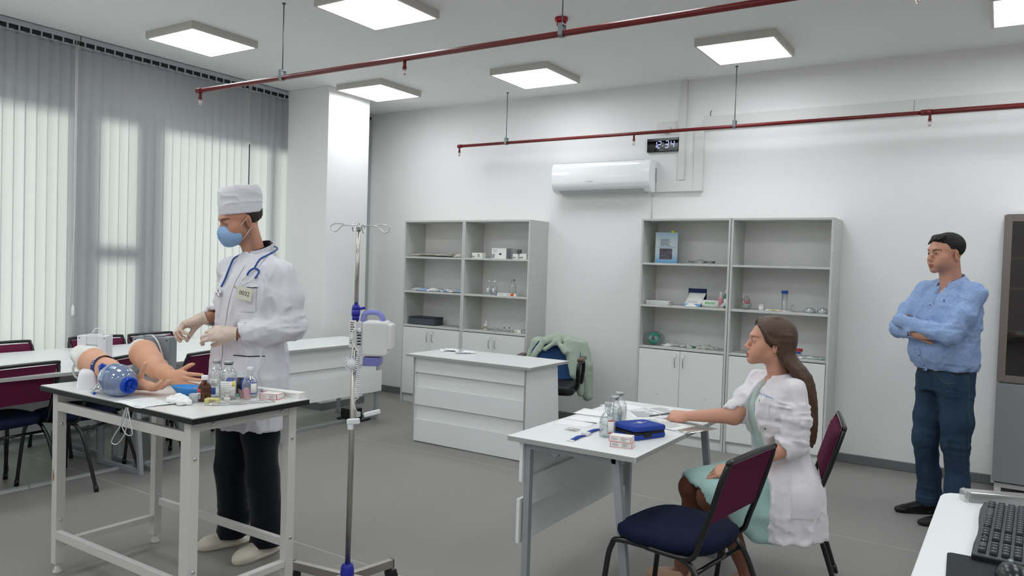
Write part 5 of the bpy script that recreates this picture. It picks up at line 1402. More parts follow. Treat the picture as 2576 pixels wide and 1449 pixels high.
# ================================================================== the person in the white coat (standing)
def doctor():
    O = (-3.19, 2.53, 0)
    t = thing('person', 'person in white coat, white cap, blue mask and latex gloves standing behind the work table', 'person', O)
    base = lc('#be8a73')
    HM = Matrix.Translation((-.055, -.035, 1.685)) @ Euler((rad(0), 0, rad(-20))).to_matrix().to_4x4() @ Euler((rad(16), 0, 0)).to_matrix().to_4x4()
    HI = HM.inverted()
    f = head_field(tuple(HI @ Vector((.0, .03, 1.47))), .056, closed=True, jaw=1.05)
    head = skin_mesh(f, base, lambda V: head_colors(V, base, stubble=.55, brow=lc('#241a16'), brow_w=1.25), HM)
    # joints
    J = dict(Ls=(.205, .005, 1.422), Rs=(-.175, .005, 1.425), Le=(.262, .035, 1.165), Lw=(.100, -.190, 1.130), Re=(-.225, .06, 1.20), Rw=(-.165, -.170, 1.185))
    # hands (skin of the body up to the elbow; the gloves cover them)
    hands = []; gl = []
    pinch = [(26, 38, 22), (30, 44, 26), (38, 52, 28), (46, 58, 30)]
    for side, w_, e, tip, back in ((1, J['Lw'], J['Le'], (-.075, -.335, 1.138), (.45, -.72, .52)), (-1, J['Rw'], J['Re'], (-.275, -.295, 1.125), (-.62, -.30, .72))):
        M = hand_matrix(w_, Vector(tip) - Vector(w_), back)
        curl = pinch if side == 1 else [(26, 44, 26), (34, 52, 30), (42, 58, 32), (50, 62, 34)]
        th = ((.80, .42, -.38), (.15, .75, .45), (8, 22, 18))
        fh, tips = hand_field(side, curl, th, forearm=.01, scale=.98, h=.0023, fat=.88, fr=(.021, .021))
        hands.append(skin_mesh(fh, base, None, M))
        def cuff(ff):
            ff.cap((-.030, 0, 0), (.02, 0, 0), .0335, .029, k=.01, flat=((0, 0, 1), .9)); ff.cap((-.026, 0, 0), (-.024, 0, 0), .0350, k=.002, flat=((0, 0, 1), .9))
            ff.slab((-.027, 0, 0), (-1, 0, 0)); ff.cap((-.06, 0, 0), (-.020, 0, 0), .0305, .0300, k=0, flat=((0, 0, 1), .9), op='cut')
            ff.wrinkle(.0012, (150, 90, 90), seed=3 + side, ridge=True)
        fg, tips = hand_field(side, curl, th, forearm=.0, scale=1.02, h=.0021, fat=1.06, ext=cuff)
        gl.append(skin_mesh(fg, lc('#d2bba9'), lambda V: mix(np.tile(lc('#cfb5a3'), (len(V), 1)), .6 * vnoise(V[:, 0] * 60, V[:, 1] * 60, V[:, 2] * 60), lc('#e6d8cd')), M))
        # forearm
        fa = SDF(np.minimum(w_, e) - .06, np.maximum(w_, e) + .06, .004)
        dv = np.array(e) - np.array(w_); fa.cap(w_, e, .0222, .042, k=.0)
        hands.append(skin_mesh(fa, base))
    hb = hidden_body([[((0, .02, 1.50), .05), ((0, .01, 1.36), .11), ((0, 0, 1.15), .10), ((0, .0, .95), .12)], [((0, .01, 1.38), .06), ((.18, 0, 1.39), .035), (J['Le'], .030)], [((0, .01, 1.38), .06), ((-.16, 0, 1.39), .035), (J['Re'], .030)],
                      [((.08, 0, .93), .08), ((.10, 0, .5), .05), ((.11, .02, .1), .035)], [((-.08, 0, .93), .08), ((-.11, 0, .5), .05), ((-.12, .02, .1), .035)]], base, (-.36, -.2, 0.04), (.36, .2, 1.56))
    body = sdf_obj('body', [head] + hands + [hb], m_skin, t)
    sdf_obj('glove', [gl[0]], m_glove, t); sdf_obj('glove', [gl[1]], m_glove, t)
    # coat
    f = SDF((-.36, -.30, .62), (.40, .26, 1.60), .0062)
    f.loft([(.655, .0, -.005, .215, .165), (.85, 0, -.005, .208, .160), (1.02, 0, -.005, .192, .148), (1.15, .0, -.005, .186, .142), (1.30, .005, .0, .196, .140), (1.38, .01, .005, .186, .124), (1.445, .01, .015, .140, .102), (1.49, .0, .03, .090, .082), (1.520, 0, .035, .072, .068)], k=0, p=2.3, folds=(5, .035, .004, 1.0))
    for s, a, b in ((1, (.060, .03, 1.482), J['Ls']), (-1, (-.060, .03, 1.482), J['Rs'])): f.cap(a, b, .038, .056, k=.035)
    Lw = np.array(J['Lw']); Le = np.array(J['Le']); Rw = np.array(J['Rw']); Re = np.array(J['Re'])
    lc_ = Lw + (Le - Lw) * .13; rc_ = Rw + (Re - Rw) * .30
    tube_cloth(f, [(J['Ls'], .060), ((.245, .022, 1.30), .063), (Le, .058), (Le + (lc_ - Le) * .5 + (0, 0, -.006), .054), (lc_, .046)], k=.025)
    tube_cloth(f, [(J['Rs'], .060), ((-.215, .045, 1.31), .058), (Re, .054), (rc_, .048)], k=.025)
    for tip, w_, e, r in ((lc_, Lw, Le, .046), (rc_, Rw, Re, .048)):
        d = w_ - e; flat_end(f, tip, d, .085); open_end(f, tip, d, r, .05)
    f.loft([(.60, .0, -.005, .182, .132), (.75, 0, -.005, .180, .130), (.80, 0, -.005, .14, .10)], k=0, p=2.3, op='cut')
    f.wrinkle(.012, (16, 16, 5), seed=1.3, ridge=True)
    f.wrinkle(.007, (32, 32, 16), seed=8.3, ridge=True)
    f.wrinkle(.010, (14, 14, 46), seed=4.2, ridge=True, where=lambda x, y, z: np.exp(-(((x - .272) / .09) ** 2 + ((z - 1.17) / .10) ** 2)) + np.exp(-(((x + .225) / .09) ** 2 + ((z - 1.2) / .1) ** 2)))
    f.cap((0, .03, 1.46), (0, .035, 1.60), .060, .064, k=.004, op='cut')
    V, Q = f.mesh(); coat = sdf_obj('coat', [(relax(V, Q, 1, .3), Q)], m_coat, t)
    # stand collar, open at the throat
    cb = MB(); n = 26
    def col(u, v):
        a = rad(-70) + u * rad(320); r = .070 + .006 * v
        return (.0 + (r + .004) * math.cos(a), .033 + r * math.sin(a), 1.510 + v * .046 + (.017 + .012 * v) * math.sin(a))
    cb.grid(n, 4, col); cb.grid(n, 4, lambda u, v: (lambda q: (q[0] * .93, .033 + (q[1] - .033) * .93, q[2]))(col(1 - u, v)))
    cb.grid(n, 1, lambda u, v: (lambda q: (q[0] * (1 - .07 * v), .033 + (q[1] - .033) * (1 - .07 * v), q[2]))(col(u, 1)))
    obj('collar', cb, m_coat, coat)
    obj('inner_neck', MB().grid(n, 1, lambda u, v: (.064 * math.cos(u * 2 * PI), .033 + .060 * math.sin(u * 2 * PI), 1.49 + v * .070 + .030 * math.sin(u * 2 * PI))), m_navyc, coat)
    # placket and buttons, pockets
    def on(x, z, y=-.4, o=coat, d=(0, 1, 0)):
        p, nn = surf(o, (x, y, z), d); return (p, nn) if p is not None else (Vector((x, -.14, z)), Vector((0, -1, 0)))
    for z in (1.405, 1.30, 1.19, 1.075, .96, .84):
        p, nn = on(-.035 + max(0, z - 1.10) * .14, z); obj('button', button(p - nn * .0005, nn, .0075), m_whitep, coat)
    def patch(name, x0, x1, z0, z1, m, off=.0022, nx=10, nz=10, r=0.0, parent=coat, sk=0.0):
        mb = MB()
        def g(u, v):
            z = z0 + (z1 - z0) * v; x = x0 + (x1 - x0) * u + sk * (z - z0)
            p, nn = on(x, z); return tuple(p + nn * off)
        mb.grid(nx, nz, g); mb.grid(nx, nz, lambda u, v: (lambda q: (q[0], q[1] + off * .9, q[2]))(g(1 - u, v)))
        return obj(name, mb, m, parent)
    patch('placket', -.060, -.006, .67, 1.10, m_coat, .0028, 4, 24); patch('placket', -.060, -.006, 1.10, 1.46, m_coat, .0028, 4, 20, sk=.14)
    patch('chest_pocket', .085, .165, 1.235, 1.355, m_coat, .0035)
    patch('pocket_edge', .110, .165, 1.350, 1.354, m_navyc, .0045, 10, 1)
    patch('hip_pocket', .060, .185, .84, 1.022, m_coat, .004)
    patch('pocket_edge', .060, .185, 1.018, 1.0225, m_navyc, .0055, 10, 1)
    # trousers
    f = SDF((-.26, -.16, .02), (.26, .20, .90), .0065)
    tube_cloth(f, [((.075, .0, .85), .105), ((.095, -.005, .60), .086), ((.108, .0, .42), .078), ((.112, .035, .14), .075), ((.112, .030, .07), .080)], k=.02)
    tube_cloth(f, [((-.075, .0, .85), .105), ((-.10, -.005, .60), .086), ((-.118, -.01, .42), .078), ((-.125, .02, .14), .073), ((-.125, .012, .07), .078)], k=.02)
    f.slab((0, 0, .055), (0, 0, -1))
    f.wrinkle(.010, (6, 6, 5), seed=2.2, ridge=True)
    f.wrinkle(.007, (8, 8, 26), seed=7, ridge=True, where=lambda x, y, z: np.exp(-((z - .13) / .09) ** 2))
    for x, y in ((.112, .030), (-.125, .012)): f.cap((x, y, .03), (x, y, .12), .070, .060, k=0, op='cut')
    V, Q = f.mesh(); sdf_obj('trousers', [(V, Q)], m_navyc, t)
    # clogs
    m_clog = mat('cream_clog', '#d8d0bf', .45)
    for cx, cy, a in ((.108, .035, 2), (-.125, .035, -18)):
        f = SDF((-.06, -.225, -.004), (.06, .08, .10), .0035)
        f.loft([(.0, 0, -.06, .044, .135), (.016, 0, -.06, .046, .137), (.026, 0, -.062, .044, .134)], k=0, p=2.5)
        f.cap((0, -.150, .030), (0, -.02, .055), .030, .040, k=.02, flat=((1, 0, 0), 1.12)); f.ell((0, -.13, .032), (.045, .062, .030), k=.02)
        f.cap((0, .02, .045), (0, .08, .065), .040, .040, k=.01, op='cut'); f.ell((0, .0, .062), (.034, .05, .038), k=.006, op='cut')
        f.loft([(.013, 0, -.06, .0505, .1415), (.0165, 0, -.06, .0505, .1415)], k=0, p=2.5); f.slab((0, 0, 0), (0, 0, -1))
        V, Q = f.mesh(); M = Matrix.Translation((cx, cy, 0)) @ Matrix.Rotation(rad(a), 4, 'Z')
        s = sdf_obj('clog', [(xf(relax(V, Q, 2), M), Q)], m_clog, t)
        hl = MB()
        for i in range(5):
            for j in range(4):
                xx = (i - 2) * .012; yy = -.155 + j * .018
                pt, nn = surf(s, M @ Vector((xx, yy, .15)), (0, 0, -1))
                if pt is not None: hl.add([tuple(pt + nn * .0004 + Vector((.002 * math.cos(q), .002 * math.sin(q), 0))) for q in [k * PI / 3 for k in range(6)]], [tuple(range(6))])
        o = obj('vent_holes', hl, mat('hole_dark', '#6d665a', .8), s); o['kind'] = 'stuff'
    # cap
    f = SDF((-.115, -.13, .02), (.115, .15, .22), .004)
    f.loft([(.028, 0, .004, .084, .102), (.060, 0, .008, .087, .106), (.10, 0, .012, .087, .106), (.150, 0, .014, .084, .100), (.168, 0, .014, .078, .092)], k=0, p=2.25)
    f.loft([(.0, 0, .004, .077, .094), (.11, 0, .012, .077, .094)], k=0, p=2.2, op='cut')
    f.cap((-.05, .01, .180), (.05, .03, .176), .012, k=.02, op='cut')
    f.wrinkle(.005, (16, 16, 30), seed=5, ridge=True, where=lambda x, y, z: np.clip((z - .055) / .03, 0, 1))
    V, Q = f.mesh(); CM = HM @ Matrix.Rotation(rad(-7), 4, 'X') @ Matrix.Translation((0, .0, .005))
    cp = sdf_obj('cap', [(xf(V, CM), Q)], m_coat, t)
    obj('band_seam', MB().tube([tuple(CM @ Vector((.0872 * math.cos(a), .006 + .1062 * math.sin(a), .058))) for a in [k * PI / 20 for k in range(40)]], .0012, 5, closed=True), m_coat, cp)
    # short hair below the cap
    f = SDF((-.10, -.06, -.06), (.10, .13, .06), .003)
    f.ell((0, .022, .036), (.0795, .0985, .083), k=0)
    f.slab((0, 0, -.045), (0, .35, -1)); f.slab((0, -.002, 0), (0, -1, .45)); f.slab((0, 0, .05), (0, 0, 1))
    for s in (-1, 1): f.ell((s * .08, .012, -.012), (.02, .024, .038), k=.004, op='cut')
    f.wrinkle(.0015, (200, 200, 60), seed=9)
    V, Q = f.mesh(); sdf_obj('hair', [(xf(V, HM), Q)], m_hair, t)
    # mask
    f = SDF((-.09, -.15, -.13), (.09, .0, .01), .0026)
    f.ell((0, -.058, -.062), (.064, .066, .056), k=0); f.ell((0, -.098, -.042), (.022, .026, .030), k=.03); f.ell((0, -.085, -.090), (.032, .030, .026), k=.02)
    g = f.F.copy(); f.F = np.maximum(f.F, -(g + .0050))
    f.slab((0, 0, -.022), (0, .35, 1)); f.slab((0, -.030, -.06), (0, 1, .20))
    X, Y, Z = f.ax[0][:, None, None], f.ax[1][None, :, None], f.ax[2][None, None, :]
    f.F += (.0007 * np.sin((Z - .5 * np.abs(X)) * 420)).astype(np.float32) * (np.abs(Z + .065) < .03)
    V, Q = f.mesh(); mk = sdf_obj('face_mask', [(xf(V, HM), Q)], mat('mask_blue', '#8fb0d6', .7, bump=(600, .2, (1, 1, 1))), t)
    for s in (-1, 1):
        for a, b in (((s * .058, -.038, -.032), (s * .080, .010, .012)), ((s * .056, -.034, -.094), (s * .080, .020, -.040))):
            obj('ear_loop', MB().tube([tuple(HM @ Vector(v)) for v in (a, tuple((Vector(a) + Vector(b)) / 2 + Vector((s * .006, 0, 0))), b)], .0015, 6), m_cord, mk)
    # stethoscope round the neck
    m_steth = mat('stethoscope_blue', '#15488f', .3)
    s = thing('stethoscope', 'blue stethoscope hanging round the neck of the person in the white coat', 'stethoscope', O)
    pR = [(-.0, .125, 1.560), (-.058, .100, 1.550), (-.088, .045, 1.530), (-.086, -.01, 1.510), (-.066, -.062, 1.490)]
    pL = [(.060, .105, 1.550), (.093, .060, 1.535), (.106, .010, 1.515), (.110, -.045, 1.490)]
    for z in (1.45, 1.42, 1.38, 1.345):
        p, nn = on(-.050 - (1.45 - z) * .05, z); pR.append(tuple(p + nn * .009))
    p, nn = on(.118, 1.442); pL.append(tuple(p + nn * .012))
    obj('tubing', MB().tube(smooth_path(list(reversed(pR)) + pL, 5), .0048, 10), m_steth, s)
    p, nn = on(-.056, 1.318); pc = p + nn * .008
    Mc = Matrix.Translation(pc) @ nn.to_track_quat('Z', 'Y').to_matrix().to_4x4()
    ch = obj('chest_piece', MB().lathe([(.0, -.002), (.014, -.002), (.019, .003), (.019, .007), (.012, .010), (0, .010)], 20, M=Mc), m_chrome, s)
    for k in range(7):
        a = k * 2 * PI / 7
        obj('facet', MB().add([tuple(Mc @ Vector(v)) for v in ((.004 * math.cos(a), .004 * math.sin(a), .013), (.018 * math.cos(a - .3), .018 * math.sin(a - .3), .0085), (.019 * math.cos(a), .019 * math.sin(a), .012), (.018 * math.cos(a + .3), .018 * math.sin(a + .3), .0085))], [(0, 1, 2), (0, 2, 3)]), m_chrome, ch)
    yk = pL[-1]; q0, n0 = on(.118, 1.42); q0 = q0 + n0 * .01
    a1, an = on(.094, 1.405); b1_, bn_ = on(.142, 1.395)
    fork = [tuple(a1 + an * .010), tuple(on(.100, 1.428)[0] + n0 * .012), tuple(on(.120, 1.442)[0] + n0 * .012), tuple(on(.140, 1.428)[0] + n0 * .012), tuple(b1_ + bn_ * .010)]
    obj('yoke', MB().tube(smooth_path(fork, 6), .0048, 10), m_steth, s)
    e1, e1n = on(.052, 1.285); e2, e2n = on(.052, 1.285)
    for aa, mid, ee in ((a1 + an * .010, (.076, 1.375), (.048, 1.350)), (b1_ + bn_ * .010, (.122, 1.375), (.092, 1.338))):
        m1, mn = on(*mid); m2, mn2 = on(.074, 1.344); e_, en = on(*ee)
        pth = [tuple(aa), tuple(m1 + mn * .012), tuple(m2 + mn2 * .012), tuple(e_ + en * .010)]
        bt = obj('binaural_tube', MB().tube(smooth_path(pth, 5), .0024, 8), m_chrome, s)
        obj('ear_tip', MB().lathe([(0, -.006), (.005, -.003), (.005, .003), (0, .006)], 12, M=Matrix.Translation(e_ + en * .010)), mat('ear_tip', '#b9b08a', .5), bt)
    # number badge
    p, nn = on(.120, 1.320, y=-.4)
    Mb = frame(p + nn * .009, Vector((0, 0, 1)).cross(nn), Vector((0, 0, 1)) - nn * .0) @ Matrix.Rotation(rad(-9), 4, 'Z')
    bg_ = thing('number_badge', 'cream badge reading 0032 pinned to the chest pocket of the white coat', 'badge', O)
    obj('badge_card', MB().box(-.042, .042, -.032, .032, 0, .0022, M=Mb), mat('badge_cream', '#dbd8c6', .6), bg_)
    obj('number', text_mb('0032', .030, .0006, M=Mb @ Matrix.Translation((0, 0, .0026))), mat('badge_ink', '#3a3a36', .7), bg_)
    

def rot_world(O, rz):
    c, s_ = math.cos(-rz), math.sin(-rz)
    def L(p): d = (p[0] - O[0], p[1] - O[1], p[2] - O[2]); return (c * d[0] - s_ * d[1], s_ * d[0] + c * d[1], d[2])
    return L

# ================================================================== the man in the blue shirt
def man():
    O = (-.275, 5.52, 0); RZ = rad(-45)
    t = thing('person', 'man in blue shirt and jeans standing with folded arms by the back wall', 'person', O, RZ)
    base = lc('#c9957e')
    HM = Matrix.Translation((-.004, -.035, 1.662)) @ Euler((0, 0, rad(-3))).to_matrix().to_4x4() @ Euler((rad(3), 0, 0)).to_matrix().to_4x4() @ Matrix.Scale(1.03, 4)
    HI = HM.inverted()
    f = head_field(tuple(HI @ Vector((.0, .02, 1.42))), .062, closed=False, jaw=1.14)
    head = skin_mesh(f, base, lambda V: head_colors(V, base, stubble=.18, brow=lc('#2e221c'), brow_w=1.2), HM)
    Ls, Rs = (.195, .005, 1.415), (-.195, -.005, 1.415)
    Le, Lw = (.215, -.175, 1.165), (-.055, -.285, 1.225)
    Re, Rw = (-.225, -.165, 1.170), (.010, -.268, 1.163)
    parts = [head]
    # left hand tucked behind the right upper arm, right hand under the left elbow
    for side, w_, d, back, e in ((1, Lw, (-.78, .60, .10), (-.5, -.75, .35), Le), (-1, Rw, (.96, .20, .05), (.15, -.90, -.10), Re)):
        M = hand_matrix(w_, d, back)
        fh, tips = hand_field(side, [(14, 18, 8)] * 4 if side == 1 else [(16, 22, 10), (18, 24, 10), (20, 26, 12), (22, 26, 12)], ((.85, .45, -.05), (0, .3, 1), (5, 8, 5)), forearm=.0, scale=.98, h=.0028, fr=(.025, .025))
        parts.append(skin_mesh(fh, base, None, M))
    parts.append(hidden_body([[((0, .02, 1.45), .05), ((0, 0, 1.3), .11), ((0, -.02, 1.1), .12), ((0, .0, .95), .12)], [((0, 0, 1.37), .06), (Ls, .03), (Le, .028), (Lw, .020)], [((0, 0, 1.37), .06), (Rs, .03), (Re, .028), (Rw, .020)],
                      [((.09, 0, .9), .08), ((.12, -.01, .48), .05), ((.15, .02, .08), .035)], [((-.09, 0, .9), .08), ((-.08, -.05, .48), .05), ((-.06, -.02, .08), .035)]], base, (-.32, -.38, .04), (.32, .2, 1.5)))
    body = sdf_obj('body', parts, m_skin, t)
    eyeballs('eye', HM, t, look=(-.04, 0, -.05))
    # shirt
    f = SDF((-.34, -.40, .88), (.34, .24, 1.56), .0065)
    f.loft([(.940, 0, .005, .182, .150), (.975, 0, -.005, .192, .166), (1.04, 0, -.022, .198, .182), (1.14, 0, -.015, .198, .170), (1.28, 0, .0, .205, .148), (1.36, 0, .008, .196, .128), (1.415, 0, .015, .145, .102), (1.452, 0, .02, .088, .080)], k=0, p=2.25, folds=(5, .012, .004, 2.0))
    for s_, a, b in ((1, (.05, .02, 1.475), Ls), (-1, (-.05, .02, 1.475), Rs)): f.cap(a, b, .035, .058, k=.04)
    A = np.array
    tube_cloth(f, [(Ls, .062), (tuple((A(Ls) + A(Le)) / 2 + (.012, 0, 0)), .058), (Le, .052)], k=.03)
    tube_cloth(f, [(Rs, .062), (tuple((A(Rs) + A(Re)) / 2 + (-.012, 0, 0)), .058), (Re, .052)], k=.03)
    lcf = A(Lw) + (A(Le) - A(Lw)) * -.06; rcf = A(Rw) + (A(Re) - A(Rw)) * .02
    f2 = SDF((-.34, -.40, 1.06), (.34, -.02, 1.32), .006)
    f.cap(Le, lcf, .052, .038, k=.02); f.cap(Re, rcf, .052, .040, k=.02)
    f.ell(lcf, (.040, .036, .038), k=.02); open_end(f, rcf, (A(Rw) - A(Re)), .037, .012)
    f.wrinkle(.009, (14, 14, 9), seed=3.3, ridge=True)
    f.wrinkle(.006, (30, 30, 26), seed=6.3, ridge=True)
    f.wrinkle(.009, (14, 18, 34), seed=2, ridge=True, where=lambda x, y, z: np.exp(-((z - 1.2) / .08) ** 2) * (np.abs(x) > .10) + .8 * np.exp(-((z - .96) / .05) ** 2))
    f.cap((0, .012, 1.42), (0, .03, 1.54), .058, .070, k=.006, op='cut')
    f.ell((0, -.075, 1.445), (.022, .04, .05), k=.01, op='cut')
    V, Q = f.mesh(); sh = sdf_obj('shirt', [(relax(V, Q, 1, .3), Q)], m_shirt, t)
    cb = MB(); n = 24
    def col(u, v, o=0.0):
        a = rad(-62) + u * rad(304); r = .080 + o - .010 * (1 - abs(2 * v - 1))
        drop = .030 * max(0, v - .5) * 2; sa = math.sin(a)
        rr = r + .020 * max(0, v - .5) * 2
        z = 1.470 + .042 * min(1, 2 * v) - drop * 1.2 + .026 * sa
        if v > .5 and (u < .12 or u > .88): z -= .022 * (v - .5) * 2; rr += .006
        return (rr * math.cos(a), .020 + rr * sa * .92, z)
    cb.grid(n, 8, lambda u, v: col(u, v)); cb.grid(n, 8, lambda u, v: (lambda q: (q[0] * .965, .02 + (q[1] - .02) * .965, q[2] - .001))(col(1 - u, v)))
    obj('collar', cb, m_shirt, sh)
    obj('inner_collar', MB().grid(n, 1, lambda u, v: (.064 * math.cos(u * 2 * PI), .020 + .060 * math.sin(u * 2 * PI), 1.452 + v * .040 + .024 * math.sin(u * 2 * PI))), m_navyc, sh)
    def on(x, z, y=-.6):
        p, nn = surf(sh, (x, y, z), (0, 1, 0)); return (p, nn) if p is not None else (Vector((x, -.15, z)), Vector((0, -1, 0)))
    mb = MB(); mb.grid(3, 24, lambda u, v: (lambda q: tuple(q[0] + q[1] * .0018))(on(.018 - u * .034, 1.31 + v * .105))); obj('placket', mb, m_shirt, sh)
    mb = MB(); mb.grid(3, 12, lambda u, v: (lambda q: tuple(q[0] + q[1] * .0018))(on(.018 - u * .034, .925 + v * .15))); obj('placket', mb, m_shirt, sh)
    for z in (1.405, 1.335, 1.02, .955):
        p, nn = on(.0, z); obj('button', button(p + nn * .001, nn, .0052), m_black, sh)
    p, nn = on(.085, 1.365); Mb = frame(p + nn * .0015, Vector((0, 0, 1)).cross(nn), (0, 0, 1))
    em = MB()
    for a, b in (((-.006, .008), (.008, .010)), ((-.002, .009), (.003, -.002)), ((.003, -.002), (-.006, -.010)), ((.003, -.002), (.007, -.008)), ((-.004, .002), (.008, .003))):
        em.cyl(tuple(Mb @ Vector((a[0], a[1], 0))), tuple(Mb @ Vector((b[0], b[1], 0))), .0011, 6)
    obj('chest_emblem', em, mat('emblem_navy', '#2b3c7c', .7), sh)
    # jeans
    f = SDF((-.26, -.24, .03), (.30, .20, .99), .0065)
    f.loft([(.80, 0, .005, .172, .120), (.87, 0, .005, .178, .128), (.93, 0, .005, .176, .135), (.965, 0, .004, .172, .138)], k=0, p=2.3)
    tube_cloth(f, [((.085, .0, .84), .098), ((.115, .0, .62), .088), ((.125, -.015, .48), .070), ((.165, -.025, .25), .064), ((.180, -.045, .09), .073)], k=.03)
    tube_cloth(f, [((-.085, .0, .84), .098), ((-.085, -.03, .62), .086), ((-.080, -.055, .48), .069), ((-.062, -.03, .25), .064), ((-.055, -.025, .09), .074)], k=.03)
    f.slab((0, 0, .045), (0, 0, -1))
    f.wrinkle(.006, (11, 11, 8), seed=2.8, ridge=True); f.wrinkle(.003, (40, 40, 30), seed=2.8, ridge=True)
    f.wrinkle(.009, (12, 12, 40), seed=5, ridge=True, where=lambda x, y, z: np.exp(-((z - .47) / .06) ** 2) + np.exp(-((z - .13) / .08) ** 2) + .6 * np.exp(-((z - .80) / .05) ** 2))
    for x, y in ((.180, -.045), (-.055, -.025)): f.cap((x, y, .02), (x, y, .12), .064, .056, k=0, op='cut')
    V, Q = f.mesh(); je = sdf_obj('jeans', [(relax(V, Q, 1, .3), Q)], m_jeans, t)
    obj('belt', MB().grid(48, 1, lambda u, v: (.181 * math.cos(u * 2 * PI), .004 + .146 * math.sin(u * 2 * PI), .925 + v * .030)), mat('leather_black', '#15151a', .4), je)
    sm = MB()
    for y0 in (0,):
        pts = []
        for k in range(24):
            z = .90 - k * .034; p, nn = surf(je, (.6, -.005 + .02 * (k / 24), z), (-1, 0, 0))
            if p is not None: pts.append(tuple(p + nn * .001))
        sm.tube(pts, .0009, 5)
    obj('side_seam', sm, mat('seam_thread', '#5c5f62', .8), je)
    pk = []
    for k in range(9):
        a = k / 8; x = .165 - .085 * a; z = .875 + .035 * a ** 2 - .02 * math.sin(PI * a)
        p, nn = surf(je, (x * 1.0, -.6, z), (0, 1, 0))
        if p is not None: pk.append(tuple(p + nn * .0012))
    if len(pk) > 2: obj('pocket_seam', MB().tube(pk, .0015, 5), mat('seam_thread', '#5c5f62', .8), je)
    obj('waist_cord', MB().tube(smooth_path([(.0, -.148, .93), (-.015, -.165, .935), (-.022, -.17, .915), (-.006, -.156, .92)], 5), .003, 6), m_blackm, je)
    # shoes
    m_sh = mat('black_leather_shoe', '#121113', .42, spec=.4)
    for cx, cy, a in ((.185, -.045, -10), (-.055, -.01, -12)):
        f = SDF((-.06, -.25, -.004), (.06, .07, .12), .0035)
        f.loft([(.0, 0, -.075, .040, .138), (.012, 0, -.075, .042, .140)], k=0, p=2.3)
        f.cap((0, -.165, .026), (0, -.06, .045), .026, .036, k=.02); f.ell((0, -.185, .022), (.032, .045, .020), k=.02); f.cap((0, .0, .035), (0, .0, .10), .040, .042, k=.03)
        f.slab((0, 0, 0), (0, 0, -1))
        V, Q = f.mesh(); M = Matrix.Translation((cx, cy, 0)) @ Matrix.Rotation(rad(a), 4, 'Z')
        s = sdf_obj('shoe', [(xf(relax(V, Q, 2), M), Q)], m_sh, t)
        lm = MB()
        for k in range(4): lm.cyl(tuple(M @ Vector((-.014, -.070 - k * .016, .083 - k * .009))), tuple(M @ Vector((.014, -.076 - k * .016, .083 - k * .009))), .0022, 6)
        obj('laces', lm, m_black, s)
    # hair: short crop with a fringe
    f = SDF((-.10, -.125, -.06), (.10, .14, .15), .003)
    f.ell((0, .020, .045), (.0806, .0988, .0838), k=0); f.ell((0, -.036, .078), (.050, .044, .032), k=.02)
    rr = random.Random(4)
    for i in range(26):
        x = -.052 + .104 * i / 25; f.cap((x, -.045, .110 - 2 * x * x), (x * 1.05 - .004, -.088 + 6 * x * x, .072 + rr.uniform(-.012, .010) + (.008 if x > .0 else -.008)), .0065, .0025, k=.004)
    f.ell((0, -.10, .015), (.085, .075, .060), k=.010, op='cut')
    for s in (-1, 1): f.ell((s * .084, .000, -.010), (.022, .034, .040), k=.006, op='cut')
    f.slab((0, .0, -.040), (0, -.1, -1)); f.ell((0, .02, -.075), (.075, .09, .05), k=.01, op='cut')
    f.wrinkle(.0025, (140, 90, 90), seed=11, ridge=True)
    V, Q = f.mesh(); sdf_obj('hair', [(xf(V, HM), Q)], m_hairb, t)

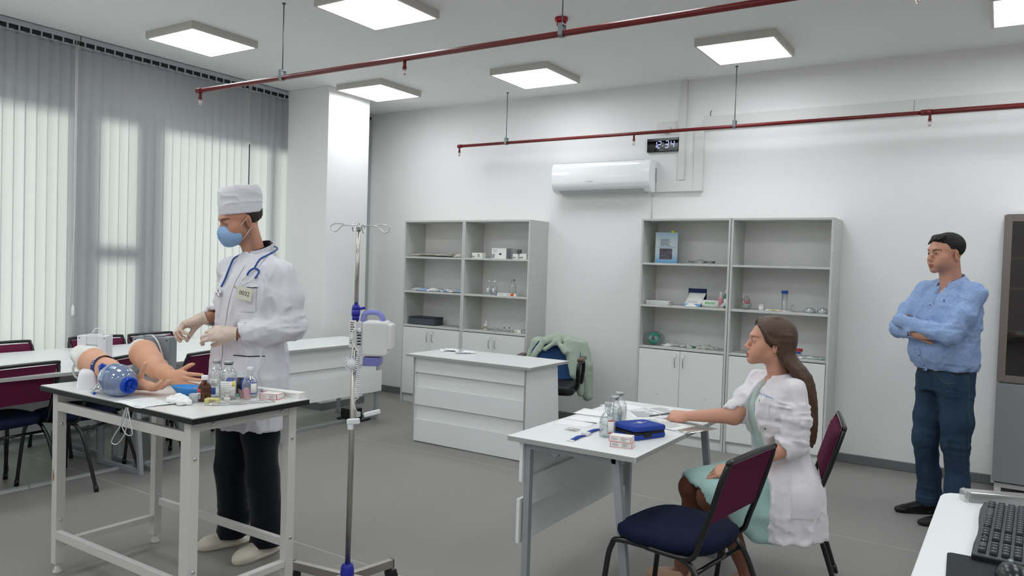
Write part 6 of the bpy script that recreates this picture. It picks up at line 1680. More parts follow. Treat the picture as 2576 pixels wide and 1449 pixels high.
# ================================================================== the seated woman
def woman():
    O = (-.85, 3.72, 0); RZ = rad(-50)
    t = thing('person', 'woman with long brown hair in a white coat and mint dress seated at the desk', 'person', O, RZ)
    base = lc('#d29d86'); A = np.array
    HM = Matrix.Translation((.068, -.105, 1.183)) @ Euler((0, 0, rad(-14))).to_matrix().to_4x4() @ Euler((rad(-4), 0, 0)).to_matrix().to_4x4() @ Matrix.Scale(.93, 4)
    HI = HM.inverted(); NE = HI @ Vector((.062, -.050, 1.005))
    f = head_field(tuple(NE), .050, fem=True)
    brow = lc('#5a4032')
    head = skin_mesh(f, base, lambda V: head_colors(V, base, fem=True, lip=lc('#b0605e'), brow=brow, blush=.35, brow_w=.8), HM)
    Ls, Rs = (.190, -.050, .978), (-.075, -.070, .978)
    Le, Lw, Lt = (.215, -.045, .740), (.176, -.297, .622), (.118, -.450, .592)
    Re, Rw, Rt = (-.030, -.223, .822), (-.178, -.398, .789), (-.262, -.484, .778)
    parts = [head]
    M = hand_matrix(Lw, A(Lt) - A(Lw), (.45, -.35, .8))
    fh, tips = hand_field(1, [(12, 22, 10), (34, 48, 20), (44, 55, 25), (52, 60, 28)], ((.85, .42, -.25), (0, .4, .9), (5, 14, 10)), forearm=.02, scale=.90, h=.0021, fat=.90, fr=(.0235, .0245))
    parts.append(skin_mesh(fh, base, lambda V: nails(np.tile(base, (len(V), 1)), V, tips, lc('#e4c4b6')), M))
    ML = M
    M = hand_matrix(Rw, A(Rt) - A(Rw), (.35, -.30, .85))
    fh, tips = hand_field(-1, [(42, 52, 26), (48, 58, 30), (54, 62, 30), (60, 64, 30)], ((.85, .35, -.22), (.1, .8, .5), (14, 24, 22)), forearm=.02, scale=.90, h=.0021, fat=.90, fr=(.0235, .0245))
    parts.append(skin_mesh(fh, base, lambda V: nails(np.tile(base, (len(V), 1)), V, tips, lc('#e4c4b6')), M))
    fa = SDF((-.23, -.44, .55), (.27, .02, .88), .004)
    fa.cap(Lw, Le, .0235, .038, k=0); fa.cap(Rw, Re, .0235, .041, k=0); fa.cap(Re, Rs, .041, .04, k=.02); fa.cap(Le, (.21, -.045, .86), .038, .04, k=.02)
    V, Q = fa.mesh(); parts.append((V, Q, np.tile(base, (len(V), 1))))
    # legs and upper chest
    Lk, Rk, La, Ra = (.160, -.400, .492), (.010, -.430, .492), (.095, -.190, .125), (-.087, -.430, .095)
    tan = lc('#6d3f30')
    fl_ = SDF((-.16, -.60, .0), (.26, .10, .60), .0055)
    for h, k_, a_ in (((.085, .0, .545), Lk, La), ((-.06, .0, .545), Rk, Ra)):
        fl_.cap(h, k_, .075, .058, k=0); fl_.ell(A(k_) + (0, -.012, .0), (.050, .048, .058), k=.02)
        m_ = A(k_) + (A(a_) - A(k_)) * .30 + A((0, .022, 0)); fl_.chain([(A(k_), .052), (m_, .053), (A(a_), .031)], k=.02)
    # feet: right flat, left on its toes
    fl_.chain([(A(Ra), .031), (A(Ra) + (0, .018, -.055), .028)], k=.02); fl_.chain([(A(Ra) + (0, -.005, -.048), .028), (A(Ra) + (.0, -.11, -.076), .016)], k=.02)
    fl_.chain([(A(La), .031), (A(La) + (0, .022, -.022), .024), (A(La) + (.0, -.045, -.072), .020), (A(La) + (0, -.085, -.100), .013)], k=.02)
    V, Q = fl_.mesh(); C = np.tile(np.array(tan), (len(V), 1)); kn = np.exp(-((V[:, 2] - .48) / .10) ** 2)
    C = mix(C, .45 * (1 - np.clip((V[:, 2] - .05) / .4, 0, 1)) + .25 * gauss(V, Lk, (.06, .09, .08)), base * .62)
    parts.append((V, Q, C.astype(np.float32)))
    fc = SDF((-.12, -.20, .80), (.24, .06, 1.06), .005)
    fc.loft([(.80, .05, -.06, .13, .095), (.90, .055, -.062, .128, .092), (.955, .060, -.060, .115, .078), (.995, .062, -.055, .075, .06), (1.03, .062, -.05, .05, .05)], k=0); 
    V, Q = fc.mesh(); parts.append((V, Q, np.tile(base, (len(V), 1))))
    parts.append(hidden_body([[((.06, -.05, .95), .06), ((.04, -.03, .75), .09), ((.015, .01, .56), .10)], [((.06, -.06, .94), .05), (Ls, .035), (Le, .03)], [((.06, -.06, .94), .05), (Rs, .035), (Re, .03)]], base, (-.2, -.3, .44), (.32, .15, 1.05)))
    body = sdf_obj('body', parts, m_skin, t)
    eyeballs('eye', HM, t, look=(-.10, 0, -.12), iris='#4a4a48')
    # dress: blouse and skirt
    secs = [(.55, .02, .01, .158, .122), (.62, .03, -.002, .148, .112), (.72, .04, -.032, .132, .100), (.82, .05, -.058, .142, .108), (.90, .055, -.064, .142, .106), (.96, .060, -.060, .125, .088), (.995, .062, -.055, .085, .070)]
    f = SDF((-.16, -.26, .52), (.26, .18, 1.04), .005)
    f.loft(secs, k=0, p=2.2, folds=(4, .03, .004, .5))
    for s_, a in ((1, Ls), (-1, Rs)): f.cap((.06, -.055, .97), a, .042, .042, k=.03)
    f.ell((.072, -.20, .985), (.030, .105, .085), k=.006, op='cut'); f.ell((.080, -.19, .925), (.017, .08, .075), k=.006, op='cut')
    f.cap((.062, -.05, .97), (.062, -.05, 1.06), .056, .06, k=.005, op='cut')
    f.wrinkle(.006, (15, 15, 8), seed=2.6, ridge=True)
    V, Q = f.mesh(); bl = sdf_obj('blouse', [(relax(V, Q, 1, .3), Q)], m_mint2, t)
    f = SDF((-.20, -.55, .22), (.34, .20, .72), .0062)
    f.loft([(.48, .02, .01, .150, .115), (.56, .02, .008, .148, .112), (.66, .03, -.002, .135, .100)], k=0)
    f.cap((.085, .0, .550), A(Lk) + (0, .010, .008), .098, .078, k=.03); f.cap((-.06, .0, .550), A(Rk) + (0, .010, .008), .098, .076, k=.05)
    f.cap((.01, -.05, .55), A((Lk, Rk)).mean(0) + (0, .03, -.0), .095, .07, k=.05)
    # the cloth hanging down on the near side
    f.chain([(A((.175, -.340, .470)), .040), (A((.180, -.26, .40)), .034), (A((.178, -.18, .335)), .030), (A((.170, -.08, .300)), .028)], k=.07, flat=((1, 0, 0), .8))
    f.chain([(A((.165, -.30, .49)), .055), (A((.17, -.16, .43)), .045), (A((.17, -.06, .39)), .04)], k=.06)
    # open hem: cut in front of the knees and under the thighs
    f.slab((0, -.452, .50), (0, -1, -.35))
    for k_, r in ((Lk, .057), (Rk, .055)): f.cap(A(k_) + (0, -.10, -.02), A(k_) + (0, .06, .0), r, r, k=.0, op='cut')
    f.cap((.085, -.50, .475), (.085, -.36, .475), .055, k=.0, op='cut')
    for k_, a_ in ((Lk, La), (Rk, Ra)): f.cap(A(k_) + (0, .005, -.075), A(a_), .058, .05, k=.03, op='cut')
    f.wrinkle(.004, (9, 16, 16), seed=3.6, ridge=True)
    V, Q = f.mesh(); sdf_obj('skirt', [(relax(V, Q, 4, .5), Q)], m_mint, t)
    # coat
    f = SDF((-.22, -.32, .25), (.32, .26, 1.08), .0060)
    cs = [(z, x, y, a + .010, b + .010) for z, x, y, a, b in secs]
    f.loft([(.30, .075, -.005, .178, .180), (.42, .070, -.005, .178, .175), (.55, .050, .010, .180, .148)] + cs[1:] + [(1.025, .062, -.045, .066, .062)], k=0, p=2.25, folds=(5, .02, .004, .5))
    for s_, a, b in ((1, (.09, -.05, .98), Ls), (-1, (.03, -.05, .98), Rs)): f.cap(a, b, .049, .053, k=.03)
    lcf = A(Le) + (A(Lw) - A(Le)) * .10; rcf = A(Re) + (A(Rs) - A(Re)) * .12
    tube_cloth(f, [(Ls, .056), ((.215, -.045, .86), .056), (Le, .053)], k=.025); f.cap(Le, lcf + (A(Lw) - A(Le)) * .05, .053, .050, k=.01)
    tube_cloth(f, [(Rs, .054), (tuple((A(Rs) + A(Re)) / 2), .054), (rcf, .050), (tuple(A(Re)), .052)], k=.025)
    d = A(Lw) - A(Le); flat_end(f, lcf + d * .08, d, .075); open_end(f, lcf + d * .08, d, .050, .05)
    d = A(Re) - A(Rs); flat_end(f, A(Re) - d * .02, d, .075); f.cap(A(Re) + d * .1, A(Re) - d * .12, .046, .043, k=0, op='cut')
    # inside hollow of the skirt part, open front
    f.cap((.070, .0, .55), (.125, -.15, .50), .115, .112, k=.05); f.cap((.11, -.03, .44), (.125, -.14, .42), .10, .10, k=.05)
    f.loft([(.26, .075, -.005, .150, .152), (.40, .070, -.005, .150, .150), (.46, .05, .0, .11, .11)], k=0, p=2.25, op='cut')
    f.slab((0, -.178, .4), (0, -1, -.0)) if False else None
    X, Y, Z = f.ax[0][:, None, None], f.ax[1][None, :, None], f.ax[2][None, None, :]
    zz = np.clip((Z - .5) / .5, 0, 1)
    x0 = .070 - .030 * (1 - zz); wl_ = .028 + .060 * (1 - zz) ** .8 + 0 * X; wr_ = .034 + .10 * (1 - zz)
    wedge = np.maximum(np.maximum(X - (x0 + wl_), (x0 - wr_) - X), Y + .060)
    wedge = np.where(Z > 1.0, np.maximum(wedge, Y + .045), wedge)
    f.F = np.maximum(f.F, -wedge.astype(np.float32))
    low = np.minimum(np.maximum(Z - .645, np.maximum(Y + .06, X - .150)), np.maximum(Z - .64, Y + .150)); f.F = np.maximum(f.F, -low.astype(np.float32))
    f.cap((.062, -.045, .985), (.062, -.045, 1.06), .056, .056, k=.004, op='cut')
    f.wrinkle(.010, (15, 15, 6), seed=2.3, ridge=True); f.wrinkle(.007, (32, 32, 18), seed=9.3, ridge=True)
    f.wrinkle(.009, (12, 12, 50), seed=7, ridge=True, where=lambda x, y, z: ((x > .13) | (x < -.02)) * np.clip((z - .70) / .05, 0, 1) * np.clip((.97 - z) / .05, 0, 1))
    V, Q = f.mesh(); coat = sdf_obj('coat', [(relax(V, Q, 1, .3), Q)], m_coat2, t)
    # collar band along the opening
    def band(sgn):
        pts = []
        for k in range(10):
            a = rad(90 - sgn * k * 17); pts.append((.062 + .064 * math.cos(a), -.045 + .062 * math.sin(a), 1.028 + .014 * math.sin(a)))
        return pts
    cb = MB()
    def cg(u, v):
        a = rad(-38) + u * rad(256); r = .063 + .004 * v
        return (.062 + r * math.cos(a), -.045 + r * math.sin(a), 1.012 + .034 * v + .016 * math.sin(a))
    cb.grid(24, 3, cg); cb.grid(24, 3, lambda u, v: (lambda q: (.062 + (q[0] - .062) * .94, -.045 + (q[1] + .045) * .94, q[2]))(cg(1 - u, v)))
    obj('collar', cb, m_coat2, coat)
    def on(x, z, y=-.7): return surf(coat, (x, y, z), (0, 1, 0))
    for z in (.87, .80, .73, .66, .60):
        p, nn = on(.152 - .0 * z + .02 * (.87 - z), z)
        if p is not None: obj('press_stud', button(p, nn, .0055), m_galv, coat)
    def patch(name, x0, x1, z0, z1, m, off=.002, nx=8, nz=8):
        mb = MB()
        def g(u, v):
            p, nn = on(x0 + (x1 - x0) * u, z0 + (z1 - z0) * v)
            if p is None: p, nn = Vector((x0, -.1, z0)), Vector((0, -1, 0))
            return tuple(p + nn * off)
        mb.grid(nx, nz, g); return obj(name, mb, m, coat)
    def sidepatch(name, y0, y1, z0, z1, m, off=.003):
        mb = MB(); ok = True
        def g(u, v):
            p, nn = surf(coat, (.6, y0 + (y1 - y0) * u, z0 + (z1 - z0) * v), (-1, 0, 0))
            if p is None: p, nn = Vector((.2, y0, z0)), Vector((1, 0, 0))
            return tuple(p + nn * off)
        mb.grid(8, 8, g); return obj(name, mb, m, coat)
    patch('chest_pocket', .130, .172, .845, .915, m_coat2, .0025)
    sidepatch('hip_pocket', -.06, .08, .42, .56, m_coat2)
    p, nn = on(.128, .918)
    if p is not None:
        Mt = frame(p + nn * .0015, Vector((0, 0, 1)).cross(nn), (0, 0, 1))
        obj('green_tag', MB().box(-.006, .006, -.009, .009, 0, .0012, M=Mt), mat('green_tag', '#8aa62e', .6), coat)
    p, nn = on(.148, .948)
    if p is not None:
        Mt = frame(p + nn * .003, Vector((0, 0, 1)).cross(nn), (0, 0, 1)) @ Matrix.Rotation(rad(-8), 4, 'Z')
        nm_ = text_mb('Dr. S', .0145, .0006, M=Mt @ Matrix.Translation((-.022, 0, 0)))
        nm_.tube([tuple(Mt @ Vector((-.003 + .0012 * i, -.001 + .0028 * math.sin(i * 1.15) * (1.3 if i % 7 == 2 else .8), .0004))) for i in range(38)], .0007, 5)
        obj('embroidered_name', nm_, mat('thread_blue', '#3f62b4', .7), coat)
    # hair
    HL = lambda x, y, z: np.array(HM @ Vector((x, y, z)))
    f = SDF((-.07, -.24, .68), (.24, .20, 1.32), .0036)
    f.ell(HL(0, .020, .048), (.079, .098, .083), k=0); f.ell(HL(0, .055, .0), (.072, .066, .09), k=.03)
    cut = [(HL(0, -.105, .0), (.082, .088, .078))]
    rr = random.Random(8)
    # strands over the side of the head and down the back
    for i in range(54):
        u = i / 53; a = rad(-8 + 196 * u)           # around the back from left (near) to right
        hx, hy = .066 * math.cos(a), .030 + .070 * math.sin(a)
        p0 = HL(hx * .55, hy * .5 - .005, .118); p1 = HL(hx * 1.14, hy + .006, .045); p2 = HL(hx * 1.12, hy + .014, -.050)
        t1 = A((.068 + .085 * math.cos(a) + .024, -.035 + .075 * math.sin(a) + .025, 1.035))
        t2 = A((.085 + .068 * math.cos(a) + .028, .020 + .045 * math.sin(a) + .018, .925))
        t3 = A((.124 + .052 * math.cos(a), .058 + .030 * math.sin(a), .83 + rr.uniform(-.01, .01)))
        t4 = A((.136 + .034 * math.cos(a), .060 + .022 * math.sin(a), .750 + rr.uniform(-.035, .02)))
        j = lambda s_: A((rr.uniform(-s_, s_), rr.uniform(-s_, s_), 0))
        pts = [(p0, .012), (p1, .012), (p2, .012), (t1 + j(.004), .012), (t2 + j(.006), .011), (t3 + j(.006), .009), (t4 + j(.007), .0035)]
        sp = smooth_path([p for p, r in pts], 3); rs = np.interp(np.linspace(0, 6, len(sp)), range(7), [r for p, r in pts])
        f.chain([(A(q), float(r)) for q, r in zip(sp, rs)], k=.004)
    # side parting: strands swept from the parting across the temple to behind the ear
    for s_, n in ((1, 12), (-1, 12)):
        for i in range(n):
            u = i / (n - 1)
            p0 = HL(-.012 + s_ * .003, -.062 + .05 * u, .112 + .010 * u); p1 = HL(s_ * (.046 + .006 * u), -.066 + .055 * u, .078); p2 = HL(s_ * .0735, -.030 + .045 * u, .028); p3 = HL(s_ * .080, .012 + .030 * u, -.022 + .012 * u); p4 = HL(s_ * .072, .045 + .02 * u, -.075)
            sp = smooth_path([p0, p1, p2, p3, p4], 3); f.chain([(A(q), .0078) for q in sp], k=.003)
    for c, r in cut: f.ell(c, r, k=.004, op='cut')
    f.ell(HL(.080, .004, -.024), (.022, .020, .018), k=.004, op='cut')
    V, Q = f.mesh(); sdf_obj('hair', [(V, Q)], m_hairl, t)
    # jewellery
    ear = HM @ Vector((.0760, .006, -.048))
    er = obj('earring', MB().tube([tuple(ear + Vector((.004 * math.cos(a), 0, .005 * math.sin(a)))) for a in [k * PI / 6 for k in range(12)]], .0012, 6, closed=True).cyl(tuple(ear - Vector((0, 0, .006))), tuple(ear - Vector((0, 0, .014))), .003, 8), mat('gold', '#d7a66a', .25, metal=1), t)
    pts = []
    for k in range(13):
        a = rad(-150 + 120 * k / 12); q = A((.065 + .060 * math.cos(a), -.055 + .062 * math.sin(a), 1.015 - .030 * math.sin(-a) ** 2))
        p, nn = surf(body, (.065 + .3 * math.cos(a), -.055 + .3 * math.sin(a), q[2]), (-math.cos(a), -math.sin(a), -.05))
        pts.append(tuple((p + nn * .001) if p is not None else Vector(q)))
    nl = obj('necklace', MB().tube(pts, .0008, 5), mat('gold', '#d7a66a', .25, metal=1), t)
    obj('pendant', MB().lathe([(0, -.004), (.003, -.001), (.0025, .002), (0, .004)], 10, M=Matrix.Translation(pts[6])), mat('gold', '#d7a66a', .25, metal=1), nl)
    d = (A(Le) - A(Lw)); d /= np.linalg.norm(d)
    for off, m, r in ((.022, m_blackm, .0022), (.055, mat('red_thread', '#b3252f', .6), .0012)):
        c = A(Lw) + d * off; Mr = Matrix.Translation(c) @ Vector(d).to_track_quat('Z', 'Y').to_matrix().to_4x4(); R_ = .0250 + off * .055
        obj('wrist_band', MB().tube([tuple(Mr @ Vector((R_ * math.cos(a), R_ * math.sin(a), 0))) for a in [k * PI / 10 for k in range(20)]], r, 6, closed=True), m, t)
    rg = ML @ Vector((.098, -.012, -.012)); 
    obj('ring', MB().tube([tuple(ML @ Vector((.097 + .003 * math.sin(a), -.009 + .0105 * math.cos(a), -.008 + .0105 * math.sin(a)))) for a in [k * PI / 8 for k in range(16)]], .0016, 6, closed=True), m_chrome, t)
    # shoes
    m_pump = mat('beige_pump', '#c8a48c', .4)
    for (x, y, z), pit, yaw in (((-.087, -.430, .030), 0, -8), ((.095, -.205, .072), 38, 4)):
        f = SDF((-.05, -.20, -.03), (.05, .06, .08), .0032)
        f.loft([(.0, 0, -.055, .034, .108), (.012, 0, -.055, .036, .112), (.030, 0, -.055, .034, .110), (.042, 0, -.05, .031, .100)], k=0, p=2.2)
        f.ell((0, -.125, .018), (.034, .045, .022), k=.01); f.ell((0, -.022, .066), (.027, .062, .036), k=.004, op='cut'); f.cap((0, .045, .04), (0, .05, .0), .016, .012, k=.01)
        f.cap((0, .035, .0), (0, .040, -.022), .016, .010, k=.006)
        V, Q = f.mesh(); M = Matrix.Translation((x, y, z if pit else .024)) @ Matrix.Rotation(rad(yaw), 4, 'Z') @ Matrix.Rotation(rad(pit), 4, 'X')
        sdf_obj('shoe', [(xf(relax(V, Q, 2), M), Q)], m_pump, t)
woman()
man()
doctor()

# ================================================================== training arms on the work table
def training_arm(label, O, sh, el, wr, tip, back, rs, side, curls, th, cutat, white_len):
    t = thing('training_arm', label, 'manikin arm', O)
    A = np.array; base = lc('#dfab8c')
    M = hand_matrix(wr, A(tip) - A(wr), back)
    fh, tips = hand_field(side, curls, th, forearm=.02, scale=1.0, h=.0022, fat=1.05, fr=(.027, .028))
    hm = skin_mesh(fh, base, lambda V: nails(mix(np.tile(base, (len(V), 1)), .25 * vnoise(V[:, 0] * 30, V[:, 1] * 30, V[:, 2] * 30), lc('#c78365')), V, tips, lc('#e6b9a0')), M)
    lo = np.minimum(np.minimum(sh, el), wr) - .10; hi = np.maximum(np.maximum(sh, el), wr) + .10
    f = SDF(lo, hi, .0042); w_, e, s = A(wr), A(el), A(sh)
    f.chain([(w_, .027), (w_ + (e - w_) * .45, .037), (e + (w_ - e) * .12, .043), (e, .041)], k=.02)
    f.chain([(e, .041), (e + (s - e) * .45, rs[0]), (s, rs[1])], k=.03)
    f.ell(e + A((0, 0, .010)), (.045, .040, .036), k=.03)
    V, Q = f.mesh(); C = mix(np.tile(base, (len(V), 1)), .3 * vnoise(V[:, 0] * 14, V[:, 1] * 14, V[:, 2] * 14), lc('#cf8d6c'))
    d = (s - e) / np.linalg.norm(s - e)
    sdf_obj('skin', [hm, (V, Q, C.astype(np.float32))], m_doll, t)
    f = SDF(s - .14, s + .14, .004)
    f.cap(s - d * .02 * 0 + A((0, 0, 0)), s + d * white_len, rs[1] * 1.03, rs[1] * .72, k=0)
    f.slab(tuple(s + A(cutat[0])), cutat[1])
    V, Q = f.mesh(); sdf_obj('shoulder_cap', [(V, Q)], mat('shoulder_white', '#e6e3df', .3, spec=.5), t)
    return t
a1 = training_arm('first training arm with white shoulder cap, palm up, behind the blue resuscitator bag', (-3.45, 1.95, TT), (-.205, .02, .110), (-.02, .0, .082), (.222, .010, .040), (.40, .035, .022), (.10, -.28, -.95), (.052, .066), 1,
    [(14, 22, 12), (18, 24, 12), (20, 26, 14), (22, 28, 14)], ((.50, .42, -.75), (.5, .3, .8), (0, 6, 5)), ((.012, 0, 0), (1, .05, -.35)), .10)
a2 = training_arm('second training arm, lying on its side behind the first, thumb up', (-3.45, 2.19, TT), (-.150, .02, .125), (-.015, .0, .066), (.150, -.010, .040), (.318, -.025, .034), (.25, -.95, .10), (.054, .070), 1,
    [(18, 22, 10), (22, 24, 12), (26, 26, 12), (28, 28, 12)], ((.80, .60, -.05), (0, .5, .8), (0, 8, 6)), ((-.030, 0, .02), (1, .10, -.80)), .05)
single('tourniquet_band', MB().tube([tuple(Matrix.Translation((-3.50, 1.952, TT + .088)) @ Matrix.Rotation(rad(-8), 4, 'Y') @ Vector((.006 * math.sin(2 * a), .0495 * math.cos(a), .0475 * math.sin(a)))) for a in [k * PI / 18 for k in range(36)]], .011, 8, closed=True, sx=1.0, sy=.15) if False else
    MB().grid(40, 1, lambda u, v: tuple(Matrix.Translation((-3.50, 1.953, TT + .090)) @ Matrix.Rotation(rad(-14), 4, 'Y') @ Vector(((v - .5) * .030, -.0560 * math.cos(u * 2 * PI), .0540 * math.sin(u * 2 * PI)))), thick=0.0),
    mat('tourniquet_navy', '#1b2b7a', .7), 'dark blue tourniquet band with white lettering round the first training arm', 'tourniquet')
tb = bpy.data.objects['tourniquet_band']
for k, ch in enumerate('Biocare'):
    aa = rad(84 + k * 12)
    M = Matrix.Translation((-3.50, 1.953, TT + .090)) @ Matrix.Rotation(rad(-14), 4, 'Y') @ Matrix.Translation((0, .0566 * math.cos(aa), .0546 * math.sin(aa)))
    obj('letter', text_mb(ch, .019, .0006, M=M @ frame((0, 0, 0), (0, -math.sin(aa), math.cos(aa)), (1, 0, 0)), bold=True), m_paper, tb)
# ------------------------------------------------------------------ things on the open shelves
S1, S2, S3 = 1.565, 1.198, .835
YS = 6.40
# cabinet nearest the window
for i, (x, y, z, rz, L, W_, m, txt) in enumerate((
        (-5.13, 6.42, S1, 3, .55, .20, m_film, 'bottom folded clear film bag on the top shelf nearest the window'),
        (-5.10, 6.40, S1 + .016, -4, .52, .18, mat('cream_film', '#dcd6c8', .4), 'cream folded film bag in the middle of the stack on that top shelf'),
        (-5.04, 6.38, S1 + .030, 5, .46, .16, m_film, 'topmost clear film bag of the stack on that top shelf'))):
    packet(txt, (x, y, z), L, W_, rad(rz), m, inner=None, name='film_bag', cat='bag', hgt=.014)
packet('rolled yellowish film bag at the right end of the top shelf nearest the window', (-4.76, 6.40, S1), .13, .10, rad(70), mat('cream_film', '#dcd6c8', .4), inner=None, name='film_bag', cat='bag', hgt=.03)
g = 'flat sterile packets spread on the middle shelf nearest the window'
rr = random.Random(12); pk0 = None
cols = [m_gauze, m_packg, m_film, mat('packet_blue', '#8fa9cf', .5), m_gauze]
for i in range(14):
    x = -5.35 + .64 * i / 13 + rr.uniform(-.01, .01)
    packet('flat white or clear sterile packet spread on the middle shelf nearest the window', (x, 6.38 + rr.uniform(-.02, .03), S2 + .0035 * (i % 3)), rr.uniform(.09, .14), rr.uniform(.05, .07), rad(rr.uniform(-50, 50)), cols[i % 5], inner=None, group=g, hgt=.014 + .008 * (i % 2))
zc = thing('zip_case', 'dark grey-blue zip case on the lowest open shelf nearest the window', 'case', (-5.215, 6.42, S3), rad(4))
m_dc = mat('dark_case_cloth', '#454e59', .6, bump=(200, .3, (1, 1, 1)))
obj('case_body', MB().prism(rrect(-.17, .17, -.09, .09, .02), 0, .075), m_dc, zc, bevel=.012, segs=3)
obj('case_lid', MB().prism(rrect(-.172, .172, -.092, .092, .02), .072, .085), mat('dark_case_edge', '#2b3038', .6), zc, bevel=.005)
# second cabinet
def small_carton(label, x, z, w_, d_, h_, rz=0, y=6.36, group=None):
    t = thing('carton', label, 'box', (x, y, z), rad(rz), group)
    obj('carton_body', MB().box(-w_ / 2, w_ / 2, -d_ / 2, d_ / 2, 0, h_), m_label, t, bevel=.001)
    k = MB(); n = max(2, int(w_ / .05))
    for i in range(3):
        k.add([(-w_ / 2 + .003 + i * .012, -d_ / 2 - .0006, .006), (-w_ / 2 + .009 + i * .012, -d_ / 2 - .0006, .006), (-w_ / 2 + .014 + i * .012, -d_ / 2 - .0006, h_ * .45), (-w_ / 2 + .008 + i * .012, -d_ / 2 - .0006, h_ * .45)], [(0, 1, 2, 3)])
    obj('pattern', k, m_black, t)
    return t
c = small_carton('small white box with black emblem at the left of the second cabinet top shelf', -4.50, S1, .125, .07, .055)
obj('emblem', MB().tube([(.022 + .011 * math.cos(a), -.036, .034 + .008 * math.sin(a)) for a in [k * PI / 8 for k in range(16)]], .0022, 6, closed=True).box(.0, .045, -.0358, -.0352, .014, .018), m_black, c)
c = small_carton('large white glove box on the second cabinet top shelf', -4.225, S1, .175, .11, .105, y=6.37)
obj('print', lines(MB(), -.07, .0, .08, .095, 1, -.0555, 1).box(-.07, -.02, -.0556, -.0552, .068, .071), m_ink, c)
obj('grey_side', MB().box(.0, .0, 0, 0, 0, 0).box(.0875, .0882, -.055, .055, 0, .105), mat('carton_grey', '#8f9192', .6), c)
obj('patch', MB().box(.005, .03, -.0562, -.0556, .038, .056), m_black, c)
small_carton('wide grey carton behind the large white glove box', -4.11, S1, .12, .09, .10, y=6.42).children[0].data.materials[0] = mat('carton_grey', '#8f9192', .6)
small_carton('small white box right of the glove box, left one of the pair', -4.035, S1, .058, .06, .052, y=6.35)
small_carton('small white box right of the glove box, right one of the pair', -3.95, S1, .075, .06, .056, y=6.36)
plastic_bottle('left of the two small blue-labelled plastic bottles on the second cabinet middle shelf', -4.385, 6.40, S2, r=.030, h=.142, va=-2.1)
plastic_bottle('right of the two small blue-labelled plastic bottles on the second cabinet middle shelf', -4.318, 6.40, S2, r=.030, h=.142, va=-2.1)
infusion_bottle('clear glass infusion bottle alone on the second cabinet middle shelf', -4.115, 6.42, S2, r=.036, h=.165, level=.9)
c = carton('white and orange medicine carton lying at the front of the second cabinet middle shelf', (-4.125, 6.335, S2), (.235, .04, .026), 0, None)
obj('orange_end', MB().box(.055, .09, -.0206, .0206, -.0003, .0265), mat('orange_print', '#e0642a', .5), c); obj('blue_end', MB().box(-.118, -.108, -.0206, .0206, -.0003, .0265), m_bluep, c)
db = thing('dropper_bottle', 'white dropper bottle at the left of the second cabinet lowest open shelf', 'bottle', (-4.412, 6.40, S3 + .002))
obj('bottle_body', MB().lathe([(.022, 0), (.024, .004), (.024, .052), (.016, .062)], 20), m_whitep, db)
obj('nozzle', MB().lathe([(.012, .060), (.012, .075), (.006, .082), (.004, .105), (0, .106)], 16), m_whitep, db)
obj('paper_label', arc_label(.0243, -2.6, -.5, .014, .042), mat('label_tan', '#b8a888', .6), db)
vials = [(-4.305, .010, .035, 'clear stubby vial nearest the dropper bottle'), (-4.262, .016, .026, 'flat clear pot, second small thing from the dropper bottle'), (-4.178, .010, .042, 'dark-labelled vial among the vials of the second cabinet'), (-4.118, .010, .046, 'vial with dark dropper top among the vials of the second cabinet'), (-4.075, .009, .030, 'clear vial just right of the dark-topped one'), (-4.045, .009, .034, 'clear vial left of the small white carton'), (-3.948, .016, .038, 'clear vial with slanted cap at the right end of that shelf')]
for i, (x, r, h_, l) in enumerate(vials):
    v = vial(l, x, 6.385, S3 + .001, r=r, h=h_, cap=m_black if i in (2, 3) else None, lb=i in (2, 6))
small_carton('small white carton with dark print right of the vials', -4.003, S3, .075, .04, .032, y=6.375)

# third cabinet
bk = thing('book', 'thick blue-covered book standing on the top shelf of the third cabinet', 'book', (-2.60, 6.395, S1), rad(14))
obj('pages', MB().box(.002, .185, -.0, .035, .002, .268), mat('page_cream', '#d9cba4', .8), bk)
m_cover = bpy.data.materials.new('book_cover'); m_cover.use_nodes = True
_n = m_cover.node_tree; _p = _n.nodes['Principled BSDF']; _t = _n.nodes.new('ShaderNodeTexCoord'); _s = _n.nodes.new('ShaderNodeSeparateXYZ'); _r = _n.nodes.new('ShaderNodeValToRGB')
_mr = _n.nodes.new('ShaderNodeMapRange'); _mr.inputs[2].default_value = .27
_n.links.new(_t.outputs['Object'], _s.inputs[0]); _n.links.new(_s.outputs[2], _mr.inputs[0]); _n.links.new(_mr.outputs[0], _r.inputs[0]); _n.links.new(_r.outputs[0], _p.inputs[0])
e_ = _r.color_ramp.elements; e_[0].color = lin('#5fa3cf'); e_[1].color = lin('#9fc4d8'); x_ = e_.new(.35); x_.color = lin('#c3d6df'); x_ = e_.new(.7); x_.color = lin('#cfdce0'); _p.inputs['Roughness'].default_value = .3
cv = obj('front_cover', MB().box(0, .190, -.004, 0, 0, .272), m_cover, bk)
obj('back_cover', MB().box(0, .190, .035, .038, 0, .272), m_cover, bk)
obj('spine', MB().box(-.004, 0, -.004, .038, 0, .272), mat('spine_cream', '#d8caa8', .6), bk)
obj('cover_picture', MB().box(.035, .145, -.0048, -.004, .035, .13), mat('picture_dark', '#5b5660', .5, noise=(40, .5, (1, 1, 1))), cv)
obj('title_lines', lines(MB(), .04, .16, .150, .215, 6, -.0042, 4, .95), mat('title_ink', '#46525f', .6), cv)
obj('rule', MB().box(.02, .180, -.0046, -.004, .140, .1425), m_bluep, cv)
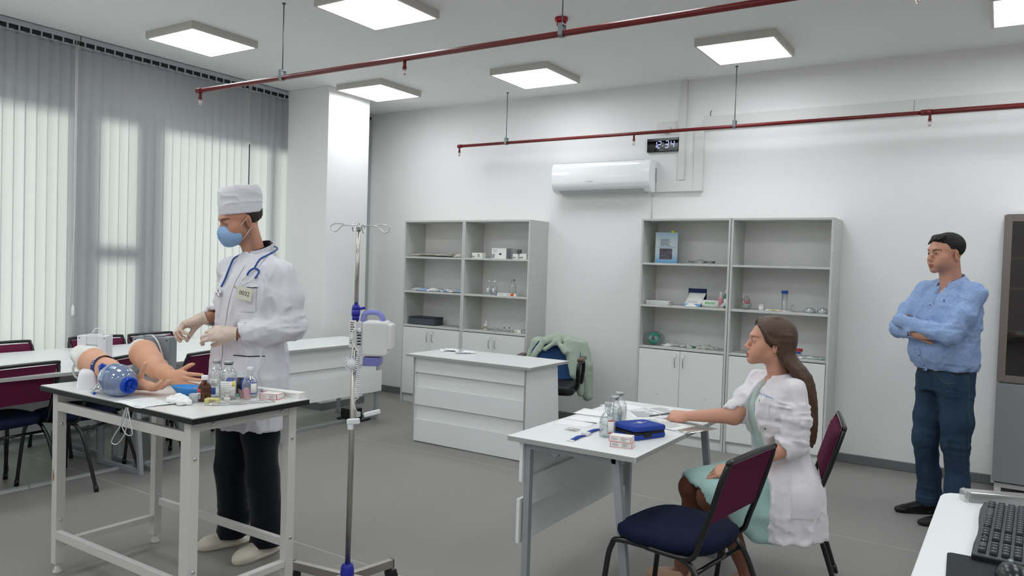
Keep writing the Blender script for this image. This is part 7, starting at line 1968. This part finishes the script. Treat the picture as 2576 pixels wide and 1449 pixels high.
obj('page_flag', MB().prism([(.145 + .014 * math.cos(a), .277 + .012 * math.sin(a)) for a in [k * PI / 8 for k in range(16)]], -.010, -.0095, M=frame((0, 0, 0), (1, 0, 0), (0, 0, 1)) @ Matrix.Scale(-1, 4, (0, 0, 1))), mat('lime_flag', '#b5d21c', .5), bk)
t = thing('tubing_bag', 'clear bag of coiled dark tubing on the top shelf of the third cabinet', 'bag', (-2.18, 6.40, S1))
rr = random.Random(5)
for k_ in range(2):
    P = [(-.06 + .12 * k_ + (.045 + rr.uniform(-.008, .008)) * math.cos(a * .8), rr.uniform(-.03, .03) + .03 * math.sin(a * .8), .008 + .012 * rr.random() + .004 * (i % 3)) for i, a in enumerate([q * .7 for q in range(34)])]
    obj('coil', MB().tube(smooth_path(P, 3), .0032, 6), mat('dark_tubing', '#4c4a4a', .3), t)
obj('film', MB().grid(14, 6, lambda u, v: (-.12 + .24 * u, -.06 + .11 * v, .004 + .034 * math.sin(PI * u) ** .6 * math.sin(PI * v) ** .6 + .003 * math.sin(20 * u + 9 * v)), thick=.0006), m_film, t)
# folded printed napkins
nk_ = thing('napkin_stack', 'stack of folded white and blue printed napkins on the middle shelf of the third cabinet', 'napkins', (-2.55, 6.39, S2), rad(-4))
for k in range(4): obj('napkin', MB().prism(rrect(-.105, .115, -.06, .06, .012), k * .0085 + .001, k * .0085 + .0085, M=Matrix.Translation((.004 * (k % 2), 0, 0))), m_label, nk_, bevel=.003)
k_ = MB()
for i in range(11):
    for j in range(4): k_.box(-.10 + i * .019, -.092 + i * .019, -.0606, -.0602, .0025 + j * .0085, .0060 + j * .0085)
obj('print', k_, mat('pale_blue_print', '#9fb4cc', .7), nk_)
dp = thing('wipes_pack', 'standing dark blue and white wipes pouch on the middle shelf of the third cabinet', 'pouch', (-2.22, 6.40, S2), rad(-6))
obj('back_pouch', MB().grid(10, 10, lambda u, v: (-.085 + .17 * u, .035 - .01 * math.sin(PI * u), .155 * v), thick=.002), mat('pouch_navy', '#2c3f78', .35), dp)
obj('front_pouch', MB().grid(10, 10, lambda u, v: (-.088 + .155 * u + .02 * v, -.055 + .075 * v + .03 * math.sin(PI * u) * -1 * (1 - v), .004 + .115 * v), thick=.004), m_label, dp)
obj('blue_base', MB().prism(rrect(-.088, .07, -.068, .0, .012), .002, .024), mat('pouch_lightblue', '#7aa5d2', .4), dp, bevel=.006)
obj('print', MB().box(-.05, .05, -.072, -.0715, .034, .038).box(-.04, .05, -.068, -.0675, .046, .049), m_ink, dp)
rl = thing('bandage_roll', 'white bag roll with green print on the middle shelf of the third cabinet', 'roll', (-2.075, 6.375, S2))
obj('roll', MB().cyl((-.07, 0, .031), (.07, 0, .031), .031, 24).cyl((.075, .012, .024), (.115, .014, .024), .023, 18), m_gauze, rl)
obj('green_print', MB().grid(10, 3, lambda u, v: (-.045 + .09 * u, -.0314 * math.cos(-.1 + .7 * v), .031 + .0314 * math.sin(-.1 + .7 * v))), mat('green_print', '#8dbf8f', .6), rl)
for k, (x, c_, cc, l) in enumerate(((-1.992, '#e6b9c4', '#efe9ea', 'pink bottle half hidden at the right end of the third cabinet middle shelf'), (-1.945, '#1f7d6a', '#e9efe9', 'green and white bottle at the very right end of the third cabinet middle shelf'))):
    b_ = thing('lotion_bottle', l, 'bottle', (x, 6.385 - .01 * k, S2))
    obj('bottle_body', MB().lathe([(.018, 0), (.020, .004), (.020, .085 + .02 * k), (.010, .105 + .02 * k)], 18), mat('bottle_col_%s' % ('pink', 'green')[k], c_, .4), b_)
    obj('cap', MB().lathe([(.012, .100 + .02 * k), (.012, .135 + .02 * k), (0, .136 + .02 * k)], 16), mat('bottle_cap_%s' % ('pink', 'green')[k], cc, .4), b_)
    obj('paper_label', arc_label(.0204, -2.6, -.8, .02, .08), m_label if k else mat('label_rose', '#d8899a', .5), b_)
gm = thing('ventilation_mask_roll', 'green plastic roll in a clear bag on the lowest open shelf of the third cabinet', 'roll', (-2.59, 6.40, S3), rad(-12))
obj('roll', MB().lathe([(.050, -.06), (.052, -.058), (.052, .062), (.046, .070), (.020, .072), (.019, -.05), (.019, -.06)], 28, M=Matrix.Translation((.01, 0, .053)) @ Matrix.Rotation(rad(78), 4, 'X') @ Matrix.Rotation(rad(25), 4, 'Y')), mat('teal_green', '#14806c', .35), gm)
f = SDF((-.14, -.12, -.01), (.14, .12, .14), .006)
f.ell((0, .0, .055), (.098, .078, .062), k=0); f.cap((-.08, -.03, .03), (.08, -.02, .025), .03, k=.03); f.slab((0, 0, .001), (0, 0, -1)); f.wrinkle(.010, (16, 16, 16), ridge=True)
V, Q = f.mesh(); sdf_obj('clear_bag', [(V, Q)], clear_mat('bag_film', '#f2f6f4', gloss=.22, opac=.06, rough=.1), gm)
rr = random.Random(21)
def crumple(name, label, cat, x, y, z, rx, ry, rz_, m, n=5, seed=0, group=None):
    f = SDF((-rx - .02, -ry - .02, -.006), (rx + .02, ry + .02, rz_ * 2 + .02), .0035)
    r2 = random.Random(seed)
    for i in range(n):
        a = r2.uniform(0, 2 * PI); d = r2.uniform(0, .75)
        c_ = np.array((rx * d * math.cos(a), ry * d * math.sin(a), rz_ * r2.uniform(.3, .9)))
        dr = np.array((r2.uniform(-1, 1) * rx * .5, r2.uniform(-1, 1) * ry * .5, r2.uniform(-.2, .4) * rz_)); f.cap(c_ - dr, c_ + dr, rz_ * .45, rz_ * .3, k=.006)
    f.slab((0, 0, .0005), (0, 0, -1)); f.wrinkle(rz_ * .22, (60, 60, 60), seed=seed, ridge=True)
    V, Q = f.mesh(); o = sdf_obj(name, [(V, Q)], m); o.location = (x, y, z); tag(o, label, cat, group); return o
crumple('syringe_packet', 'crumpled white syringe packets beside the green roll', 'packet', -2.455, 6.385, S3, .065, .04, .020, m_gauze, 8, 1)
crumple('syringe_packet', 'crumpled silver-grey packets in the middle of the third cabinet lowest shelf', 'packet', -2.325, 6.39, S3, .085, .04, .026, m_packg, 10, 2)
single('green_cap', MB().box(-.022, .022, -.012, .012, 0, .018), mat('cap_green', '#157a3c', .4), 'small green plastic cap right of the silver-grey packets', 'cap', loc=(-2.225, 6.385, S3), bevel=.003)
crumple('gauze_pack', 'soft white gauze pack in clear film at the right of the third cabinet lowest shelf', 'packet', -2.085, 6.39, S3, .085, .045, .028, m_film, 9, 3)
# fourth cabinet, middle shelf
rb = thing('specimen_jar', 'clear jar with red lid in a bag on the middle shelf of the fourth cabinet', 'jar', (-1.785, 6.39, S2))
obj('jar_body', MB().lathe([(.028, 0), (.032, .055)], 20), m_plast, rb)
obj('lid', MB().lathe([(.035, .052), (.036, .054), (.036, .070), (.033, .073), (0, .073)], 22), mat('lid_red', '#b8222e', .35), rb)
f = SDF((-.06, -.06, -.005), (.06, .06, .12), .004); f.ell((0, 0, .045), (.046, .044, .048), k=0); f.cap((0, 0, .085), (.01, 0, .10), .012, k=.03); f.slab((0, 0, .001), (0, 0, -1)); f.wrinkle(.006, (30, 30, 30), ridge=True)
V, Q = f.mesh(); sdf_obj('clear_bag', [(V, Q)], clear_mat('bag_film', '#f2f6f4'), rb)
pj = thing('pill_jar', 'small white pill jar right of the red-lidded jar', 'jar', (-1.655, 6.385, S2))
obj('jar_body', MB().lathe([(.020, 0), (.022, .003), (.022, .030), (.017, .036)], 20), m_whitep, pj)
obj('lid', MB().lathe([(.018, .035), (.018, .048), (0, .049)], 20), m_label, pj)
crumple('swab_pile', 'small pile of white swabs beside the pill jar', 'swabs', -1.60, 6.37, S2, .04, .03, .010, m_gauze, 5, 4)
crumple('catheter_coil', 'cream-coloured coiled catheter lying in the middle of the fourth cabinet middle shelf', 'catheter', -1.53, 6.37, S2, .06, .035, .010, mat('cream_rubber', '#dccfae', .5), 8, 5)
ct_ = thing('centrifuge_tube', 'tall clear graduated tube with blue cap standing on the fourth cabinet middle shelf', 'tube', (-1.478, 6.41, S2))
obj('tube_body', MB().lathe([(.022, 0), (.023, .003), (.023, .150)], 22), m_plast, ct_)
obj('cap', MB().lathe([(.026, .145), (.026, .168), (.024, .170), (0, .170)], 22), mat('cap_blue', '#2b57b5', .35), ct_)
k_ = MB()
for i in range(9): q = arc_label(.0235, -2.3, -1.6 - .25 * (i % 2), .02 + i * .013, .0212 + i * .013, 5, .0003); k_.add(q.v, q.f)
obj('scale_marks', k_, m_bluep, ct_)
crumple('swab_pile', 'flat white pads in front of the tall blue-capped tube', 'pads', -1.455, 6.35, S2, .075, .03, .007, m_gauze, 6, 6)
vial('small glass vial with grey stopper right of the tall blue-capped tube', -1.405, 6.38, S2 + .01, r=.011, h=.045, lb=False)
for k, (x, l) in enumerate(((-1.275, 'left'), (-1.175, 'right'))):
    m_ = thing('oxygen_mask', '%s one of two clear silicone masks on the fourth cabinet middle shelf' % l, 'mask', (x, 6.385, S2))
    obj('mask_shell', MB().lathe([(.045, 0), (.047, .006), (.044, .018), (.034, .034), (.022, .042), (0, .044)], 24, M=Matrix.Scale(.85, 4, (0, 1, 0))), clear_mat('silicone_milky', '#e3e7ea', gloss=.3, opac=.35, rough=.15), m_)
    obj('mask_ring', MB().tube([(.044 * math.cos(a), .037 * math.sin(a), .008) for a in [q * PI / 12 for q in range(24)]], .005, 8, closed=True), m_plast, m_)
# fourth cabinet, lowest open shelf
crumple('syringe_packet', 'grey and white packets left of the seated woman on the fourth cabinet lowest shelf', 'packet', -1.80, 6.38, S3, .07, .04, .010, m_packg, 8, 7)
rj = thing('specimen_jar', 'red-lidded jar with blue label just right of the hair of the seated woman', 'jar', (-1.35, 6.40, S3))
obj('jar_body', MB().lathe([(.024, 0), (.026, .05)], 20), m_plast, rj)
obj('lid', MB().lathe([(.030, .05), (.031, .052), (.031, .070), (0, .071)], 22), mat('lid_red', '#b8222e', .35), rj)
obj('blue_label', arc_label(.0262, -2.4, -.7, .03, .048), m_bluep, rj)
g = 'small packets heaped at the right end of the fourth cabinet lowest shelf'
rr = random.Random(31)
for i in range(9):
    packet('small white or green packet heaped at the right end of the fourth cabinet lowest shelf', (-1.325 + .195 * i / 8, 6.37 + rr.uniform(-.02, .02), S3 + .004 * (i % 2)), .05, .028, rad(rr.uniform(-60, 60)), (m_gauze, mat('packet_mint', '#a9cfc0', .5), m_packg)[i % 3], inner=None, group=g, hgt=.010)

# ------------------------------------------------------------------ packets on the low counter
g = 'syringe packets scattered on the low counter'
rr = random.Random(41)
for i in range(9):
    packet('white and silver syringe packet scattered on the left end of the low counter', (-4.09 + .27 * i / 8 + rr.uniform(-.01, .01), 5.31 + rr.uniform(-.07, .07), .735 + .004 * (i % 3)), .13, .035, rad(rr.uniform(-70, 70)), (m_gauze, m_packg)[i % 2], inner=m_whitep if i % 2 else None, group=g, hgt=.012)

# ------------------------------------------------------------------ office chair with jacket
oc = thing('office_chair', 'dark office chair with wooden armrest behind the low counter', 'chair', (-3.33, 5.86, 0), rad(-70))
m_oc = mat('office_black', '#17171a', .5); m_ocb = mat('office_blue_back', '#1e4472', .8)
# faces local +x
def shell(u, v):
    y = (u - .5) * .46 * (1 - .25 * max(0, v - .75) / .25); return (-.24 - .10 * v + .05 * (2 * u - 1) ** 2, y, .46 + .35 * v)
obj('backrest', MB().grid(14, 14, shell, 0).grid(14, 14, lambda u, v: (lambda q: (q[0] - .05, q[1], q[2]))(shell(1 - u, v))).grid(40, 1, lambda u, v: (lambda q: (q[0] - .05 * v, q[1], q[2]))(shell(*[((u * 4) % 1, 0), (1, (u * 4) % 1), (1 - (u * 4) % 1, 1), (0, 1 - (u * 4) % 1)][min(3, int(u * 3.9999))]))), m_ocb, oc)
obj('seat', MB().prism(rrect(-.24, .24, -.24, .24, .07), .40, .48), m_oc, oc, bevel=.03, segs=3)
for s_ in (-1, 1):
    ar = obj('armrest_frame', MB().tube(smooth_path([(-.20, s_ * .25, .46), (-.16, s_ * .27, .60), (-.08, s_ * .275, .675), (.12, s_ * .275, .675), (.18, s_ * .27, .62), (.10, s_ * .26, .50), (.08, s_ * .24, .44)], 5), .018, 10), m_oc, oc)
    obj('armrest_pad', MB().box(-.14, .12, s_ * .275 - .028, s_ * .275 + .028, .685, .712), mat('dark_wood', '#5d4a3e', .4), ar, bevel=.01)
obj('gas_column', MB().cyl((0, 0, .09), (0, 0, .40), .027, 16), m_oc, oc)
for k in range(5):
    a = 2 * PI * k / 5 + .3; M = Matrix.Rotation(a, 4, 'Z')
    b_ = obj('base_arm', MB().add([tuple(M @ Vector(v)) for v in ((.0, -.03, .06), (.0, .03, .06), (.28, .016, .055), (.28, -.016, .055), (.0, -.03, .11), (.0, .03, .11), (.28, .016, .078), (.28, -.016, .078))], [(3, 2, 1, 0), (4, 5, 6, 7), (0, 1, 5, 4), (1, 2, 6, 5), (2, 3, 7, 6), (3, 0, 4, 7)]), m_oc, oc)
    obj('castor', MB().cyl(tuple(M @ Vector((.27, -.025, .027))), tuple(M @ Vector((.27, .025, .027))), .027, 16), m_oc, b_)
# jacket draped over the back: built in the chair's frame
m_jack = mat('sage_jacket', '#a9b7a6', .85, spec=.2, bump=(500, .25, (1, 1, 1)), sheen=.2)
jk = thing('jacket', 'sage green jacket draped over the back of the office chair', 'jacket', (-3.33, 5.86, 0), rad(-70))
f = SDF((-.52, -.36, .20), (-.08, .40, .92), .0065)
f.chain([((-.355, -.20, .785), .040), ((-.350, .0, .832), .042), ((-.355, .20, .795), .042)], k=.03)
for y0, y1 in ((-.20, -.24), (-.08, -.10), (.06, .06), (.19, .24)):
    f.cap((-.375, y0, .79), (-.40, y1, .48 if y0 > -.1 else .42), .042, .038, k=.05, flat=((1, 0, 0), .6))
# lapel side hanging over the front of the back on the right
for y0, y1, z1 in ((.205, .245, .36), (.15, .20, .42), (.10, .165, .52)):
    f.cap((-.300, y0, .800), (-.215, y1, z1), .032, .026, k=.03, flat=((1, 0, 0), .55))
f.cap((-.310, -.13, .80), (-.225, -.235, .62), .030, .022, k=.03, flat=((1, 0, 0), .6))
f.cap((-.305, .0, .815), (-.245, .09, .725), .026, .020, k=.03); f.cap((-.305, .0, .815), (-.250, -.10, .74), .024, .018, k=.03)
f.cap((-.345, .24, .79), (-.31, .285, .60), .044, .046, k=.03); f.cap((-.31, .285, .60), (-.30, .300, .33), .046, .044, k=.02)
f.cap((-.345, -.21, .78), (-.31, -.27, .62), .038, .036, k=.03); f.cap((-.31, -.27, .62), (-.34, -.285, .40), .036, .030, k=.02)
def bk_(u, v): return shell(u, v)
f.wrinkle(.010, (12, 12, 5), seed=3, ridge=True); f.wrinkle(.005, (26, 26, 20), seed=4, ridge=True)
V, Q = f.mesh(); jb = sdf_obj('jacket_body', [(relax(V, Q, 1, .3), Q)], m_jack, jk)
for z_ in (.50, .42): obj('button', MB().cyl((-.190, .228, z_), (-.182, .228, z_), .010, 14), m_black, jk)
